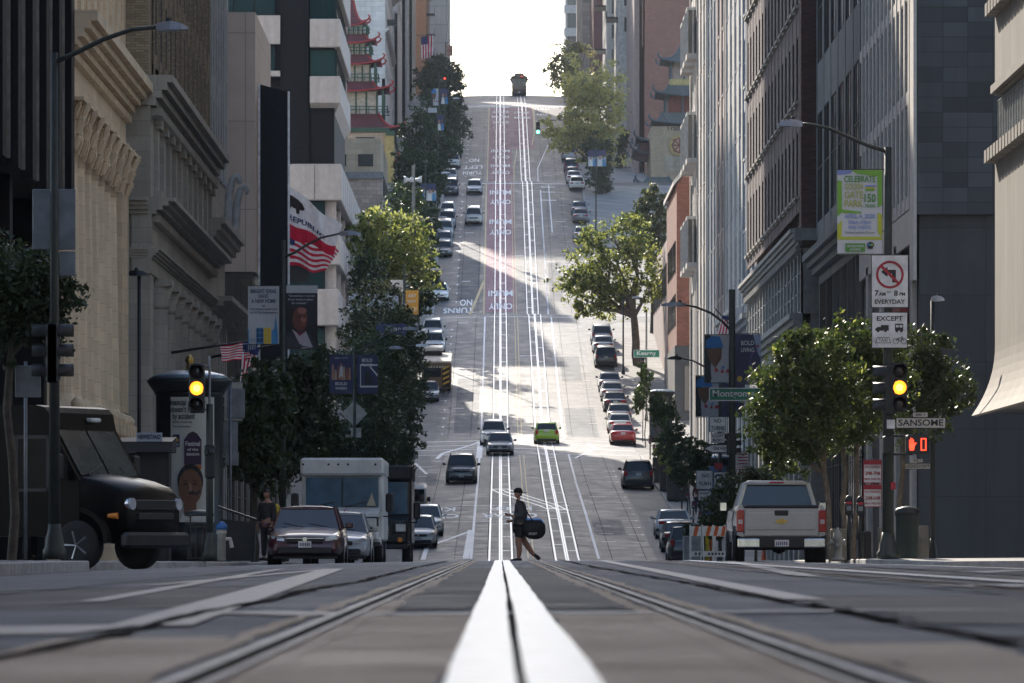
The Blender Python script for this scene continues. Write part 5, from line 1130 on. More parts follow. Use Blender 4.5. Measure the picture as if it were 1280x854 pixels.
b.build('chevron_panel', None, r)
b = MB().mat(M('menu_cream', (.55,.5,.4), .7)); [b.box(-.9+k*.22, -.76+k*.22, -3.345, -3.332, 2.12, 2.28) for k in range(8)]; b.build('menu_strip', None, r)
for sx in (-1, 1):
    for yy in (-2.1, 2.0): wheel(r, sx*1.0, yy, .42, .26)
# ---- yellow sided van -------------------------------------------------------
Yv = 296; Xv = px(512, Yv)+.05
r = thing('van', 'white and yellow utility van on the left beyond the step vans', 'van', (Xv, Yv, gz(Xv, Yv)+.01), 0, None, rx=slope(Yv))
b = MB().mat(paint('white', PAINTS['white'])); b.bbox(-.85, .85, -1.7, 2.4, .95, 1.9, .12); b.mat(TRIM); b.bbox(-.86, .86, -2.4, 2.4, .3, .97, .1); b.mat(M('hi_vis_yellow', (.55,.45,.03), .6)); b.box(.855, .875, -1.5, 2.2, .97, 1.25); b.build('body', None, r)
b = MB().mat(CGL); b.box(-.75, .75, -1.73, -1.7, 1.1, 1.75); b.build('windshield', None, r)
for sx in (-1, 1):
    b = MB().mat(HDL); b.bbox(sx*.62-.14, sx*.62+.14, -2.43, -2.38, .68, .85, .02); b.build('headlight', None, r)
    b = MB().mat(TRIM); b.bbox(sx*.98-.09, sx*.98+.09, -1.6, -1.5, 1.1, 1.35, .02); b.build('mirror', None, r)
    for yy in (-1.5, 1.5): wheel(r, sx*.76, yy, .34, .22)
# ---- cable car ----------------------------------------------------------------
Yc = 858; Xc = px(649, Yc)
r = thing('cable_car', 'old fashioned cable car cresting the top of the hill', 'cable car', (Xc, Yc, prof(Yc)+.05), 0)
CCB = M('cable_car_cream', (.46,.40,.32), .6); CCD = M('cable_car_maroon', (.20,.13,.10), .6)
b = MB().mat(CCD); b.bbox(-1.1, 1.1, 0, 9, .35, 1.25, .05); b.mat(CCB); b.bbox(-1.12, 1.12, -.05, .05, .9, 1.45, .03)
for x in (-1.07,-.55,-.2,.2,.55,1.07): b.box(x-.06, x+.06, -.03, .09, 1.2, 2.6)
b.mat(CCB); b.box(-1.12, 1.12, -.04, .08, 2.45, 2.72); b.build('body', None, r)
b = MB().mat(CGL)
for (a, c_) in ((-1.0,-.6),(-.5,-.25),(-.15,.15),(.25,.5),(.6,1.0)): b.box(a, c_, .0, .05, 1.42, 2.45)
b.build('windows', None, r)
b = MB().mat(M('cable_car_roof', (.36,.33,.29), .6)); b.prism([(-1.28,2.7),(1.28,2.7),(1.2,2.85),(.75,2.98),(.72,3.2),(.4,3.34),(-.4,3.34),(-.72,3.2),(-.75,2.98),(-1.2,2.85)], 'y', -.5, 9.4); b.build('roof', None, r)
b = MB().mat(Memit('red_lamp', (.9,.10,.04), .5)); b.box(.2, .55, -.53, -.5, 2.75, 2.9); b.build('sign_lamp', None, r)
b = MB().mat(TRIM); b.bbox(-1.15, 1.15, -.35, .3, .12, .5, .04); b.box(-.9, .9, 0, 9, .05, .35); b.mat(HDL); b.disc((0,-.38,.42), .13, 'y', .05, 12); b.build('platform', None, r)
for sx in (-1, 1): b = MB().mat(TRIM); b.bbox(sx*1.36-.1, sx*1.36+.1, -.1, .1, 2.2, 2.5, .02); b.box(min(sx*1.1,sx*1.3), max(sx*1.1,sx*1.3), -.02, .02, 2.4, 2.45); b.build('mirror', None, r)
# ================================================================ STREET FURNITURE
POLE = M('painted_pole_green', (.045,.05,.042), .5, .3, var=.2, scale=5); SGB = M('sign_back_metal', (.20,.215,.24), .45, .5); SGW = M('sign_white', (.70,.70,.68), .45); SGK = M('sign_black', (.02,.02,.02), .5)
SGR = M('sign_red', (.38,.02,.035), .5); SGG = M('street_sign_green', (.015,.22,.12), .5); SIGB = M('signal_housing', (.018,.02,.02), .45)
Y_ON = Memit('lamp_amber', (1.0,.30,.02), 1.5); Y_HOT = Memit('lamp_amber_hot', (1.0,.50,.08), 2.6); R_ON = Memit('lamp_red', (1.0,.05,.02), 1.6); G_ON = Memit('lamp_green', (.10,1.0,.55), 5); LENS_OFF = M('unlit_lens', (.03,.02,.02), .2)
def local(root, X, Y, Z): l = root.location; return (X-l[0], Y-l[1], Z-l[2])
class Spot:
    """plan helper: metres relative to a pole foot from picture coordinates at its depth"""
    def __init__(s, root, Y): s.r = root; s.Y = Y
    def x(s, p): return px(p, s.Y)-s.r.location[0]
    def z(s, p): return pz(p, s.Y)-s.r.location[2]
def pole_thing(name, label, cat, xp, Y, pave=True, group=None, X=None):
    X = px(xp, Y) if X is None else X; z = zp(X, Y) if pave else gz(X, Y); r = thing(name, label, cat, (X, Y, z), 0, group); return r, Spot(r, Y)
def pole(r, h, r0=.09, r1=.055, base=True, m=None, x=0):
    q = MB().mat(m or POLE)
    if base: q.lathe([(r0*1.9,0),(r0*1.9,.16),(r0*1.6,.2),(r0*1.45,.36),(r0*1.15,.45),(r0*1.02,.6)], (x,0,0), 12)
    q.tube([(x,0,.0),(x,0,h*.5),(x,0,h)], [r0,(r0+r1)/2,r1], 10); return q.build('pole', None, r)
def arm(r, pts, r0=.05, r1=.03, m=None): q = MB().mat(m or POLE); n = len(pts); q.tube(pts, [r0+(r1-r0)*i/(n-1) for i in range(n)], 8); return q.build('arm', None, r)
def lamp_head(r, x, z, d=1, L=.75, y=0, m=None):
    q = MB().mat(m or M('lamp_housing_grey', (.28,.29,.31), .4, .4)); x1 = x+d*L
    vs = []; fs = []
    for (t, w, h0, h1) in ((0,.05,-.05,.05),(.15,.09,-.07,.08),(.45,.15,-.06,.10),(.8,.14,-.05,.06),(1,.05,-.04,.0)):
        X = x+d*L*t; vs += [(X,y-w,z+h0),(X,y+w,z+h0),(X,y+w*.6,z+h1),(X,y-w*.6,z+h1)]
    for i in range(4):
        for j in range(4): jj = (j+1) % 4; fs.append((i*4+j, i*4+jj, i*4+4+jj, i*4+4+j))
    fs += [(0,1,2,3),(19,18,17,16)]; q.add(vs, fs); q.mat(TRIM); q.tube([(x+d*.2,y,z+.08),(x+d*.2,y,z+.16)], .045, 8); return q.build('lamp_head', None, r)
def arc(x0, z0, x1, z1, lift=.5, n=8, y=0):
    return [(x0+(x1-x0)*t, y, z0+(z1-z0)*(1-(1-t)**2)+lift*math.sin(PI*t)*(1-t)*0) for t in [i/n for i in range(n+1)]]
def signal_head(r, x, z, lit=None, s=1., y=-.18, side=0, n=3):
    """vertical signal; side=0 faces the camera, side=+-1 is turned along X; z is the top"""
    q = MB().mat(SIGB); h = .355*s
    q.bbox(-.17*s, .17*s, -.0, .22*s, -n*h, 0, .03)
    for k in range(n):
        zc = -h*(k+.5); vs = []; fs = []; N = 14; R = .155*s
        for i in range(N): 
            a = -PI*.12+PI*1.24*i/(N-1); vs += [(R*math.cos(a), 0, zc+R*math.sin(a)), (R*math.cos(a), -.26*s, zc+R*math.sin(a)), ((R+.012)*math.cos(a), 0, zc+(R+.012)*math.sin(a)), ((R+.012)*math.cos(a), -.26*s, zc+(R+.012)*math.sin(a))]
        for i in range(N-1): a = i*4; fs += [(a,a+1,a+5,a+4),(a+2,a+6,a+7,a+3),(a+1,a+3,a+7,a+5)]
        q.add(vs, fs, True)
    o = q.build('signal_head', None, r); o.location = (x, y, z); o.rotation_euler = (0, 0, side*PI/2)
    for k in range(n):
        nm = ('red','yellow','green')[k] if n == 3 else 'red'; on = lit == nm
        l = MB().mat({'red':R_ON,'yellow':Y_ON,'green':G_ON}[nm] if on else LENS_OFF); l.lathe([(.15*s,0),(.135*s,.02),(.09*s,.035),(.02,.042)], n=18); l.v = [(a, -c, b) for a, b, c in l.v]
        if on and nm == 'yellow': l.mat(Y_HOT); n0 = len(l.v); l.lathe([(.085*s,.03),(.06*s,.052),(.02,.056)], n=14); l.v[n0:] = [(a, -c, b) for a, b, c in l.v[n0:]]
        lo = l.build('lens', None, o); lo.location = (0, -.002, -h*(k+.5))
    return o
def board(r, name, x0, x1, z0, z1, m, y=-.1, th=.02, border=None, round_=0): 
    q = MB().mat(border or m); q.box(x0, x1, y, y+th, z0, z1)
    if border: q.mat(m); b = .018*max(1, (x1-x0)); q.box(x0+b, x1-b, y-.004, y, z0+b, z1-b)
    return q.build(name, None, r)
def banner(r, x0, x1, z0, z1, m, y=-.03, n=8, wob=.03, back=None, brackets=True, px_=0):
    """cloth banner with slight waves; returns its surface depth function"""
    fy = lambda x, z: y+wob*math.sin((z-z0)*3.1+x*2.3)
    q = MB().mat(m); vs = []; fs = []
    for j in range(n+1):
        for i in range(5): X = x0+(x1-x0)*i/4; Z = z0+(z1-z0)*j/n; vs.append((X, fy(X, Z), Z))
    for j in range(n):
        for i in range(4): a = j*5+i; fs.append((a, a+1, a+6, a+5))
    k = len(vs); vs2 = [(v[0], v[1]+.006, v[2]) for v in vs]; q.add(vs+vs2, fs+[tuple(k+i for i in reversed(f)) for f in fs]); o = q.build('banner', None, r, fix=False)
    if brackets: b = MB().mat(POLE); [b.tube([(px_, 0, z), (x0 if abs(x0-px_) > abs(x1-px_) else x1, 0, z)], .014, 5) for z in (z0-.02, z1+.02)]; b.build('bracket', None, r)
    return o, fy
def art(par, name, items, fy, off=.008, st=.0012):
    """flat printed shapes laid on a cloth or board: ('box',mat,x0,x1,z0,z1) ('poly',mat,[(x,z)..]) ('text',mat,str,x,z,size,width|None)"""
    q = MB(); k = 0
    for it in items:
        k += 1; q.mat(it[1]); n0 = len(q.v); o = off+st*k
        if it[0] == 'box':
            _, _, a, b, c, d = it; nz = max(1, int((d-c)/.12)); vs = []; fs = []
            for j in range(nz+1): vs += [(a, 0, c+(d-c)*j/nz), (b, 0, c+(d-c)*j/nz)]
            for j in range(nz): fs.append((2*j, 2*j+1, 2*j+3, 2*j+2))
            q.add(vs, fs)
        elif it[0] == 'poly': q.add([(a, 0, b) for a, b in it[2]], [tuple(range(len(it[2])))])
        elif it[0] == 'ell': _, _, a, b, ra, rb = it; q.add([(a+ra*math.cos(2*PI*i/20), 0, b+rb*math.sin(2*PI*i/20)) for i in range(20)], [tuple(range(20))])
        else: text(q, it[2], it[3], it[4], it[5], 0, width=it[6] if len(it) > 6 else None, bold=.02)
        for i in range(n0, len(q.v)): v = q.v[i]; q.v[i] = (v[0], fy(v[0], v[2])-o, v[2])
    return q.build(name, None, par, fix=False)
flat = lambda y: (lambda x, z: y)
def C(name, *c): return M('print_'+name, c, .7, var=.04)
# --- near left lamp pole with sign backs --------------------------------------
r, S = pole_thing('street_lamp', 'tall lamp post at the left corner carrying grey sign backs and side facing signals', 'street lamp', 68, 95)
pole(r, S.z(66), .105, .06); arm(r, [(0,0,S.z(78)),(S.x(95),0,S.z(66)),(S.x(130),0,S.z(49)),(S.x(165),0,S.z(37)),(S.x(196),0,S.z(34))], .045, .035); lamp_head(r, S.x(195), S.z(34), 1, S.x(235)-S.x(195))
for (a, b, c, d) in ((40,62,236,312),(72,94,236,312),(74,94,314,345)): q = MB().mat(SGB); q.bbox(S.x(a), S.x(b), .08, .11, S.z(d), S.z(c), .012); q.build('sign_back', None, r)
signal_head(r, S.x(66)+.1, S.z(404), None, .95, 0, side=1); signal_head(r, S.x(66)-.1, S.z(404), None, .95, 0, side=-1)
# sign pole at the edge
r, S = pole_thing('sign_post', 'thin sign post with a grey blank sign back at the far left', 'sign post', 32, 97)
pole(r, S.z(452), .03, .03, False, SGB); q = MB().mat(SGB); q.bbox(S.x(19), S.x(51), -.04, -.02, S.z(497), S.z(457), .01); q.build('sign_back', None, r)
# signal C
r, S = pole_thing('traffic_signal', 'traffic signal glowing amber in front of the round advertising column', 'traffic light', 262, 121)
pole(r, S.z(505), .085, .075); q = MB().mat(SGB); q.tube([(0,0,S.z(505)),(0,0,S.z(445))], .03, 6); q.tube([(0,0,S.z(512)),(S.x(247),0,S.z(512))], .025, 6); q.tube([(0,0,S.z(458)),(S.x(247),0,S.z(458))], .02, 6); q.build('bracket', None, r)
signal_head(r, S.x(246.5), S.z(455), 'yellow', 1.0, -.2); signal_head(r, S.x(262), S.z(560), None, .5, -.1, side=1, n=1)
q = MB().mat(SIGB); q.bbox(S.x(256), S.x(269), -.14, .1, S.z(598), S.z(556), .03); q.build('control_box', None, r)
# advertising columns
def advert_column(label, xp, Y, wpx, ytop, ybot, ad, finial=True):
    r, S = pole_thing('advertising_column', label, 'kiosk', xp, Y); R = wpx/2*Y/F*.86; H = S.z(ytop); 
    q = MB().mat(SIGB); q.lathe([(R*1.0,0),(R*1.0,.45),(R*.94,.5),(R*.94,H*.86),(R*1.0,H*.87)], n=28); q.build('drum', None, r)
    q = MB().mat(SIGB); q.lathe([(R*.95,H*.865),(R*1.04,H*.885),(R*1.17,H*.92),(R*1.2,H*.935),(R*1.16,H*.94)], n=28); q.mat(M('column_roof_metal', (.20,.26,.32), .35, .4)); q.lathe([(R*1.17,H*.941),(R*.95,H*.965),(R*.5,H*.985),(.05,H*.99)], n=28)
    if finial: q.mat(M('brass', (.42,.28,.08), .35, .8)); q.lathe([(.06,H*.98),(.1,H*1.0),(.07,H*1.015),(.13,H*1.035),(.09,H*1.055),(.01,H*1.07)], n=12)
    q.build('roof', None, r)
    # curved poster on the camera side
    fy = lambda x, z: -math.sqrt(max(.001, (R*.96)**2-x*x))
    p = MB().mat(ad['bg']); vs = []; fs = []; a0, a1 = ad['span']; z0, z1 = H*.2, H*.845; N = 12
    for i in range(N+1):
        X = R*(a0+(a1-a0)*i/N); vs += [(X, fy(X, 0), z0), (X, fy(X, 0), z1)]
    for i in range(N): fs.append((2*i, 2*i+2, 2*i+3, 2*i+1))
    p.add(vs, fs); po = p.build('poster', None, r, fix=False)
    art(po, 'print', ad['art'](R, z0, z1), fy, .02, .006)
    return r
BLK_ = C('black', .02,.02,.025); NAVY = C('navy', .02,.03,.12); WHT = C('white', .62,.63,.60); SKN = C('skin_brown', .16,.085,.05); SKD = C('skin_dark', .06,.03,.022); GOLD = C('gold', .55,.38,.04)
def ad1(R, z0, z1):
    h = z1-z0; a = -.42*R; f = []
    x = lambda u: (-.45+u*.85*1.0)*R
    for k, t_ in enumerate(('Financial security', "doesn't happen", 'by accident')): f.append(('text', BLK_, t_, x(.5) if k < 2 else x(.40), z1-h*(.045+.055*k), .22, R*(1.05 if k == 0 else .9 if k == 1 else .62)))
    f += [('text', BLK_, 'See how we can help', x(.35), z1-h*.20, .08, R*.55), ('text', BLK_, 'The benefits add up', x(.33), z1-h*.235, .07, R*.5)]
    f += [('box', NAVY, x(.05), x(.27), z1-h*.40, z1-h*.30), ('poly', GOLD, [(x(.07),z1-h*.33),(x(.13),z1-h*.31),(x(.25),z1-h*.345),(x(.2),z1-h*.36)]), ('text', WHT, 'RBC', x(.16), z1-h*.38, .09, R*.15)]
    px0, px1 = x(.42), x(.98)
    f += [('poly', C('plum', .04,.02,.05), [(px0,z1-h*.54),(px1,z1-h*.54),(px1,z1-h*.34),(px1-.12,z1-h*.29),((px0+px1)/2,z1-h*.275),(px0+.12,z1-h*.29),(px0,z1-h*.34)]), ('box', C('orange', .45,.14,.03), px0, px1, z1-h*.575, z1-h*.545), ('text', WHT, 'Festival', (px0+px1)/2, z1-h*.375, .17, R*.4), ('text', WHT, 'of the', (px0+px1)/2, z1-h*.42, .1, R*.3), ('text', WHT, 'SEASON', (px0+px1)/2, z1-h*.46, .1, R*.35)]
    # man's portrait, head and collar
    cx, cz = x(.62), z1-h*.72
    f += [('ell', BLK_, cx, cz+h*.05, R*.36, h*.135), ('ell', SKN, cx, cz, R*.33, h*.145), ('box', SKN, cx-.17*R, cx+.17*R, z0+h*.06, cz-h*.06), ('ell', SKD, cx-R*.13, cz+h*.025, R*.07, h*.012), ('ell', SKD, cx+R*.13, cz+h*.025, R*.07, h*.012),
          ('box', SKD, cx-R*.2, cx-R*.06, cz+h*.05, cz+h*.057), ('box', SKD, cx+R*.06, cx+R*.2, cz+h*.05, cz+h*.057), ('poly', C('skin_lit', .28,.16,.10), [(cx-R*.02,cz+h*.03),(cx+R*.03,cz+h*.03),(cx+R*.06,cz-h*.035),(cx-R*.05,cz-h*.035)]), ('ell', C('lip', .20,.07,.05), cx, cz-h*.072, R*.11, h*.011),
          ('poly', WHT, [(cx-R*.3,z0),(cx-R*.2,z0+h*.07),(cx,z0+h*.02),(cx+R*.22,z0+h*.09),(cx+R*.33,z0+h*.02),(cx+R*.33,z0)])]
    return f
advert_column('round advertising column with a portrait poster and a brass finial, left pavement', 237, 149, 104, 460, 690, dict(bg=C('poster_cream', .50,.52,.47), span=(-.48,.72), art=ad1))
advert_column('blue advertising column behind the no turn signs on the right', 894, 280, 44, 567, 690, dict(bg=C('poster_blue', .05,.11,.22), span=(-.7,.7), art=lambda R,z0,z1: [('box', C('poster_deep', .02,.05,.12), -R*.5, R*.5, z0+.4, z0+1.4), ('text', WHT, 'CITY', 0, z1-.5, .4, R*.9)]), finial=False)
advert_column('small dark advertising column among the potted shrubs on the right', 826, 396, 36, 486, 560, dict(bg=C('poster_dark', .04,.04,.045), span=(-.6,.6), art=lambda R,z0,z1: [('box', WHT, -R*.4, R*.4, z1-.7, z1-.3)]), finial=False)
# news stand
r, S = pole_thing('news_stand', 'dark newsstand with a lettered awning beside the delivery truck', 'kiosk', 195, 139)
q = MB().mat(FRD); q.bbox(S.x(160), S.x(212), -.4, .8, 0, S.z(562), .03); q.build('booth', None, r)
q = MB().mat(FRD); q.prism([(-1.0, S.z(566)), (-.98, S.z(553)), (.8, S.z(546)), (.8, S.z(566))], 'x', S.x(150), S.x(218)); q.mat(C('pale_blue', .30,.36,.45)); q.box(S.x(174), S.x(206), -1.05, -1.01, S.z(553), S.z(542)); q.mat(BLK_); text(q, 'NEWSSTAND', S.x(190), S.z(547.5), .15, -1.06, width=.55, bold=.03); q.build('awning', None, r, fix=False)
r, S = pole_thing('street_lamp', 'slim lamp on a dark post in front of the stone colonnade, left', 'street lamp', 174, 152)
pole(r, S.z(345), .06, .05, True, SIGB); lamp_head(r, -.28, S.z(342), 1, .5, m=SIGB)
# lamp post D with two banners
r, S = pole_thing('street_lamp', 'green lamp post with a club banner and a portrait banner, left pavement', 'street lamp', 354, 175)
pole(r, S.z(300), .10, .07); arm(r, [(0,0,S.z(322)),(S.x(368),0,S.z(316)),(S.x(384),0,S.z(306)),(S.x(402),0,S.z(297)),(S.x(425),0,S.z(292))], .045, .03); lamp_head(r, S.x(424), S.z(292), 1, S.x(451)-S.x(424))
x0, x1, z0, z1 = S.x(310), S.x(349), S.z(430), S.z(358); o, fy = banner(r, x0, x1, z0, z1, C('banner_grey', .42,.43,.45)); w = x1-x0; h = z1-z0; cx = (x0+x1)/2; DBL = C('deep_blue', .02,.05,.13); SKY = C('sky_blue', .06,.22,.42); YEL = C('mustard', .60,.42,.10)
A = [('text', DBL, t_, cx, z1-h*(.09+.085*k), .17, w*ww) for k, (t_, ww) in enumerate((('BRIGHT IDEAS', .82), ('HAVE', .3), ('A NEW HOME', .78)))]
A += [('text', DBL, 'visit', cx, z1-h*.34, .09, w*.12), ('text', DBL, 'The Commonwealth Club', cx, z1-h*.395, .085, w*.86), ('text', DBL, 'at 110 The Embarcadero', cx, z1-h*.455, .085, w*.86)]
A += [('box', SKY, x0+w*.27, x0+w*.50, z0, z0+h*.28), ('box', YEL, x0+w*.5, x0+w*.74, z0, z0+h*.28), ('poly', SKY, [(x0+w*.76,z0),(x0+w*.97,z0),(x0+w*.95,z0+h*.25),(x0+w*.89,z0+h*.5),(x0+w*.84,z0+h*.25),(x0+w*.76,z0+h*.24)]), ('box', SKY, x0, x0+w*.04, z0, z0+h*.25), ('text', SKY, 'club', x0+w*.14, z0+h*.07, .09, w*.16)]
A += [('box', m_, x0+w*(.29+.11*i), x0+w*(.37+.11*i), z0+h*(.03+.085*j), z0+h*(.095+.085*j)) for i, m_ in ((0,DBL),(1,DBL),(2,GOLD),(3,GOLD)) for j in range(3)]
art(o, 'print', A, fy)
x0, x1, z0, z1 = S.x(358), S.x(397), S.z(436), S.z(357); o, fy = banner(r, x0, x1, z0, z1, BLK_); w = x1-x0; h = z1-z0; cx = (x0+x1)/2; SKP = C('portrait_skin', .13,.045,.035); SKL = C('portrait_light', .30,.12,.09)
A = [('box', C('banner_grey'), x0, x1, z1-h*.12, z1), ('text', C('grey_text', .2,.2,.22), '- COMMONWEALTH CLUB -', cx, z1-h*.085, .07, w*.9)]
A += [('text', C('pale_text', .4,.4,.4), t_, cx-w*.04*k, z1-h*(.165+.058*k), .085, w*ww) for k, (t_, ww) in enumerate((('"Sometimes I wonder', .86), ('if our grace is taken', .8), ('for granted."', .5)))]
A += [('poly', C('suit', .035,.035,.045), [(x0,z0+h*.02),(x1,z0+h*.02),(x1-w*.02,z0+h*.08),(x0+w*.72,z0+h*.26),(x0+w*.2,z0+h*.30),(x0,z0+h*.22)]), ('ell', SKP, x0+w*.44, z0+h*.47, w*.25, h*.19), ('ell', SKL, x0+w*.50, z0+h*.60, w*.15, h*.05), ('ell', SKL, x0+w*.55, z0+h*.46, w*.09, h*.05), ('ell', SKD, x0+w*.42, z0+h*.50, w*.06, h*.015), ('ell', SKD, x0+w*.58, z0+h*.50, w*.05, h*.013), ('ell', C('lip'), x0+w*.52, z0+h*.38, w*.09, h*.02), ('poly', C('shirt_stripe', .40,.36,.40), [(x0+w*.18,z0+h*.31),(x0+w*.5,z0),(x0+w*.85,z0+h*.02),(x0+w*.62,z0+h*.28),(x0+w*.42,z0+h*.22)]), ('poly', C('wine', .15,.02,.04), [(x0+w*.25,z0+h*.3),(x0+w*.42,z0+h*.2),(x0+w*.62,z0+h*.24),(x0+w*.6,z0+h*.3),(x0+w*.44,z0+h*.25)])]
art(o, 'print', A, fy)
# lamp post E, BOLD banners, diamond sign back
r, S = pole_thing('street_lamp', 'lamp post with two navy bold works banners above a diamond sign back', 'street lamp', 443, 258)
pole(r, S.z(436), .09, .06); arm(r, [(0,0,S.z(442)),(S.x(462),0,S.z(432)),(S.x(485),0,S.z(418)),(S.x(505),0,S.z(411))], .045, .03); lamp_head(r, S.x(503), S.z(411), 1, .75)
arm(r, [(0,0,S.z(450)),(S.x(462),0,S.z(443)),(S.x(478),0,S.z(436)),(S.x(488),0,S.z(435))], .03, .025); lamp_head(r, S.x(486), S.z(435), 1, .7)
NV = C('banner_navy', .04,.045,.11); PNK = C('warm_figures', .38,.20,.14)
def bold(r, S, a, b, c, d, word, seed, first=None):
    x0, x1, z0, z1 = S.x(a), S.x(b), S.z(d), S.z(c); o, fy = banner(r, x0, x1, z0, z1, NV); w = x1-x0; h = z1-z0; cx = (x0+x1)/2; rn = random.Random(seed); A = []
    if seed % 2 == 0:
        A += [('text', C('pale_text'), 'SEEK OUT', cx, z1-h*.08, h*.05, w*.6)]
        for i in range(7): X = x0+w*(.08+.12*i); A.append(('poly', [PNK, C('tan_fig', .40,.28,.18), C('rust_fig', .25,.09,.06)][i % 3], [(X,z0+h*.35),(X+w*.12,z0+h*.36),(X+w*.10,z0+h*(.6+.15*rn.random())),(X+w*.03,z0+h*(.62+.15*rn.random()))]))
        A += [('poly', C('dress_white', .5,.5,.52), [(x0+w*.4,z0+h*.4),(x0+w*.62,z0+h*.42),(x0+w*.55,z0+h*.72),(x0+w*.45,z0+h*.7)]), ('ell', PNK, x0+w*.5, z0+h*.75, w*.05, h*.03)]
        A += [('text', WHT, 'BOLD', cx, z0+h*.25, h*.11, w*.5), ('text', WHT, word, cx, z0+h*.13, h*.09, w*.5)]
    else:
        A += [('text', WHT, 'BOLD', cx, z1-h*.14, h*.12, w*.5), ('text', WHT, word, cx, z1-h*.26, h*.10, w*.5)]
        A += [('box', WHT, x0+w*.16, x0+w*.20, z0+h*.2, z0+h*.75), ('box', WHT, x0+w*.16, x1, z0+h*.72, z0+h*.76), ('poly', C('dark_fig', .03,.03,.035), [(x0+w*.35,z0+h*.25),(x0+w*.6,z0+h*.22),(x0+w*.78,z0+h*.3),(x0+w*.55,z0+h*.62),(x0+w*.42,z0+h*.6)]), ('poly', WHT, [(x0+w*.6,z0+h*.7),(x0+w*.66,z0+h*.7),(x1,z0+h*.5),(x1,z0+h*.44)]), ('box', WHT, x0+w*.16, x1, z0+h*.16, z0+h*.2)]
    art(o, 'print', A, fy)
bold(r, S, 412, 441, 444, 492, 'WORKS', 2); bold(r, S, 446, 472, 444, 492, 'PLANS', 3)
q = MB().mat(M('blank_sign_back', (.42,.42,.40), .5, .3)); cz = S.z(517); d = .60; q.prism([(-d,cz),(0,cz-d),(d,cz),(0,cz+d)], 'y', .09, .11); q.build('diamond_sign', None, r)
q = MB().mat(MC['blank_sign_back']); q.bbox(S.x(440)-.3, S.x(440)+.42, .09, .11, S.z(547), S.z(535), .01); q.build('square_sign', None, r)
# posts higher up the left pavement
def post(name, label, xp, Y, ytop, lamp=None, banners=(), signs=(), side=1, m=None, X=None, r0=.08):
    r, S = pole_thing(name, label, 'street lamp' if lamp else 'sign post', xp, Y, X=X); pole(r, S.z(ytop), r0, r0*.75, True, m)
    if lamp: (lx, ly, bx, by) = lamp; arm(r, [(0,0,S.z(by)),(S.x(xp+(lx-xp)*.35),0,S.z(by+(ly-by)*.55)),(S.x(xp+(lx-xp)*.7),0,S.z(by+(ly-by)*.92)),(S.x(lx),0,S.z(ly))], .045, .03, m); lamp_head(r, S.x(lx), S.z(ly), side, .8, m=M('pale_lamp', (.5,.52,.55), .4))
    for (a, b, c, d, m1, A) in banners: x0, x1, z0, z1 = S.x(a), S.x(b), S.z(d), S.z(c); o, fy = banner(r, x0, x1, z0, z1, m1, wob=.02); art(o, 'print', A(x0, x1, z0, z1), fy, .012)
    return r, S
def people_print(x0, x1, z0, z1):
    w, h = x1-x0, z1-z0; return [('box', NV, x0, x1, z0+h*.6, z1), ('ell', PNK, x0+w*.35, z0+h*.55, w*.14, h*.13), ('ell', SKN, x0+w*.72, z0+h*.6, w*.13, h*.12), ('poly', WHT, [(x0+w*.1,z0),(x0+w*.6,z0),(x0+w*.5,z0+h*.42),(x0+w*.2,z0+h*.42)]), ('poly', SKY, [(x0+w*.6,z0),(x1,z0),(x0+w*.9,z0+h*.45),(x0+w*.65,z0+h*.45)])]
def cap_print(x0, x1, z0, z1):
    w, h = x1-x0, z1-z0; BL = C('cap_blue', .03,.20,.50); DT = C('dark_tee', .02,.03,.035)
    return [('box', DT, x0, x0+w*.25, z0, z1), ('poly', BL, [(x0+w*.05,z1-h*.28),(x0+w*.06,z1-h*.1),(x0+w*.3,z1-h*.02),(x0+w*.6,z1-h*.03),(x0+w*.75,z1-h*.26)]), ('poly', SKN, [(x0+w*.1,z1-h*.29),(x0+w*.68,z1-h*.27),(x0+w*.66,z1-h*.5),(x0+w*.42,z1-h*.7),(x0+w*.15,z1-h*.5)]), ('ell', SKD, x0+w*.45, z1-h*.40, w*.07, h*.015), ('poly', DT, [(x0,z0+h*.05),(x0+w*.28,z0+h*.05),(x0+w*.2,z0+h*.5),(x0,z0+h*.55)]), ('poly', SGR, [(x0+w*.4,z0+h*.22),(x0+w*.55,z0+h*.22),(x0+w*.5,z0+h*.3),(x0+w*.4,z0+h*.3)]), ('poly', BL, [(x0+w*.62,z0+h*.28),(x0+w*.8,z0+h*.3),(x0+w*.75,z0+h*.36)]), ('poly', SGR, [(x0+w*.84,z0+h*.2),(x1,z0+h*.2),(x1,z0+h*.28),(x0+w*.86,z0+h*.28)]), ('poly', SGR, [(x0+w*.64,z0+h*.2),(x0+w*.76,z0+h*.2),(x0+w*.74,z0+h*.27),(x0+w*.66,z0+h*.27)])]
r, S = post('street_lamp', 'lamp post with an orange banner and a square swirl sign, left of the first crossing', 505, 397, 330, (538, 337, 505, 347), [(507,523,363,393,C('orange_banner', .62,.33,.06), lambda a,b,c,d: [('text', WHT, 'ART', (a+b)/2, d-.4, .3, .6), ('text', WHT, 'NOW', (a+b)/2, d-.8, .3, .6), ('box', C('pale_orange', .7,.5,.25), a+.1, b-.1, c+.2, c+.5)])])
q = MB().mat(SGW); q.bbox(S.x(488), S.x(504), -.1, -.05, S.z(366), S.z(350), .02); q.mat(SGK)
for i in range(14): a = .5+i*.36; q.tube([(S.x(496)+.20*math.cos(a)*(1-.02*i), -.12, S.z(358)+.24*math.sin(a)*(1-.02*i)), (S.x(496)+.20*math.cos(a+.36)*(1-.02*i), -.12, S.z(358)+.24*math.sin(a+.36)*(1-.02*i))], .05, 5)
q.build('swirl_sign', None, r)
r, S = post('street_lamp', 'lamp post with a navy sign panel low beside the left parked cars', 476, 318, 396, (520, 432, 476, 446))
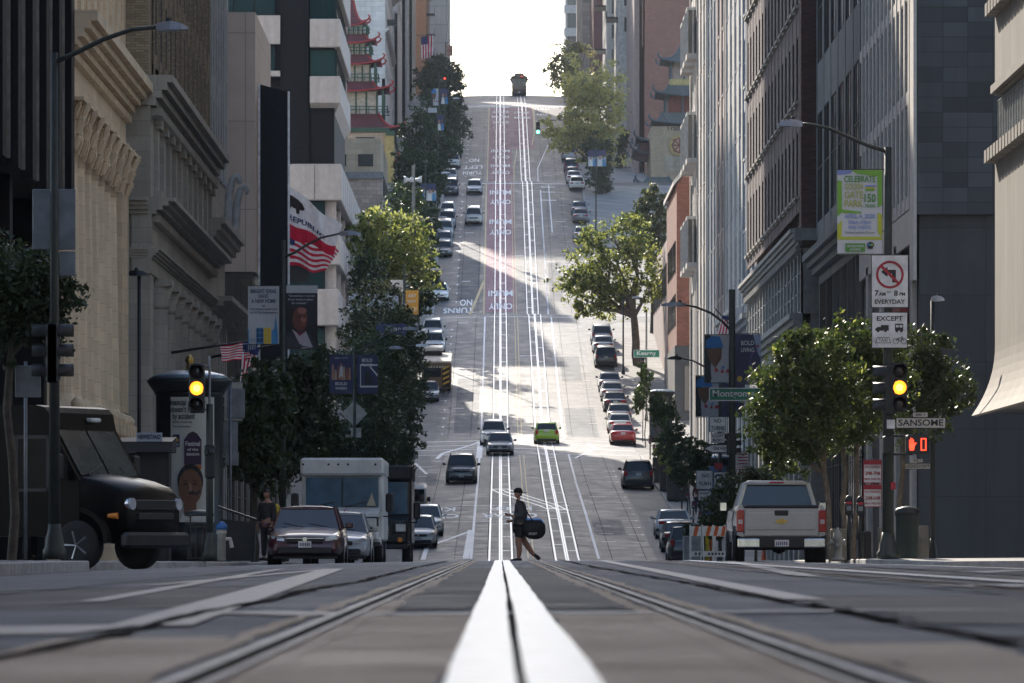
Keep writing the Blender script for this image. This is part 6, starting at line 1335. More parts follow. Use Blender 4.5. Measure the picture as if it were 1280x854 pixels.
q = MB().mat(NV); q.bbox(S.x(470), S.x(508), -.12, -.06, S.z(419), S.z(405), .02); q.mat(WHT); text(q, 'N BOLD', S.x(492), S.z(412), .25, -.13, width=.8); q.build('sign_panel', None, r, fix=False)
post('street_lamp', 'lamp post with a bare arm beside the pale green left tree', 518, 445, 205, (548, 272, 518, 281), m=M('weathered_post', (.22,.21,.18), .6))
post('street_lamp', 'lamp post with a two panel people banner below the dark left trees', 532, 515, 207, (552, 216, 532, 222), [(520,531,230,251,C('banner_grey'),people_print),(533,545,230,251,C('banner_grey'),people_print)])
post('street_lamp', 'lamp post with a blue cap banner among the high dark left trees', 549, 626, 92, (566, 123, 549, 126), [(539,548,111,132,C('banner_grey'),cap_print),(550.5,560,111,130,NV,people_print)])
post('street_lamp', 'lamp post with a small pale banner and panel between the dark left trees', 547, 600, 140, None, [(546,555,144,163,NV,people_print),(535,546,135,141,C('banner_grey'),lambda a,b,c,d: [])])
post('street_lamp', 'slender lamp post near the crest with a pale pink banner', 557, 790, 52, (575, 44, 557, 56), [(558,566,57,70,C('salmon_banner', .55,.32,.26),lambda a,b,c,d: [('text', SGR, 'ARTS', (a+b)/2, (c+d)/2, .4, .7)]),(557,562,84,98,C('banner_grey'),lambda a,b,c,d: [])])
r, S = pole_thing('traffic_signal', 'small red traffic light high up among the left trees', 'traffic light', 556, 655); pole(r, S.z(97), .06, .06, True); signal_head(r, 0, S.z(97), 'red', .75, -.15)
# siren post
r, S = pole_thing('siren_post', 'post with two white horn loudspeakers above the left parked queue', 'post', 516, 470); pole(r, S.z(207), .08, .07, True, M('weathered_post')); q = MB().mat(SGW); 
for s in (-1, 1): q.tube([(s*.15,0,S.z(225)),(s*.4,0,S.z(225)),(s*.75,0,S.z(225))], [.1,.16,.34], 12)
q.lathe([(.2,-.2),(.24,0),(.2,.2)], (0,0,S.z(225)), 12); q.build('horn_speaker', None, r)
# ---- right corner pole --------------------------------------------------------
r, S = pole_thing('signal_lamp_post', 'green corner lamp post with a park banner, turn signs and an amber signal', 'street lamp', 1110, 121)
pole(r, S.z(184), .13, .08); arm(r, [(0,0,S.z(190)),(S.x(1085),0,S.z(182)),(S.x(1060),0,S.z(171)),(S.x(1035),0,S.z(160)),(S.x(1012),0,S.z(155.5)),(S.x(1002),0,S.z(155))], .045, .03); lamp_head(r, S.x(1003), S.z(155), -1, S.x(1003)-S.x(972))
x0, x1, z0, z1 = S.x(1046.5), S.x(1102.5), S.z(317), S.z(213); o, fy = banner(r, x0, x1, z0, z1, C('banner_white', .60,.62,.62), wob=.015); w = x1-x0; h = z1-z0
LG = C('leaf_green', .20,.42,.06); LM = C('lime', .50,.52,.05); VB = C('violet_blue', .22,.28,.55); DGN = C('park_green', .10,.28,.05); OLV = C('olive_text', .42,.44,.10)
A = [('poly', VB, [(x0,z1),(x0+w*.36,z1),(x0+w*.3,z1-h*.04),(x0+w*.05,z1-h*.06),(x0,z1-h*.05)]), ('poly', LG, [(x0,z1-h*.12),(x0+w*.10,z1-h*.13),(x0+w*.11,z1-h*.5),(x0,z1-h*.56)]), ('poly', LG, [(x0+w*.3,z1),(x1,z1),(x1,z1-h*.08),(x0+w*.45,z1-h*.045)]), ('poly', LG, [(x1-w*.11,z1-h*.08),(x1,z1-h*.05),(x1,z1-h*.42),(x1-w*.1,z1-h*.45)]),
     ('poly', LM, [(x0,z1-h*.66),(x0+w*.1,z1-h*.60),(x0+w*.1,z0+h*.2),(x0,z0+h*.17)]), ('poly', LM, [(x0,z0+h*.165),(x1,z0+h*.165),(x1,z0+h*.2),(x0+w*.1,z0+h*.2)]), ('poly', LM, [(x1-w*.1,z1-h*.50),(x1,z1-h*.54),(x1,z0+h*.2),(x1-w*.1,z0+h*.25)]), ('poly', LG, [(x0+w*.1,z1-h*.47),(x0+w*.55,z1-h*.5),(x0+w*.52,z1-h*.52),(x0+w*.1,z1-h*.51)])]
A += [('text', DGN, 'CELEBRATE', x0+w*.5, z1-h*.11, .19, w*.70), ('text', OLV, 'GOLDEN', x0+w*.37, z1-h*.20, .17, w*.40), ('text', OLV, 'GATE', x0+w*.37, z1-h*.30, .21, w*.42), ('text', OLV, 'PARK', x0+w*.37, z1-h*.405, .21, w*.42), ('text', DGN, '150', x0+w*.73, z1-h*.34, .25, w*.25), ('text', DGN, 'YEARS', x0+w*.73, z1-h*.43, .10, w*.24),
      ('box', VB, x0+w*.62, x0+w*.86, z1-h*.20, z1-h*.18), ('box', LM, x0+w*.62, x0+w*.84, z1-h*.225, z1-h*.205), ('box', LG, x0+w*.62, x0+w*.83, z1-h*.25, z1-h*.23), ('text', VB, 'APRIL 4, 2020', x0+w*.5, z1-h*.555, .13, w*.68), ('text', VB, '10am-10pm', x0+w*.5, z1-h*.625, .12, w*.50), ('text', VB, 'FREE EVENTS', x0+w*.5, z1-h*.69, .10, w*.5), ('text', C('grey_text'), 'GoldenGatePark150.com', x0+w*.5, z1-h*.75, .07, w*.66),
      ('box', DGN, x0+w*.18, x0+w*.62, z0+h*.02, z0+h*.12), ('text', WHT, 'RECREATION', x0+w*.40, z0+h*.085, .07, w*.36), ('text', WHT, '& PARKS', x0+w*.40, z0+h*.045, .07, w*.24), ('ell', BLK_, x0+w*.74, z0+h*.10, w*.08, h*.038), ('ell', SKY, x0+w*.71, z0+h*.10, w*.03, h*.02), ('ell', LG, x0+w*.77, z0+h*.10, w*.03, h*.02), ('box', BLK_, x0+w*.69, x0+w*.79, z0+h*.055, z0+h*.09)]
art(o, 'print', A, fy, .01)
b = board(r, 'turn_sign', S.x(1088), S.x(1135), S.z(385.5), S.z(319), SGW, y=-.20, border=SGK); q = MB(); yy = -.208; cx, cz = S.x(1111.5), S.z(344); R = .30
q.mat(SGK); q.prism([(cx-.19,cz+.06),(cx-.05,cz+.17),(cx-.05,cz+.105),(cx+.13,cz+.105),(cx+.13,cz-.17),(cx+.05,cz-.17),(cx+.05,cz+.02),(cx-.05,cz+.02),(cx-.05,cz-.05)], 'y', yy-.003, yy)
q.mat(SGR); N = 32; vs = []
for i in range(N): a = 2*PI*i/N; vs += [(cx+R*math.cos(a), yy-.006, cz+R*math.sin(a)), (cx+(R-.05)*math.cos(a), yy-.006, cz+(R-.05)*math.sin(a))]
q.add(vs, [(2*i, 2*i+1, (2*i+3) % (2*N), (2*i+2) % (2*N)) for i in range(N)]); d = R*.66; q.add([(cx-d-.02,yy-.007,cz+d-.02),(cx-d+.02,yy-.007,cz+d+.02),(cx+d+.02,yy-.007,cz-d+.02),(cx+d-.02,yy-.007,cz-d-.02)], [(0,1,2,3)])
q.mat(SGK); text(q, '7', S.x(1095), S.z(367.5), .17, yy-.003, bold=.025); text(q, 'AM', S.x(1102), S.z(368.5), .10, yy-.003, bold=.025); text(q, 'TO', S.x(1110), S.z(366), .06, yy-.003, bold=.02); text(q, '8', S.x(1119), S.z(367.5), .17, yy-.003, bold=.025); text(q, 'PM', S.x(1127), S.z(368.5), .10, yy-.003, bold=.025); text(q, 'EVERYDAY', cx, S.z(378), .13, yy-.003, width=.65, bold=.02); q.build('print', None, b, fix=False)
b = board(r, 'except_sign', S.x(1088.5), S.x(1134), S.z(436), S.z(390.5), SGW, y=-.20, border=SGK); q = MB().mat(SGK); text(q, 'EXCEPT', cx, S.z(399), .14, yy-.003, width=.56, bold=.02)
tx, tz = S.x(1102), S.z(411); q.prism([(tx-.15,tz-.05),(tx+.14,tz-.05),(tx+.14,tz+.07),(tx-.03,tz+.07),(tx-.03,tz+.03),(tx-.10,tz+.03),(tx-.15,tz-.01)], 'y', yy-.003, yy); [q.disc((tx+u, yy-.002, tz-.055), .03, 'y', .004, 10) for u in (-.09,.07)]
tx = S.x(1123); q.bbox(tx-.09, tx+.09, yy-.003, yy, tz-.05, tz+.10, .001); q.mat(SGW); q.box(tx-.07, tx-.01, yy-.005, yy-.004, tz+.02, tz+.07); q.box(tx+.01, tx+.07, yy-.005, yy-.004, tz+.02, tz+.07); q.mat(SGK); [q.disc((tx+u, yy-.002, tz-.06), .028, 'y', .004, 10) for u in (-.05,.05)]
tx, tz = S.x(1103), S.z(426); q.prism([(tx-.17,tz-.06),(tx+.17,tz-.06),(tx+.13,tz+.07),(tx-.13,tz+.07)], 'y', yy-.003, yy); q.mat(SGW); q.prism([(tx-.15,tz-.048),(tx+.15,tz-.048),(tx+.12,tz+.056),(tx-.12,tz+.056)], 'y', yy-.006, yy-.004); q.mat(SGK); text(q, 'TAXI', tx, tz+.003, .10, yy-.008, width=.19, bold=.02)
tx = S.x(1124)
for u in (-.09,.09):
    for i in range(12): a = 2*PI*i/12; a2 = a+2*PI/12; q.tube([(tx+u+.06*math.cos(a), yy-.005, tz-.02+.06*math.sin(a)), (tx+u+.06*math.cos(a2), yy-.005, tz-.02+.06*math.sin(a2))], .006, 3)
q.tube([(tx-.09,yy-.005,tz-.02),(tx-.04,yy-.005,tz+.05),(tx+.06,yy-.005,tz+.05),(tx+.09,yy-.005,tz-.02)], .007, 3); q.tube([(tx-.04,yy-.005,tz+.05),(tx,yy-.005,tz-.02),(tx+.06,yy-.005,tz+.05)], .007, 3); q.tube([(tx+.06,yy-.005,tz+.05),(tx+.05,yy-.005,tz+.08),(tx+.03,yy-.005,tz+.08)], .007, 3); q.build('print', None, b, fix=False)
signal_head(r, S.x(1123.5), S.z(454), 'yellow', 1.0, -.2); signal_head(r, S.x(1106), S.z(457), None, 1.0, -.05, side=-1)
b = board(r, 'street_sign', S.x(1119), S.x(1182), S.z(536), S.z(522), C('sign_cream', .55,.52,.46), y=-.12, border=SGK); q = MB().mat(SGK); text(q, 'SANSOME', S.x(1150.5), S.z(529), .19, -.13, width=.97, bold=.02); q.build('print', None, b, fix=False)
b = board(r, 'block_number_sign', S.x(1141), S.x(1159), S.z(521.5), S.z(516), C('sign_cream'), y=-.12); q = MB().mat(SGK); text(q, '300 >', S.x(1150), S.z(518.8), .08, -.13, width=.22, bold=.02); q.build('print', None, b, fix=False)
q = MB().mat(SIGB); q.bbox(S.x(1131), S.x(1160), -.32, -.1, S.z(568), S.z(544), .03); q.tube([(0,0,S.z(545)),(S.x(1140),-.15,S.z(545))], .025, 6); q.tube([(0,0,S.z(568)),(S.x(1140),-.15,S.z(568))], .025, 6); ph = q.build('pedestrian_signal', None, r)
q = MB().mat(R_ON); hx, hz2 = S.x(1138.5), S.z(556); q.prism([(hx-.045,hz2-.13),(hx+.04,hz2-.13),(hx+.06,hz2-.03),(hx+.10,hz2+.03),(hx+.08,hz2+.045),(hx+.04,hz2+.01),(hx-.05,hz2+.01),(hx-.06,hz2-.05)], 'y', -.335, -.325)
for k in range(4): q.box(hx-.058+k*.027, hx-.038+k*.027, -.335, -.325, hz2-.0, hz2+(.10,.14,.13,.10)[k])
hx = S.x(1153)
for (a, b_, c_, d) in ((-.06,.06,.11,.135),(-.06,.06,-.135,-.11),(-.06,-.035,-.11,.11),(.035,.06,-.11,.11)): q.box(hx+a, hx+b_, -.335, -.325, hz2+c_, hz2+d)
q.build('lit_symbols', None, ph)
q = MB().mat(SIGB); q.bbox(S.x(1103), S.x(1117), -.2, .12, S.z(568), S.z(545), .03); q.build('control_box', None, r); q = MB().mat(SGR); q.box(S.x(1113), S.x(1119), -.13, -.10, S.z(612), S.z(603)); q.mat(SGW); q.box(S.x(1108), S.x(1118), -.14, -.12, S.z(536), S.z(525)); q.build('push_button_plate', None, r)
# second corner post and signs
r, S = pole_thing('street_lamp', 'slim dark lamp post by the alley with a small leidesdorff street sign', 'street lamp', 1166, 149, X=px(1166,149)); pole(r, S.z(376), .07, .06, True, SIGB); lamp_head(r, S.x(1164), S.z(374), 1, .35, m=M('pale_lamp'))
b = board(r, 'street_sign', S.x(1130), S.x(1163), S.z(587), S.z(579), C('sign_cream'), y=-.12, border=SGK); q = MB().mat(SGK); text(q, 'LEIDESDORFF', S.x(1146.5), S.z(583), .12, -.13, width=.64, bold=.02); q.build('print', None, b, fix=False)
b = board(r, 'block_number_sign', S.x(1140), S.x(1153), S.z(578), S.z(574), C('sign_cream'), y=-.12); q = MB().mat(SGK); text(q, '300 >', S.x(1146.5), S.z(576), .07, -.13, width=.2); q.build('print', None, b, fix=False)
r, S = pole_thing('sign_post', 'thin post with two red and white no stopping and no parking signs', 'sign post', 1090, 131); pole(r, S.z(573), .03, .03, False, SGB)
for (c_, d, t1, t2, t3) in ((575,604,'NO STOPPING','3PM-7PM','MON THRU FRI'), (606,634,'NO PARKING','2AM-6AM','MON WED FRI')):
    b = board(r, 'parking_sign', S.x(1079), S.x(1102), S.z(d), S.z(c_), SGW, y=-.06, border=SGR); q = MB().mat(SGR); hgt = (d-c_)*131/F; q.box(S.x(1080), S.x(1101), -.069, -.066, S.z(c_+6), S.z(c_+1))
    zt_ = S.z(c_+9); text(q, t1, S.x(1090.5), zt_, .075, -.07, width=.36, bold=.02); text(q, t2, S.x(1090.5), zt_-hgt*.28, .12, -.07, width=.34, bold=.02); text(q, t3, S.x(1090.5), zt_-hgt*.52, .07, -.07, width=.36, bold=.02); q.build('print', None, b, fix=False)
# lamp post K with cap banner and Montgomery sign
def onew(r, S):
    q = MB().mat(SGK); a, b_, c_, d = S.x(880), S.x(909), S.z(567), S.z(555); m = (c_+d)/2; q.box(a+.2, b_, -.16, -.14, c_, d); q.prism([(a-.02,m),(a+.22,c_-.03),(a+.22,d+.03)], 'y', -.165, -.14); q.mat(SGW); q.prism([(a+.03,m),(a+.25,c_+.06),(a+.25,m-.05),(a+.3,m-.05),(a+.3,m+.05),(a+.25,m+.05),(a+.25,d-.06)], 'y', -.17, -.166)
    q.box(a+.26, b_-.03, -.163, -.16, c_+.05, d-.05); q.mat(SGK); text(q, 'ONE WAY', (a+.3+b_)/2, m, .16, -.172, width=.48, bold=.02); q.build('one_way_sign', None, r, fix=False)
r, S = pole_thing('street_lamp', 'lamp post with the blue cap banner, a bold living banner and a montgomery sign', 'street lamp', 915, 200)
pole(r, S.z(362), .13, .12); arm(r, [(0,0,S.z(415)),(S.x(903),0,S.z(402)),(S.x(888),0,S.z(391)),(S.x(870),0,S.z(384)),(S.x(856),0,S.z(381))], .05, .035, SIGB); lamp_head(r, S.x(857), S.z(381), -1, S.x(857)-S.x(826), m=M('lamp_housing_grey'))
x0, x1, z0, z1 = S.x(880.5), S.x(912.5), S.z(478), S.z(419); o, fy = banner(r, x0, x1, z0, z1, C('banner_grey')); art(o, 'print', cap_print(x0, x1, z0, z1), fy)
x0, x1, z0, z1 = S.x(918), S.x(951), S.z(480), S.z(418); o, fy = banner(r, x0, x1, z0, z1, NV); w, h = x1-x0, z1-z0
art(o, 'print', [('poly', C('lilac', .12,.08,.25), [(x0+w*.5,z0),(x0+w*.8,z0),(x0+w*.9,z1-h*.3),(x0+w*.6,z1-h*.4)]), ('poly', C('pale_blue2', .35,.42,.55), [(x0+w*.7,z1),(x1,z1),(x1,z1-h*.5),(x0+w*.9,z1-h*.4)]), ('text', WHT, 'BOLD', x0+w*.5, z1-h*.18, h*.13, w*.5), ('text', WHT, 'LIVING', x0+w*.5, z1-h*.32, h*.12, w*.5), ('ell', SGR, x0+w*.88, z1-h*.24, w*.05, h*.03), ('ell', GOLD, x0+w*.2, z0+h*.1, w*.1, h*.06)], fy)
b = board(r, 'street_sign', S.x(886), S.x(958), S.z(501.5), S.z(485), SGG, y=-.18, border=SGW); q = MB().mat(SGW); text(q, 'Montgomery', S.x(922), S.z(492.5), .33, -.19, width=S.x(952)-S.x(889), bold=.02); q.build('print', None, b, fix=False)
b = board(r, 'no_turns_sign', S.x(886.5), S.x(907), S.z(540.5), S.z(521), SGW, y=-.14, border=SGK); q = MB().mat(SGK); text(q, 'NO', S.x(897), S.z(526.5), .2, -.15, width=.24, bold=.02); text(q, 'TURNS', S.x(897), S.z(535.5), .2, -.15, width=.48, bold=.02); q.build('print', None, b, fix=False)
b = board(r, 'except_buses_sign', S.x(888), S.x(906), S.z(554), S.z(541.5), SGW, y=-.14, border=SGK); q = MB().mat(SGK); text(q, 'EXCEPT', S.x(897), S.z(545.5), .13, -.15, width=.4, bold=.02); text(q, 'BUSES', S.x(897), S.z(550.5), .13, -.15, width=.36, bold=.02); q.build('print', None, b, fix=False)
onew(r, S)
for s, a in ((1, 920), (-1, 908)): o_ = signal_head(r, S.x(a), S.z(541), None, .75, 0, side=s)
r, S = pole_thing('street_lamp', 'second lamp post behind with a repeat of the cap banner cut by the first', 'street lamp', 900, 236)
pole(r, S.z(455), .08, .07); arm(r, [(0,0,S.z(470)),(S.x(882),0,S.z(459)),(S.x(866),0,S.z(451)),(S.x(852),0,S.z(448))], .045, .03, SIGB); lamp_head(r, S.x(852), S.z(448), -1, .6, m=SIGB)
x0, x1, z0, z1 = S.x(869), S.x(898), S.z(521), S.z(470); o, fy = banner(r, x0, x1, z0, z1, C('banner_grey')); art(o, 'print', cap_print(x0, x1, z0, z1), fy)
x0, x1, z0, z1 = S.x(902), S.x(930), S.z(521), S.z(470); o, fy = banner(r, x0, x1, z0, z1, NV); art(o, 'print', [('text', WHT, 'LIVING', (x0+x1)/2, z1-.25, .22, .6)], fy)
r, S = pole_thing('sign_post', 'post with the large no turn sign and a streetcar warning sign above the barricades', 'sign post', 880, 222); pole(r, S.z(586), .04, .04, False, SIGB)
b = board(r, 'no_turn_sign', S.x(870), S.x(891), S.z(612), S.z(588), SGW, y=-.07, border=SGK); q = MB().mat(SGK); text(q, 'NO', S.x(882), S.z(595), .2, -.08, width=.26, bold=.02); text(q, 'TURN', S.x(881), S.z(605), .2, -.08, width=.5, bold=.02); q.build('print', None, b, fix=False)
b = board(r, 'except_sign', S.x(872.5), S.x(889), S.z(626), S.z(613), SGW, y=-.07, border=SGK); q = MB().mat(SGK); text(q, 'EXCEPT', S.x(881), S.z(617), .13, -.08, width=.4, bold=.02); text(q, 'BUSES', S.x(881), S.z(622.5), .13, -.08, width=.36, bold=.02); q.build('print', None, b, fix=False)
b = board(r, 'streetcar_sign', S.x(892), S.x(908), S.z(612), S.z(590), SGW, y=-.07, border=SGK); q = MB().mat(SGK); cx = S.x(899); q.bbox(cx-.13, cx+.1, -.083, -.08, S.z(604), S.z(593), .001); q.mat(SGW); q.box(cx-.1, cx-.03, -.086, -.084, S.z(599), S.z(595.5)); q.box(cx+.0, cx+.07, -.086, -.084, S.z(599), S.z(595.5)); q.mat(SGK); text(q, 'DO NOT', S.x(899.5), S.z(608), .1, -.082, width=.36); q.build('print', None, b, fix=False)
b = board(r, 'red_sign', S.x(893), S.x(903), S.z(587), S.z(579), SGR, y=-.07); q = MB().mat(SGR); q.build('x', None, b) if 0 else None
q = MB().mat(POLE); q.tube([(0,0,S.z(600)),(S.x(898),0,S.z(600))], .02, 5); q.tube([(S.x(898),0,S.z(612)),(S.x(898),0,S.z(578))], .02, 5); q.build('bracket', None, r)
r, S = pole_thing('sign_post', 'thin post with tall red lettered parking sign between the lamp post and the ficus', 'sign post', 929, 212); pole(r, S.z(563), .03, .03, False, SGB)
for c_, d in ((565,583),(584,594)):
    b = board(r, 'parking_sign', S.x(921), S.x(936), S.z(d), S.z(c_), SGW, y=-.06, border=SGR); q = MB().mat(SGR); [q.box(S.x(922.5), S.x(934.5), -.068, -.066, S.z(k+1.6), S.z(k)) for k in range(c_+2, d-1, 4)]; q.build('print', None, b)
r, S = pole_thing('street_sign_post', 'lamp post with a green kearny street sign beside the plane tree trunk', 'street sign', 808, 420); pole(r, S.z(390), .08, .07, True, M('weathered_post'))
b = board(r, 'street_sign', S.x(792), S.x(824.5), S.z(447), S.z(437.5), SGG, y=-.12, border=SGW); q = MB().mat(SGW); text(q, 'Kearny', S.x(808), S.z(441.8), .42, -.14, width=1.45, bold=.02); q.build('print', None, b, fix=False)
r, S = pole_thing('traffic_signal', 'green traffic light on a long mast arm over the third crossing', 'traffic light', 752, 662); pole(r, S.z(148), .09, .07); arm(r, [(0,0,S.z(152)),(S.x(700),0,S.z(150)),(S.x(672),0,S.z(151))], .06, .04, SIGB); signal_head(r, S.x(672.5), S.z(152.5), 'green', 1.35, -.2)
post('street_lamp', 'lamp post with two people banners in front of the ivy covered trunk', 745, 600, 184, None, [(735,745,188,208,C('banner_grey'),people_print),(746,757.5,188,208,C('banner_grey'),people_print)])
post('street_lamp', 'thin dark lamp post beside the right row under the plane tree', 779, 455, 372, (790, 372, 779, 378), m=SIGB)
# ---- small things on the right pavement -----------------------------------------
r, S = pole_thing('fire_hydrant', 'white fire hydrant between the pickup and the parking meters', 'hydrant', 1047, 126); q = MB().mat(M('hydrant_white', (.45,.44,.40), .55, streak=.3)); q.lathe([(.15,0),(.15,.05),(.10,.08),(.095,.42),(.12,.45),(.12,.50),(.10,.53),(.085,.62),(.03,.68),(.03,.73),(.01,.74)], n=16)
for s in (-1, 1): q.tube([(0,0,.40),(s*.17,0,.40)], .06, 10); q.tube([(s*.14,0,.40),(s*.18,0,.40)], .075, 8)
q.tube([(0,0,.33),(0,-.16,.33)], .075, 10); q.build('body', None, r)
def meter(xp, Y, label, X=None, grp='parking meters along the kerb', big=True):
    r, S = pole_thing('parking_meter', label, 'parking meter', xp, Y, X=X, group=grp); q = MB().mat(SIGB); q.tube([(0,0,0),(0,0,1.05)], .03 if not big else .045, 8); q.build('post', None, r)
    q = MB().mat(FRD); q.bbox(-.09,.09,-.08,.08,1.02,1.30,.03); q.lathe([(.09,1.28),(.085,1.36),(.05,1.42),(.01,1.44)], n=12); q.mat(SGR); q.box(-.06,.06,-.09,-.08,1.24,1.30); q.mat(SGB); q.box(-.05,.05,-.09,-.081,1.10,1.2); q.build('head', None, r); return r
meter(1061, 124, 'parking meter nearer the hydrant, red topped'); meter(1075.5, 125, 'parking meter beside the no stopping sign post')
m0 = meter(0, 268, 'dark parking meter on the right kerb uphill of the white planter', X=9.9)
for k in range(1, 12):
    Y = 268+k*9.2; c = m0.copy(); COL.objects.link(c); c.location = (9.9, Y, zp(9.9, Y))
    for ch in m0.children: link_copy(ch, c)
r, S = pole_thing('litter_bin', 'tall dark green litter bin at the base of the right corner post', 'bin', 1134, 122); q = MB().mat(M('bin_green', (.02,.035,.03), .45)); q.lathe([(.24,0),(.25,.06),(.25,.95),(.27,.97)], n=20); q.build('drum', None, r); q = MB().mat(SIGB); q.lathe([(.27,.97),(.27,1.05),(.25,1.12),(.1,1.17),(.02,1.18)], n=20); [q.tube([(.24*math.cos(a),.24*math.sin(a),.95),(.24*math.cos(a),.24*math.sin(a),1.1)], .015, 5) for a in (0,1.5,3.1,4.7)]; q.build('lid', None, r)
for (a, b_, c_, lb) in ((1038,1060,661,'beige concrete block between the pickup and the meters'), (1098,1112,659,'beige concrete block behind the corner post base'), (1149,1160,657,'narrow beige concrete block right of the litter bin'), (1079,1088,664,'dark low planter block left of the parking sign post')):
    r, S = pole_thing('planter_block', lb, 'planter', (a+b_)/2, 128, group='low blocks at the right corner'); q = MB().mat(M('beige_concrete', (.33,.29,.22), .8, streak=.4) if 'beige' in lb else SIGB); q.bbox(S.x(a), S.x(b_), -.25, .25, -.02, S.z(c_), .02); q.build('block', None, r)
# barricades in the road
def barricade(xp, Y, label, rz=0):
    X = px(xp, Y); r = thing('barricade', label, 'barricade', (X, Y, gz(X, Y)), rz, 'striped barricades by the pickup'); w = .30
    for s in (-1, 1):
        q = MB().mat(SGW); [q.tube([(x, s*.22, 0), (x, s*.03, 1.0)], .022, 5) for x in (-w, w)]; q.build('frame', None, r)
        q = MB()
        for k in range(6): x0 = -w+k*w/3; q.mat(M('barricade_orange', (.60,.12,.02), .5) if k % 2 else SGW); q.prism([(x0,.72),(x0+w/3,.72),(x0+w/3-.0,.97),(x0,.97)] if 0 else [(max(-w,x0-.03),.72),(x0+w/3-.03,.72),(min(w,x0+w/3+.03),.97),(x0+.03,.97)], 'y', s*.075-.008, s*.075+.008)
        q.build('striped_board', None, r)
        q = MB().mat(SGW); q.box(-w, w, s*.17-.01, s*.17+.01, .18, .32); q.mat(SGK); [q.box(-w*.6+k*.09, -w*.6+k*.09+.05, s*.17-.014, s*.17+.014, .22, .28) for k in range(5)]; q.build('lower_board', None, r)
barricade(877, 147, 'orange and white barricade farthest from the pickup'); barricade(892, 146, 'orange and white barricade in the middle of the three', .15); barricade(907, 148, 'orange and white barricade touching the pickup side', -.2)
r, S = pole_thing('traffic_cone', 'orange traffic cone far down the right pavement', 'cone', 911, 255, X=12.0); q = MB().mat(M('cone_orange', (.65,.12,.02), .5)); q.lathe([(.2,0),(.2,.03),(.13,.04),(.03,.7),(.02,.71)], n=14); q.build('cone', None, r)
for (xp, m_, lb) in ((884,'hi_vis_yellow','short yellow post left of the fenced shrubs'), (889.5,'barricade_orange','short orange post between the yellow one and the shrubs')):
    r, S = pole_thing('bollard', lb, 'bollard', xp, 165); q = MB().mat(MC[m_]); q.lathe([(.06,0),(.06,1.0),(.03,1.05)], n=10); q.build('post', None, r)
# potted planters on the right pavement
PLB = M('planter_dark', (.05,.042,.035), .7); PLW = M('planter_white', (.42,.42,.40), .7, streak=.3)
r, S = pole_thing('planter', 'large white square planter by the near right parked cars', 'planter', 866, 243, X=px(866,243)); q = MB().mat(PLW); q.bbox(-.42,.36,-.4,.4,0,1.15,.03); q.build('box', None, r)
# ---- left pavement small things -----------------------------------------------
r, S = pole_thing('litter_bin', 'open wire litter bin with a dark hood beside the amber signal, left', 'bin', 249, 124); q = MB().mat(SIGB)
for k in range(14): a = 2*PI*k/14; q.tube([(.26*math.cos(a),.26*math.sin(a),.05),(.29*math.cos(a),.29*math.sin(a),.8)], .010, 4); 
q.lathe([(.26,.03),(.27,.06),(.24,.06)], n=18); q.lathe([(.30,.78),(.31,.82),(.28,.82)], n=18); q.mat(TRIM); q.lathe([(.23,.06),(.24,.72)], n=16); q.build('basket', None, r); q = MB().mat(SIGB); [q.tube([(.28*math.cos(a),.28*math.sin(a),.8),(.28*math.cos(a),.28*math.sin(a),1.0)], .014, 4) for a in (.8,2.4,4,5.5)]; q.lathe([(.33,.98),(.33,1.03),(.2,1.1),(.02,1.12)], n=18); q.build('hood', None, r)
r, S = pole_thing('waste_container', 'dark wheeled waste container with a slanted lid near the left trees', 'container', 298, 140); q = MB().mat(M('container_dark', (.025,.027,.03), .5)); q.add([(-.4,-.35,0),(.4,-.35,0),(.4,.35,0),(-.4,.35,0),(-.45,-.42,1.05),(.45,-.42,.95),(.45,.42,.95),(-.45,.42,1.05)], [(0,1,2,3),(4,5,6,7),(0,1,5,4),(1,2,6,5),(2,3,7,6),(3,0,4,7)]); q.build('tub', None, r); q = MB().mat(FRD); q.add([(-.5,-.46,1.32),(.5,-.46,.98),(.5,.46,.98),(-.5,.46,1.32),(-.5,-.46,1.38),(.5,-.46,1.04),(.5,.46,1.04),(-.5,.46,1.38)], [(0,1,2,3),(4,5,6,7),(0,1,5,4),(1,2,6,5),(2,3,7,6),(3,0,4,7)]); q.build('lid', None, r)
r, S = pole_thing('standpipe', 'small white standpipe with a blue cap behind the amber signal', 'hydrant', 277, 130); q = MB().mat(MC['hydrant_white']); q.lathe([(.1,0),(.1,.6),(.12,.62),(.12,.72)], n=12); q.tube([(0,0,.5),(.2,0,.5),(.24,0,.3)], .05, 6); q.build('body', None, r); q = MB().mat(M('blue_cap', (.03,.13,.35), .5)); q.lathe([(.14,.72),(.13,.82),(.05,.9),(.01,.91)], n=12); q.build('cap', None, r)
r, S = pole_thing('sign_post', 'post behind the advertising column with two big grey blank panels', 'sign post', 288, 152); pole(r, S.z(477), .04, .04, False, SGB)
for (a, b_, c_, d) in ((280,303,478,526),(284,306,486,523),(279,297,527,568),(281,298,566,582)): q = MB().mat(SGB if a != 280 else MC['blank_sign_back']); q.bbox(S.x(a), S.x(b_), .05-(a-280)*.01, .07-(a-280)*.01, S.z(d), S.z(c_), .01); q.build('sign_back', None, r)
for k, Y in enumerate((150, 172, 206, 232)):
    lb = ('rightmost','second','third','last')[k]
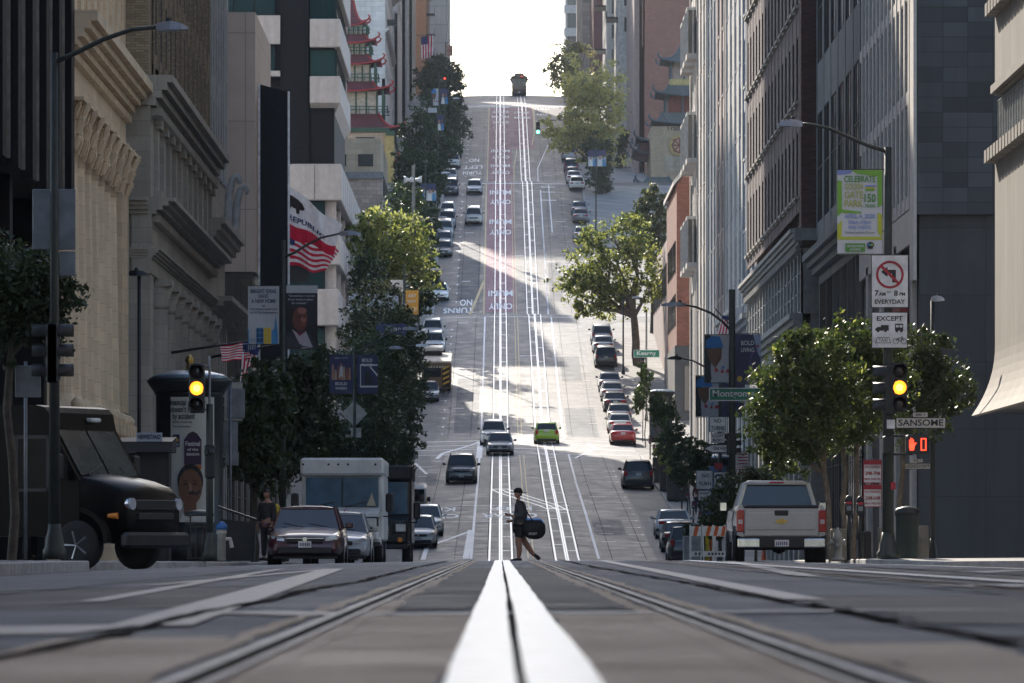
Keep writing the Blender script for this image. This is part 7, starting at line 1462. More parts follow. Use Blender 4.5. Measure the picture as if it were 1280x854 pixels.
# ---- flags ------------------------------------------------------------------
FR = Mcloth('flag_red', (.62,.02,.06)); FW = Mcloth('flag_white', (.85,.85,.86)); FB = Mcloth('flag_blue', (.04,.055,.18))
def cloth(par, name, P, nu, nv, pick, thick=.008, fold=.18, ph=0.):
    """P(u,v) gives the resting surface in metres; ripples are added towards the viewer"""
    def Q(u, v): p = P(u, v); return (p[0], p[1]+fold*u*math.sin(u*9+ph+v*1.5)+fold*.5*math.sin(u*17+v*3+ph), p[2]+fold*.35*u*math.sin(u*12+ph+v*2.5))
    groups = {}
    q = MB()
    for j in range(nv):
        for i in range(nu):
            q.mat(pick((i+.5)/nu, (j+.5)/nv)); a, b_, c_, d = Q(i/nu, j/nv), Q((i+1)/nu, j/nv), Q((i+1)/nu, (j+1)/nv), Q(i/nu, (j+1)/nv); q.add([a, b_, c_, d], [(0,1,2,3)], True)
    return q.build(name, None, par, fix=False), Q
def usa(u, v): return FB if (u < .4 and v > .46) else (FR if int((1-v)*13) % 2 == 0 else FW)
def stars(par, Q, rows=5, cols=6):
    q = MB().mat(FW)
    for i in range(cols):
        for j in range(rows):
            u, v = .04+.36*i/cols+.015, .52+.46*j/rows+.02; c = Q(u, v); e = Q(u+.01, v); L = .035
            q.add([(c[0]+L*math.cos(a)*(1 if k % 2 == 0 else .4), c[1]-.02, c[2]+L*math.sin(a)*(1 if k % 2 == 0 else .4)) for k, a in enumerate([PI/2+PI*n/5 for n in range(10)])], [tuple(range(10))])
    q.build('stars', None, par, fix=False)
def quadP(Y, tl, tr, bl, br, off=(0,0,0)):
    c = [(px(p[0], Y)-off[0], Y-off[1], pz(p[1], Y)-off[2]) for p in (tl, tr, bl, br)]
    def P(u, v):
        t = [c[0][k]+(c[1][k]-c[0][k])*u for k in range(3)]; b_ = [c[2][k]+(c[3][k]-c[2][k])*u for k in range(3)]; return tuple(b_[k]+(t[k]-b_[k])*v for k in range(3))
    return P
def flagpole_thing(name, label, Y, p0, p1, cat='flag', rr=.05):
    L0 = (px(p0[0], Y), Y, pz(p0[1], Y)); r = thing(name, label, cat, L0, 0); q = MB().mat(FRD); q.tube([(0,0,0),(px(p1[0], Y)-L0[0], 0, pz(p1[1], Y)-L0[2])], [rr, rr*.6], 8); q.build('flagpole', None, r); return r
Yf = 350
r = flagpole_thing('state_flag', 'state flag with a bear and the word republic waving behind the black slab', Yf, (338,205), (338,345)); off = tuple(r.location)
P = quadP(Yf, (338,214), (428,284), (338,288), (417,318), off); o, Q = cloth(r, 'flag_cloth', P, 36, 14, lambda u, v: FR if v < .28 else FW, fold=.45)
q = MB().mat(M('bear_brown', (.05,.035,.03), .8)); bear = [(.20,.62),(.22,.80),(.30,.86),(.40,.84),(.46,.80),(.50,.72),(.47,.66),(.43,.66),(.42,.56),(.38,.56),(.37,.64),(.30,.64),(.28,.56),(.24,.56),(.24,.62)]
q.add([(lambda c: (c[0], c[1]-.06, c[2]))(Q(u, v)) for u, v in bear], [tuple(range(len(bear)))]); q.mat(FB)
vs, fs = textmesh('REPUBLIC', 1, .03); xs = [v[0] for v in vs]; q.add([(lambda c: (c[0], c[1]-.05, c[2]))(Q(.26+.55*(v[0]-min(xs))/(max(xs)-min(xs)), .42+.20*v[1]*.75)) for v in vs], fs); q.build('emblem', None, r, fix=False)
r = flagpole_thing('national_flag', 'large striped national flag flying just under the state flag', Yf+3, (337,252), (337,352)); off = tuple(r.location)
cloth(r, 'flag_cloth', quadP(Yf+3, (338,262), (424,312), (338,326), (408,342), off), 36, 13, usa, fold=.5, ph=2)
r = flagpole_thing('national_flag', 'national flag hanging from a horizontal pole on the grey stone building', 184, (214,441), (320,425)); off = tuple(r.location)
o, Q = cloth(r, 'flag_cloth', quadP(184, (322,425), (275,433), (320,448), (278,452), off), 18, 13, usa, fold=.06); stars(r, Q)
o, Q = cloth(r, 'flag_fold', quadP(184, (304,430), (300,478), (325,436), (311,476), off), 14, 7, lambda u, v: FB if u < .18 else (FR if int(v*6.99) % 2 else FW), fold=.06, ph=1)
r = flagpole_thing('white_flag', 'plain white flag drooping just right of the national flag', 188, (262,447), (349,430)); off = tuple(r.location); cloth(r, 'flag_cloth', quadP(188, (349,448), (330,462), (350,476), (306,486), off), 12, 6, lambda u, v: FW, fold=.07)
r = flagpole_thing('national_flag', 'small national flag on the pale pier building behind the right lamp post', 300, (935,430), (893,385)); off = tuple(r.location); cloth(r, 'flag_cloth', quadP(300, (903,394), (896,418), (912,396), (910,420), off), 10, 7, lambda u, v: FB if u < .25 else (FR if int(v*6.99) % 2 else FW), fold=.05)
r = flagpole_thing('national_flag', 'faded national flag high on the far left row above the trees', 800, (520,44), (545,44)); off = tuple(r.location); cloth(r, 'flag_cloth', quadP(800, (542,44), (541,72), (526,46), (527,74), off), 14, 9, lambda u, v: FB if u < .35 and v < .6 else (FR if int(v*8.99) % 2 else FW), fold=.3)
# ================================================================ TREES
BARK = M('bark', (.10,.08,.06), .9, var=.35, scale=6, bmp=.5); BARKL = M('pale_bark', (.19,.155,.12), .9, var=.35, scale=5, bmp=.5)
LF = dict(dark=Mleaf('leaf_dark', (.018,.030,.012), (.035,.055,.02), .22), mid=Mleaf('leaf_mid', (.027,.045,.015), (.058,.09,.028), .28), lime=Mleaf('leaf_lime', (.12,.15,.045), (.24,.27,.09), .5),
          olive=Mleaf('leaf_olive', (.22,.21,.09), (.40,.37,.17), .55), grey=Mleaf('leaf_grey', (.10,.11,.075), (.18,.19,.12), .45), yel=Mleaf('leaf_yellow', (.15,.18,.065), (.27,.30,.12), .5))
def leaves(name, blobs, n, size, m, par, shell=.55, m2=None, frac=.2):
    """blobs: (x,y,z,rx,ry,rz) local; leaves gather in small clumps near the surface of each blob"""
    vol = np.array([b[3]*b[4]+b[5]*b[3] for b in blobs]); vol = vol/vol.sum(); C_ = []
    per = max(1, n//90); 
    for k in range(90*1):
        pass
    nc = max(12, int(n/ (28)))
    bi = rng.choice(len(blobs), nc, p=vol); B = np.array(blobs)[bi]
    d = rng.normal(size=(nc, 3)); d /= np.linalg.norm(d, axis=1)[:, None]; rad = shell+(1-shell)*rng.random(nc)**.6; rad[rng.random(nc) < .25] *= .6; rad[rng.random(nc) < .14] *= 1.22
    cc = B[:, :3]+d*rad[:, None]*B[:, 3:6]; cr = (.10+.14*rng.random(nc))*B[:, 3:6].mean(axis=1)
    li = rng.integers(0, nc, n); pd = rng.normal(size=(n, 3))*.62
    P = cc[li]+pd*cr[li][:, None]*np.array([1,1,.8])
    a = rng.normal(size=(n, 3)); a /= np.linalg.norm(a, axis=1)[:, None]; a[:, 2] -= .25; b = np.cross(a, rng.normal(size=(n, 3))); b /= np.linalg.norm(b, axis=1)[:, None]
    s = size*(.6+.8*rng.random(n))[:, None]; V = np.stack([P-a*s, P+b*s*.5, P+a*s, P-b*s*.5], 1).reshape(-1, 3)
    me = bpy.data.meshes.new(name); me.vertices.add(4*n); me.loops.add(4*n); me.polygons.add(n); me.vertices.foreach_set('co', V.ravel().astype(np.float32)); me.loops.foreach_set('vertex_index', np.arange(4*n, dtype=np.int32))
    me.polygons.foreach_set('loop_start', np.arange(0, 4*n, 4, dtype=np.int32)); me.materials.append(m)
    if m2: me.materials.append(m2); me.polygons.foreach_set('material_index', (((V.reshape(-1,4,3)[:,0]*np.array([1.3,1.1,1.7])/max(B[:,3].mean(),.1)).sum(1)+rng.random(n)*1.2)%1.0 < frac).astype(np.int32))
    me.update(calc_edges=True); me.validate()
    o = bpy.data.objects.new(name, me); COL.objects.link(o); o.parent = par; return o, cc
def limb(mb, a, b, r0, r1, wob=.08, n=4):
    a, b = Vector(a), Vector(b); L = (b-a).length; pts = [a+(b-a)*i/n+Vector((random.uniform(-1,1), random.uniform(-1,1), random.uniform(-.3,.3)))*L*wob*math.sin(PI*i/n) for i in range(n+1)]
    mb.tube(pts, [r0+(r1-r0)*i/n for i in range(n+1)], 7, False); return pts
def tree(label, xp, Y, blobs, kind='mid', n=6000, size=.12, trunk=.14, bark=None, group=None, name='street_tree', trunks=1, X=None, cat='tree', foot=None, shell=.55, lean=0, extra=None):
    X = px(xp, Y) if X is None else X; z = (zp(X, Y) if foot is None else foot); r = thing(name, label, cat, (X, Y, z), 0, group)
    g_ = 1.15; L = [((px(b[0], Y)-X), 0, pz(b[1], Y)-z, g_*b[2]*Y/F, g_*min(b[2], b[3]*1.2)*Y/F, g_*b[3]*Y/F) for b in blobs]
    o, cc = leaves('crown', L, n, size, LF[kind], r, shell, LF[extra[0]] if extra else None, extra[1] if extra else 0)
    q = MB().mat(bark or BARK); cz = min(b[2]-b[5]*.7 for b in L); cz = max(cz, .6)
    for t in range(trunks):
        x0 = (t-(trunks-1)/2)*trunk*2.5; top = (x0*1.8+lean, random.uniform(-.1,.1), cz); p = limb(q, (x0,0,-.15), top, trunk*(1 if t == 0 else .8), trunk*.75, .03)
        nl = len(L)*2 if trunks == 1 else len(L)
        for k in range(min(nl, 9)):
            b = L[k % len(L)]; e = (b[0]+random.uniform(-.4,.4)*b[3], b[1]+random.uniform(-.4,.4)*b[4], b[2]+random.uniform(-.1,.6)*b[5]); pp = limb(q, top, e, trunk*.55, trunk*.12, .10, 5)
            for m_ in range(3):
                i = random.randrange(2, 5); e2 = (pp[i][0]+random.uniform(-.8,.8)*b[3], pp[i][1]+random.uniform(-.8,.8)*b[4], pp[i][2]+random.uniform(0,.7)*b[5]); limb(q, pp[i], e2, trunk*.2, trunk*.05, .1, 3)
    q.build('trunk', None, r); return r
GL_ = 'dark ficus trees along the left pavement'
tree('dark leafy tree cut by the left picture edge, in front of the grey sign backs', 14, 96, [(22,350,52,48),(45,378,52,48),(5,400,45,55),(70,365,30,30)], 'dark', 9000, .055, .09, group=GL_)
for (xp, Y, bl, lb) in ((318,172,[(318,520,38,50),(335,495,32,38),(300,560,28,38),(330,590,30,25)],'dark ficus nearest the waste container, first of the left row'), (352,192,[(350,505,38,52),(372,480,28,30),(365,560,36,38)],'dark ficus behind the banner lamp post, second of the left row'),
    (392,214,[(380,520,28,40),(395,555,28,34),(368,485,22,22)],'dark ficus third of the left row, above the white step van'), (428,240,[(412,555,24,30),(430,590,24,22),(405,530,20,20)],'dark ficus with sunlit lower right edge, fourth of the left row'),
    (462,272,[(460,520,34,48),(450,470,26,36),(475,560,30,32)],'dark ficus behind the diamond sign, fifth of the left row'), (485,305,[(490,500,34,48),(500,540,24,36),(478,455,30,34)],'dark ficus reaching over the kerb, sixth of the left row'),
    (500,345,[(508,450,24,38),(500,480,26,40),(490,430,30,30)],'dark ficus beside the food truck, seventh of the left row')):
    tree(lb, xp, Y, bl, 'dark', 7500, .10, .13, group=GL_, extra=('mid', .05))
for (xp, Y, bl, lb) in ((436,278,[(440,470,30,36),(420,600,24,24),(452,600,20,26)],'dark ficus filling the gap behind the bold banners'), (474,292,[(470,470,34,46),(495,560,24,32)],'tall dark ficus rising over the diamond sign'), (497,330,[(470,425,36,34),(505,425,26,32),(515,480,18,32)],'dark ficus overhanging the parked navy sedan'), (440,262,[(478,590,22,22),(455,555,26,36),(400,470,28,34)],'low dark ficus crown above the two step vans')):
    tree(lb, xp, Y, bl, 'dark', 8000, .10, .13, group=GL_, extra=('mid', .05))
for (xp, Y, bl, lb) in ((486,402,[(470,420,26,26),(485,445,26,26),(500,415,18,26)],'dark round street tree below the navy sign panel'), (492,430,[(515,390,10,14),(525,370,16,18),(460,350,20,30)],'dark street tree behind the orange banner'), (515,478,[(525,320,18,22),(540,345,14,14),(505,260,22,26)],'dark street tree behind the lone white coupe')):
    tree(lb, xp, Y, bl, 'dark', 4500, .14, .14, extra=('mid', .12))
tree('round grey green tree behind the square swirl sign', 470, 372, [(470,385,32,32),(485,410,30,30),(455,415,30,30)], 'grey', 5000, .13, .14, extra=('dark', .6))
tree('pale yellow green plane tree beside the left sidewalk above the first crossing', 500, 445, [(470,285,26,24),(500,300,34,34),(480,325,38,32),(515,330,26,34),(530,350,20,20),(455,300,22,28)], 'yel', 9000, .17, .2, extra=('mid', .25))
GU = 'dark evergreen trees along the upper left pavement'
for (xp, Y, bl, lb) in ((523,500,[(520,275,24,30),(532,300,18,24),(510,250,18,22)],'dark evergreen lowest of the upper left row beside the white car'), (530,560,[(525,240,24,28),(515,215,22,26),(540,225,18,20)],'dark evergreen behind the people banner, second of the upper left row'),
    (540,620,[(535,180,30,32),(515,190,20,26),(555,185,18,20),(520,160,18,18)],'broad dark evergreen third of the upper left row'), (552,690,[(558,158,24,24),(545,135,26,24),(572,150,14,18)],'dark evergreen fourth of the upper left row, over the parked navy car'),
    (560,740,[(560,115,22,26),(570,130,16,20),(545,105,22,22)],'dark evergreen fifth of the upper left row, under the cap banner'), (553,785,[(552,88,20,16),(565,98,14,16),(535,95,16,18)],'dark evergreen highest of the upper left row at the crest')):
    tree(lb, xp, Y, bl, 'dark', 5000, .20, .16, group=GU, extra=('mid', .15))
GR_ = 'ficus trees at the near right corner'
tree('sunlit glossy ficus with a pale trunk, left one at the right corner', 1041, 134, [(985,470,42,42),(965,520,38,42),(1010,520,48,52),(1020,455,45,38),(990,570,32,28),(1040,500,36,44),(955,555,18,24),(1000,425,22,18)], 'mid', 17000, .062, .09, BARKL, group=GR_, lean=-.2, extra=('lime', .05), shell=.4)  # a few lime leaves paint sunlit highlights into the crown
tree('ficus with two pale stems behind the parking meters', 1062, 137, [(1065,440,42,36),(1085,485,48,46),(1055,520,40,42),(1100,450,35,32),(1050,410,18,14)], 'mid', 14000, .06, .08, BARKL, group=GR_, trunks=2, extra=('lime', .05), shell=.4)  # lime leaves mixed in as painted sun highlights
tree('dark ficus behind the amber signal, right one of the corner group', 1128, 140, [(1145,450,40,36),(1170,485,42,34),(1190,500,26,22),(1140,520,42,36),(1165,445,25,22)], 'dark', 9500, .06, .08, BARKL, group=GR_, extra=('mid', .35), shell=.4)
tree('clipped dark hedge shrub behind the silver pickup', 945, 160, [(940,620,42,30),(915,640,34,24),(965,612,34,26),(900,655,24,20),(975,640,35,28)], 'dark', 9000, .06, .05, name='hedge_shrub', cat='shrub', shell=.8)
tree('big sunny plane tree with spreading limbs on the right pavement', 797, 462, [(740,345,34,34),(716,352,26,24),(765,310,36,34),(740,300,20,22),(800,325,30,32),(790,290,26,24),(765,370,34,26),(735,385,24,14),(815,365,22,24)], 'lime', 12000, .15, .38, BARKL, trunks=1, lean=-.3, extra=('mid', .45), shell=.35)
tree('dark glossy magnolia behind the big plane tree', 815, 490, [(810,285,24,32),(818,255,18,20),(822,320,14,30)], 'dark', 5000, .2, .2, extra=('grey', .3))
tree('tall olive green street tree with an ivy wrapped trunk, upper right', 748, 640, [(725,150,36,38),(745,115,34,34),(708,175,26,22),(756,165,26,38),(722,105,24,28),(697,160,20,14),(765,135,20,34),(740,195,28,14)], 'olive', 9500, .24, .22, extra=('grey', .2), shell=.25)
tree('column of dark ivy round a trunk below the olive tree', 750, 636, [(748,215,15,30),(745,190,18,18),(752,240,14,22)], 'dark', 3500, .2, .3, name='ivy_trunk', X=px(750,636))
tree('grey green tree against the sky at the upper right', 714, 770, [(712,75,24,24),(700,95,20,18),(725,62,18,14),(722,100,22,20)], 'grey', 4200, .22, .2, extra=('olive', .3), shell=.25)
tree('slim dark cypress like tree beside the right apartment block', 777, 700, [(777,205,8,32),(779,175,7,16)], 'dark', 2500, .2, .15)
GP = 'clipped topiary columns on the right pavement'
for (xp, Y, bl, lb, k) in ((826,332,[(826,510,17,17),(830,520,16,14)],'boxy clipped bay tree in front of the small advertising column','mid'), (833,318,[(833,545,12,22),(836,560,12,20)],'narrow dark clipped bay right below the boxy one','mid'),
    (846,300,[(845,548,13,22),(850,565,16,18)],'dark bushy potted tree fourth down the right pavement','dark'), (862,272,[(860,578,17,24),(866,560,12,16),(852,590,14,16)],'dark tree on thin stems over the near right pavement','dark'), (876,262,[(876,575,12,18),(872,592,12,14)],'small dark tree right of the thin stemmed one','dark'),
    (804,392,[(802,463,7,7),(807,474,8,8),(805,487,7,9)],'clipped spiral shrub by the green street sign','mid'), (799,400,[(799,500,6,14)],'slim clipped column left of the spiral shrub','mid')):
    tree(lb, xp, Y, bl, k, 2600, .085, .04, group=GP, name='topiary', cat='shrub', shell=.8, X=max(px(xp, Y), 10.2))
for i, (xp, Y, lb) in enumerate(((820,340,'yellow green shrub in a dark planter, farthest of three'), (829,328,'yellow green shrub in a dark planter, middle of three'), (838,316,'yellow green shrub in a dark planter, nearest of three'))):
    X = px(xp, Y)+.4; r = thing('planter', lb, 'planter', (X, Y, zp(X, Y)), 0, 'dark planters with yellow shrubs'); q = MB().mat(PLB); q.bbox(-.6,.6,-.5,.5,0,1.5,.03); q.build('box', None, r)
    leaves('shrub', [(0,0,1.75,.62,.5,.35)], 1400, .08, LF['yel'], r, .8)
r = [o for o in bpy.data.objects if o.get('label') == 'large white square planter by the near right parked cars'][0]; leaves('shrub', [(0,0,1.35,.45,.4,.3)], 900, .07, LF['dark'], r, .7)
# ================================================================ PEOPLE
def skin(name, par, joints, edges, m, sub=2, root=0):
    me = bpy.data.meshes.new(name); me.from_pydata([j[:3] for j in joints], edges, []); o = bpy.data.objects.new(name, me); COL.objects.link(o)
    o.modifiers.new('k', 'SKIN'); sv = me.skin_vertices[0].data
    for i, j in enumerate(joints): sv[i].radius = (j[3], j[4] if len(j) > 4 else j[3])
    sv[root].use_root = True; s = o.modifiers.new('s', 'SUBSURF'); s.levels = sub; s.render_levels = sub
    bpy.context.view_layer.update(); dg = bpy.context.evaluated_depsgraph_get(); m2 = bpy.data.meshes.new_from_object(o.evaluated_get(dg)); bpy.data.objects.remove(o)
    o = bpy.data.objects.new(name, m2); COL.objects.link(o); m2.materials.clear(); m2.materials.append(m); m2.polygons.foreach_set('use_smooth', [True]*len(m2.polygons)); o.parent = par; return o
SK = M('skin', (.34,.19,.13), .5, var=.1); SHT = M('shirt_charcoal', (.075,.077,.08), .85, var=.35, scale=9, bmp=.8); SHO = M('shorts_black', (.018,.018,.02), .85); HAIR = M('hair_black', (.012,.010,.009), .6)
def head(par, c, face=(-1,0), s=1., m=None, hair=True, mh=None):
    """head of 23 cm centred at c looking along face (x,y)"""
    fx, fy = Vector((face[0], face[1], 0)).normalized()[:2]; rt = Vector((-fy, fx, 0)); fw = Vector((fx, fy, 0)); c = Vector(c); m = m or SK
    def T(a, b, d): return c+(fw*a+rt*b+Vector((0,0,1))*d)*s
    q = MB().mat(m); vs = []; fs = []; NR, NS = 12, 16
    for i in range(NR+1):
        th = PI*i/NR; z = .118*math.cos(th); r0 = math.sin(th)
        for k in range(NS):
            a = 2*PI*k/NS; fr = math.cos(a); sd = math.sin(a); jaw = 1-.30*max(0, -z/.118)*(1 if fr < 0 else .75); X = (.100 if fr > 0 else .095)*fr*r0*(jaw if fr < 0 else 1-.12*max(0,-z/.118)); Yy = .077*sd*r0*(1-.25*max(0, -z/.118)); vs.append(T(X+(.008 if z < 0 else 0), Yy, z))
    for i in range(NR):
        for k in range(NS): j = (k+1) % NS; fs.append((i*NS+k, i*NS+j, i*NS+NS+j, i*NS+NS+k))
    q.add(vs, fs, True); q.tube([T(.088,0,.02), T(.118,0,-.018), T(.100,0,-.03)], [.010*s,.015*s,.010*s], 6)
    for sd in (-1, 1): q.tube([T(0,sd*.074,.03), T(-.008,sd*.088,.01), T(0,sd*.076,-.03)], [.012*s,.017*s,.008*s], 6)
    q.mat(M('lips', (.22,.08,.06), .6)); q.tube([T(.088,-.022,-.055), T(.098,0,-.054), T(.088,.022,-.055)], [.004*s,.008*s,.004*s], 6)
    for sd in (-1, 1): q.mat(M('eye_white', (.5,.48,.45), .4)); q.lathe([(.001,-.009*s),(.011*s,0),(.001,.009*s)], T(.083,sd*.032,.012), 8); q.mat(HAIR); q.lathe([(.001,-.005*s),(.006*s,0),(.001,.005*s)], T(.092,sd*.032,.012), 8); q.tube([T(.088,sd*.015,.034), T(.09,sd*.032,.040), T(.078,sd*.052,.034)], .004*s, 5)
    o = q.build('head', None, par)
    if hair:
        h = MB().mat(mh or HAIR); vs = []; fs = []
        for i in range(8):
            th = PI*.62*i/7
            for k in range(16): a = 2*PI*k/16; fr = math.cos(a); lim = .62 if fr < .2 else .40; t2 = min(th, PI*lim); vs.append(T((.110 if fr < 0 else .104)*fr*math.sin(t2)-.006, .086*math.sin(a)*math.sin(t2), .128*math.cos(t2)+.004))
        for i in range(7):
            for k in range(16): j = (k+1) % 16; fs.append((i*16+k, i*16+j, i*16+16+j, i*16+16+k))
        h.add(vs, fs, True); h.build('hair', None, par)
    return T
def hand(par, w, d, side, m=None, up=(0,0,1), curl=.5, s=1.):
    """palm and five curled fingers; w wrist, d pointing direction, side thumb direction"""
    d = Vector(d).normalized(); t = Vector(side); t = (t-d*t.dot(d)).normalized(); n = d.cross(t); w = Vector(w); J = [(*w, .024*s, .018*s), (*(w+d*.045*s), .034*s, .015*s), (*(w+d*.085*s), .034*s, .013*s)]; E = [(0,1),(1,2)]
    o = MB(); bodies = []
    q = MB().mat(m or SK); q.tube([w, w+d*.04*s, w+d*.09*s], [.024*s,.034*s,.03*s], 8)
    for k in range(4):
        b = w+d*.085*s+t*(.027-.018*k)*s; L = (.068,.078,.072,.056)[k]*s; p1 = b+d*L*.45+n*L*.12*curl; p2 = p1+(d*(1-curl*.5)+n*curl).normalized()*L*.33; p3 = p2+(d*(1-curl)+n*curl*1.3).normalized()*L*.25; q.tube([b, p1, p2, p3], [.0095*s,.009*s,.008*s,.006*s], 6)
    b = w+d*.03*s+t*.028*s; p1 = b+(d*.6+t*.8).normalized()*.035*s; p2 = p1+(d*.9+t*.3+n*.2).normalized()*.03*s; q.tube([b, p1, p2], [.012*s,.010*s,.007*s], 6); return q.build('hand', None, par)
# man walking to the left with a duffel bag
Yp_ = 136.5; Xp_ = px(651, Yp_); r = thing('person', 'man in cap, dark shirt and shorts crossing leftwards, looking at a phone', 'person', (Xp_, Yp_, gz(Xp_, Yp_)+.0))
# local: walking towards -X; heights in metres
J = [(0,0,.93,.13,.12), (-.01,0,1.10,.13,.13), (-.02,0,1.28,.15,.14), (-.03,0,1.42,.12,.12), (-.05,0,1.50,.058,.058), (-.06,0,1.56,.055,.055)]; E = [(0,1),(1,2),(2,3),(3,4),(4,5)]
J += [(0,-.09,.90,.12), (-.07,-.10,.52,.085), (-.03,-.10,.32,.078), (-.05,-.10,.12,.05), (-.05,-.10,.07,.045)]; E += [(0,6),(6,7),(7,8),(8,9),(9,10)]
J += [(0,.09,.90,.12), (.06,.10,.54,.085), (.19,.10,.35,.076), (.31,.10,.18,.05), (.34,.10,.14,.045)]; E += [(0,11),(11,12),(12,13),(13,14),(14,15)]
J += [(-.03,-.19,1.40,.075), (.02,-.24,1.12,.058), (-.16,-.20,1.10,.045), (-.24,-.18,1.13,.028)]; E += [(3,16),(16,17),(17,18),(18,19)]
J += [(-.02,.19,1.40,.065), (.04,.24,1.13,.045), (-.14,.21,1.02,.036), (-.2,.19,1.00,.028)]; E += [(3,20),(20,21),(21,22),(22,23)]
skin('body', r, J, E, SK, 2)
JS = [(.0,0,.99,.20,.17), (-.01,0,1.13,.19,.17), (-.02,0,1.28,.20,.18), (-.03,0,1.40,.17,.15), (-.045,0,1.475,.085,.085), (-.03,-.19,1.41,.11), (.03,-.25,1.13,.085), (-.15,-.21,1.11,.065), (-.02,.19,1.41,.11), (.05,.25,1.13,.085), (-.13,.215,1.04,.065), (0,0,.86,.20,.17)]
skin('shirt', r, JS, [(0,1),(1,2),(2,3),(3,4),(3,5),(5,6),(6,7),(3,8),(8,9),(9,10),(0,11)], SHT, 2, 0)
skin('shorts', r, [(0,0,.93,.18,.15), (-.01,-.09,.84,.145), (-.055,-.10,.56,.125), (.0,.09,.84,.145), (.05,.10,.58,.125)], [(0,1),(1,2),(0,3),(3,4)], SHO, 2, 0)
head(r, (-.065,0,1.655), (-.75,-.66))
q = MB().mat(M('cap_black', (.012,.012,.013), .8)); c = Vector((-.065,0,1.70)); q.lathe([(.108,-.01),(.112,.03),(.09,.08),(.05,.105),(.01,.11)], c, 18); q.prism([(-.02,-.08),(.15,-.055),(.165,0),(.15,.055),(-.02,.08)], 'z', 1.685, 1.70); v = q.v; q.build('cap', None, r)
hand(r, (-.235,-.18,1.13), (-1,0,.15), (0,-.3,1), s=1.0); hand(r, (-.20,.19,1.0), (-1,0,-.1), (0,0,1), s=1.0)
q = MB().mat(SHO); q.bbox(-.37,-.30,-.20,-.185,1.13,1.27,.004); ph_ = q.build('phone_slab', None, None); bpy.data.objects.remove(ph_)
t_ = thing('mobile_phone', 'small dark phone held flat in the walking man hand', 'phone', (Xp_-.335, Yp_-.185, gz(Xp_, Yp_)+1.165)); q = MB().mat(SHO); q.bbox(-.075,.075,-.035,.035,-.004,.006,.003); o = q.build('casing', None, t_); o.rotation_euler = (0,.25,0)
for (x, y, z, ry, nm) in ((-.05,-.10,.0,0,'a'), (.37,.10,.075,-.75,'b')):
    q = MB().mat(SHO); q.tube([(.075,0,.05),(.02,0,.055),(-.08,0,.045),(-.17,0,.03),(-.20,0,.028)], [.036,.05,.045,.036,.02], 10); q.mat(M('sole_grey', (.12,.12,.12), .7)); q.bbox(-.215,.11,-.048,.048,.0,.025,.008); o = q.build('shoe', None, r); o.location = (x, y, z); o.rotation_euler = (0, ry*-1 if nm == 'b' else 0, 0)
# duffel bag hanging at his back (nearer side)
t_ = thing('duffel_bag', 'black and blue duffel bag slung over the shoulder of the walking man', 'bag', (Xp_+.33, Yp_-.20, gz(Xp_, Yp_)+.80))
q = MB().mat(M('bag_black', (.012,.012,.014), .7)); prof_ = [(.02,-.37),(.09,-.355),(.155,-.29),(.20,-.17),(.215,0),(.205,.15),(.165,.27),(.10,.345),(.02,.36)]; q.lathe(prof_, n=22); q.v = [(v[2]*.76, v[0]*.95, v[1]*1.18) for v in q.v]; q.build('bag', None, t_)
q = MB().mat(M('bag_blue', (.03,.22,.58), .6)); vs = []; fs = []
for i in range(10):
    x = -.27+.6*i/9; x0_ = x; x = x*.74; R = .258 if x0_ < .15 else .258-.12*((x0_-.15)/.18)**2
    for k in range(5): a = PI*(.30+.32*k/4) if x < .25 else PI*(.2+.4*k/4); vs.append((x, -R*.87*math.cos(a), R*1.02*math.sin(a)))
for i in range(9):
    for k in range(4): a = i*5+k; fs.append((a,a+1,a+6,a+5))
q.add(vs, fs, True); q.mat(WHT); text(q, 'SPORT', -.04, -.12, .08, -.262, width=.20); q.build('blue_panel', None, t_, fix=False)
q = MB().mat(SHO); q.tube([(-.44,-.02,.70),(-.30,-.10,.66),(-.16,-.16,.38),(-.02,-.15,.17)], .016, 6); q.tube([(-.44,.10,.68),(-.30,.20,.4),(-.2,.12,.16)], .014, 6); q.build('strap', None, t_)
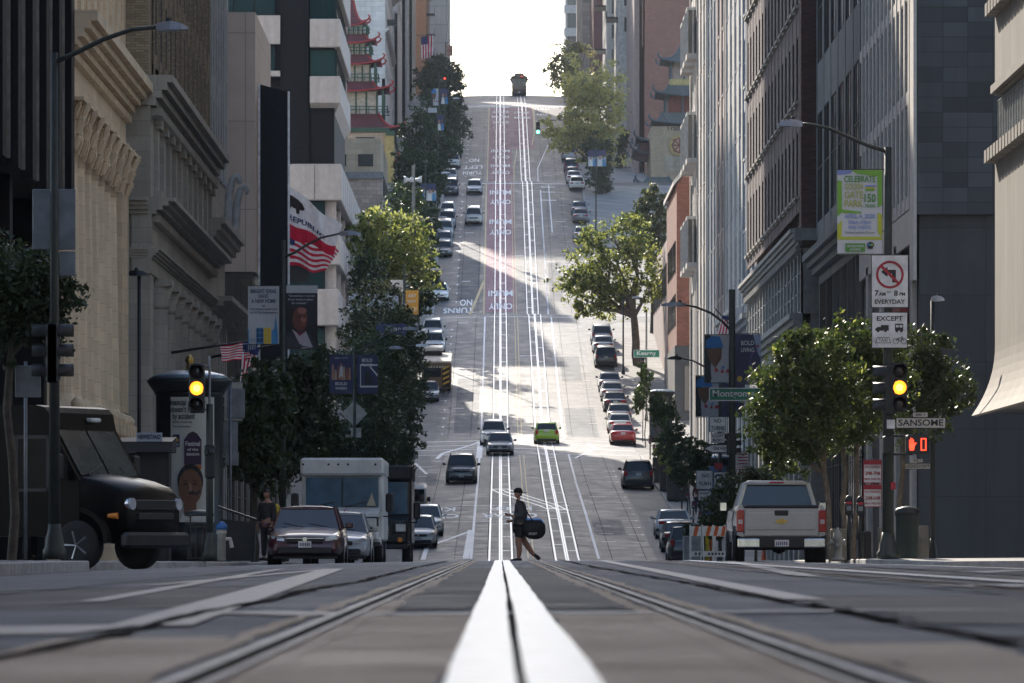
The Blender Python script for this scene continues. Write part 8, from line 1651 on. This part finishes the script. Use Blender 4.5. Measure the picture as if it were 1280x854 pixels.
# standing person with backpack between container and maroon car, and others
def standing(label, X, Y, cols, face=(0,-1), s=1., bag=None, cap=None, z=None, stride=0.):
    r = thing('person', label, 'person', (X, Y, zp(X, Y) if z is None else z), 0, None, 0, s)
    mt = [M('cloth_%d_%d_%d' % tuple(int(c*999) for c in cc), cc, .85) for cc in cols]; f = Vector((face[0], face[1], 0)).normalized(); rt = Vector((-f.y, f.x, 0))
    def V(a, b, z_, *rad): p = f*a+rt*b; return (p.x, p.y, z_, *rad)
    J = [V(0,0,.95,.12), V(0,0,1.15,.13), V(0,0,1.40,.12), V(0,0,1.5,.055), V(.01,0,1.57,.055), V(stride*.4,-.09,.9,.09), V(stride,-.1,.5,.06), V(stride*1.2,-.1,.08,.04), V(-stride*.4,.09,.9,.09), V(-stride*.8,.1,.5,.06), V(-stride*1.5,.1,.08,.04), V(0,-.19,1.4,.06), V(.02,-.24,1.12,.045), V(.10,-.22,.9,.035), V(0,.19,1.4,.06), V(.02,.24,1.12,.045), V(.10,.22,.9,.035)]
    skin('body', r, J, [(0,1),(1,2),(2,3),(3,4),(0,5),(5,6),(6,7),(0,8),(8,9),(9,10),(2,11),(11,12),(12,13),(2,14),(14,15),(15,16)], SK, 1)
    skin('jacket', r, [V(0,0,.92,.155), V(0,0,1.15,.155), V(0,0,1.38,.145), V(0,0,1.46,.08), V(0,-.19,1.4,.08), V(.02,-.25,1.12,.062), V(.09,-.225,.95,.05), V(0,.19,1.4,.08), V(.02,.25,1.12,.062), V(.09,.225,.95,.05)], [(0,1),(1,2),(2,3),(2,4),(4,5),(5,6),(2,7),(7,8),(8,9)], mt[0], 1)
    skin('trousers', r, [V(0,0,.93,.145), V(stride*.4,-.09,.85,.11), V(stride,-.1,.5,.085), V(stride*1.2,-.1,.1,.065), V(-stride*.4,.09,.85,.11), V(-stride*.8,.1,.5,.085), V(-stride*1.5,.1,.1,.065)], [(0,1),(1,2),(2,3),(0,4),(4,5),(5,6)], mt[1], 1)
    head(r, V(.01,0,1.655)[:3], (f.x, f.y), hair=cap is None)
    for sd, b in ((-1,-.22),(1,.22)): hand(r, V(.10,b,.90)[:3], (f.x*.3, f.y*.3, -1), (f.x, f.y, 0))
    for st, b in ((stride*1.2,-.1),(-stride*1.5,.1)):
        q = MB().mat(HAIR); q.tube([V(st-.05,b,.045)[:3], V(st+.05,b,.05)[:3], V(st+.18,b,.03)[:3]], [.045,.045,.03], 8); q.build('shoe', None, r)
    if cap is not None: q = MB().mat(cap); c = V(.01,0,1.69)[:3]; q.lathe([(.115,-.01),(.12,.02),(.10,.08),(.05,.115),(.01,.12)], c, 16); q.build('helmet', None, r)
    if bag is not None: q = MB().mat(bag); bc = V(-.20,0,1.25); q.bbox(bc[0]-.17, bc[0]+.17, bc[1]-.12, bc[1]+.12, 1.02, 1.5, .07); q.build('backpack_strap_panel', None, r)
    return r
HV = MC['hi_vis_yellow']
standing('man in dark clothes standing left of the maroon car under the trees', px(334,139), 139, [(.03,.03,.035),(.025,.025,.03)], (-.6,-.8), 1.0)
b_ = thing('backpack', 'yellow and black backpack on the man left of the maroon car', 'bag', (px(334,139)+.10, 139.25, zp(0,139)+1.2)); q = MB().mat(HV); q.bbox(-.22,.2,-.08,.08,-.05,.22,.06); q.mat(TRIM); q.bbox(-.2,.18,-.1,.1,-.28,-.03,.05); q.build('bag', None, b_)
standing('worker in a yellow helmet behind the far left lamp post', px(37,112), 112, [(.05,.10,.10),(.03,.03,.04)], (.5,-.8), .97, cap=HV, z=-.05)
for i, (x, Y, cols, fc, lb) in enumerate(((10.9,366,[(.05,.05,.06),(.03,.03,.04)],(0,1),'distant walker in dark clothes on the sunny right pavement'), (10.6,300,[(.10,.02,.02),(.03,.03,.05)],(0,1),'distant walker in a dark red top near the potted trees'), (11.3,285,[(.25,.25,.26),(.04,.04,.05)],(0,-1),'distant walker in a pale jacket near the blue column'), (11.6,455,[(.06,.06,.08),(.03,.03,.03)],(0,-1),'distant walker below the plane tree'))): standing(lb, x, Y, cols, fc, 1., stride=.12)
glow_off()
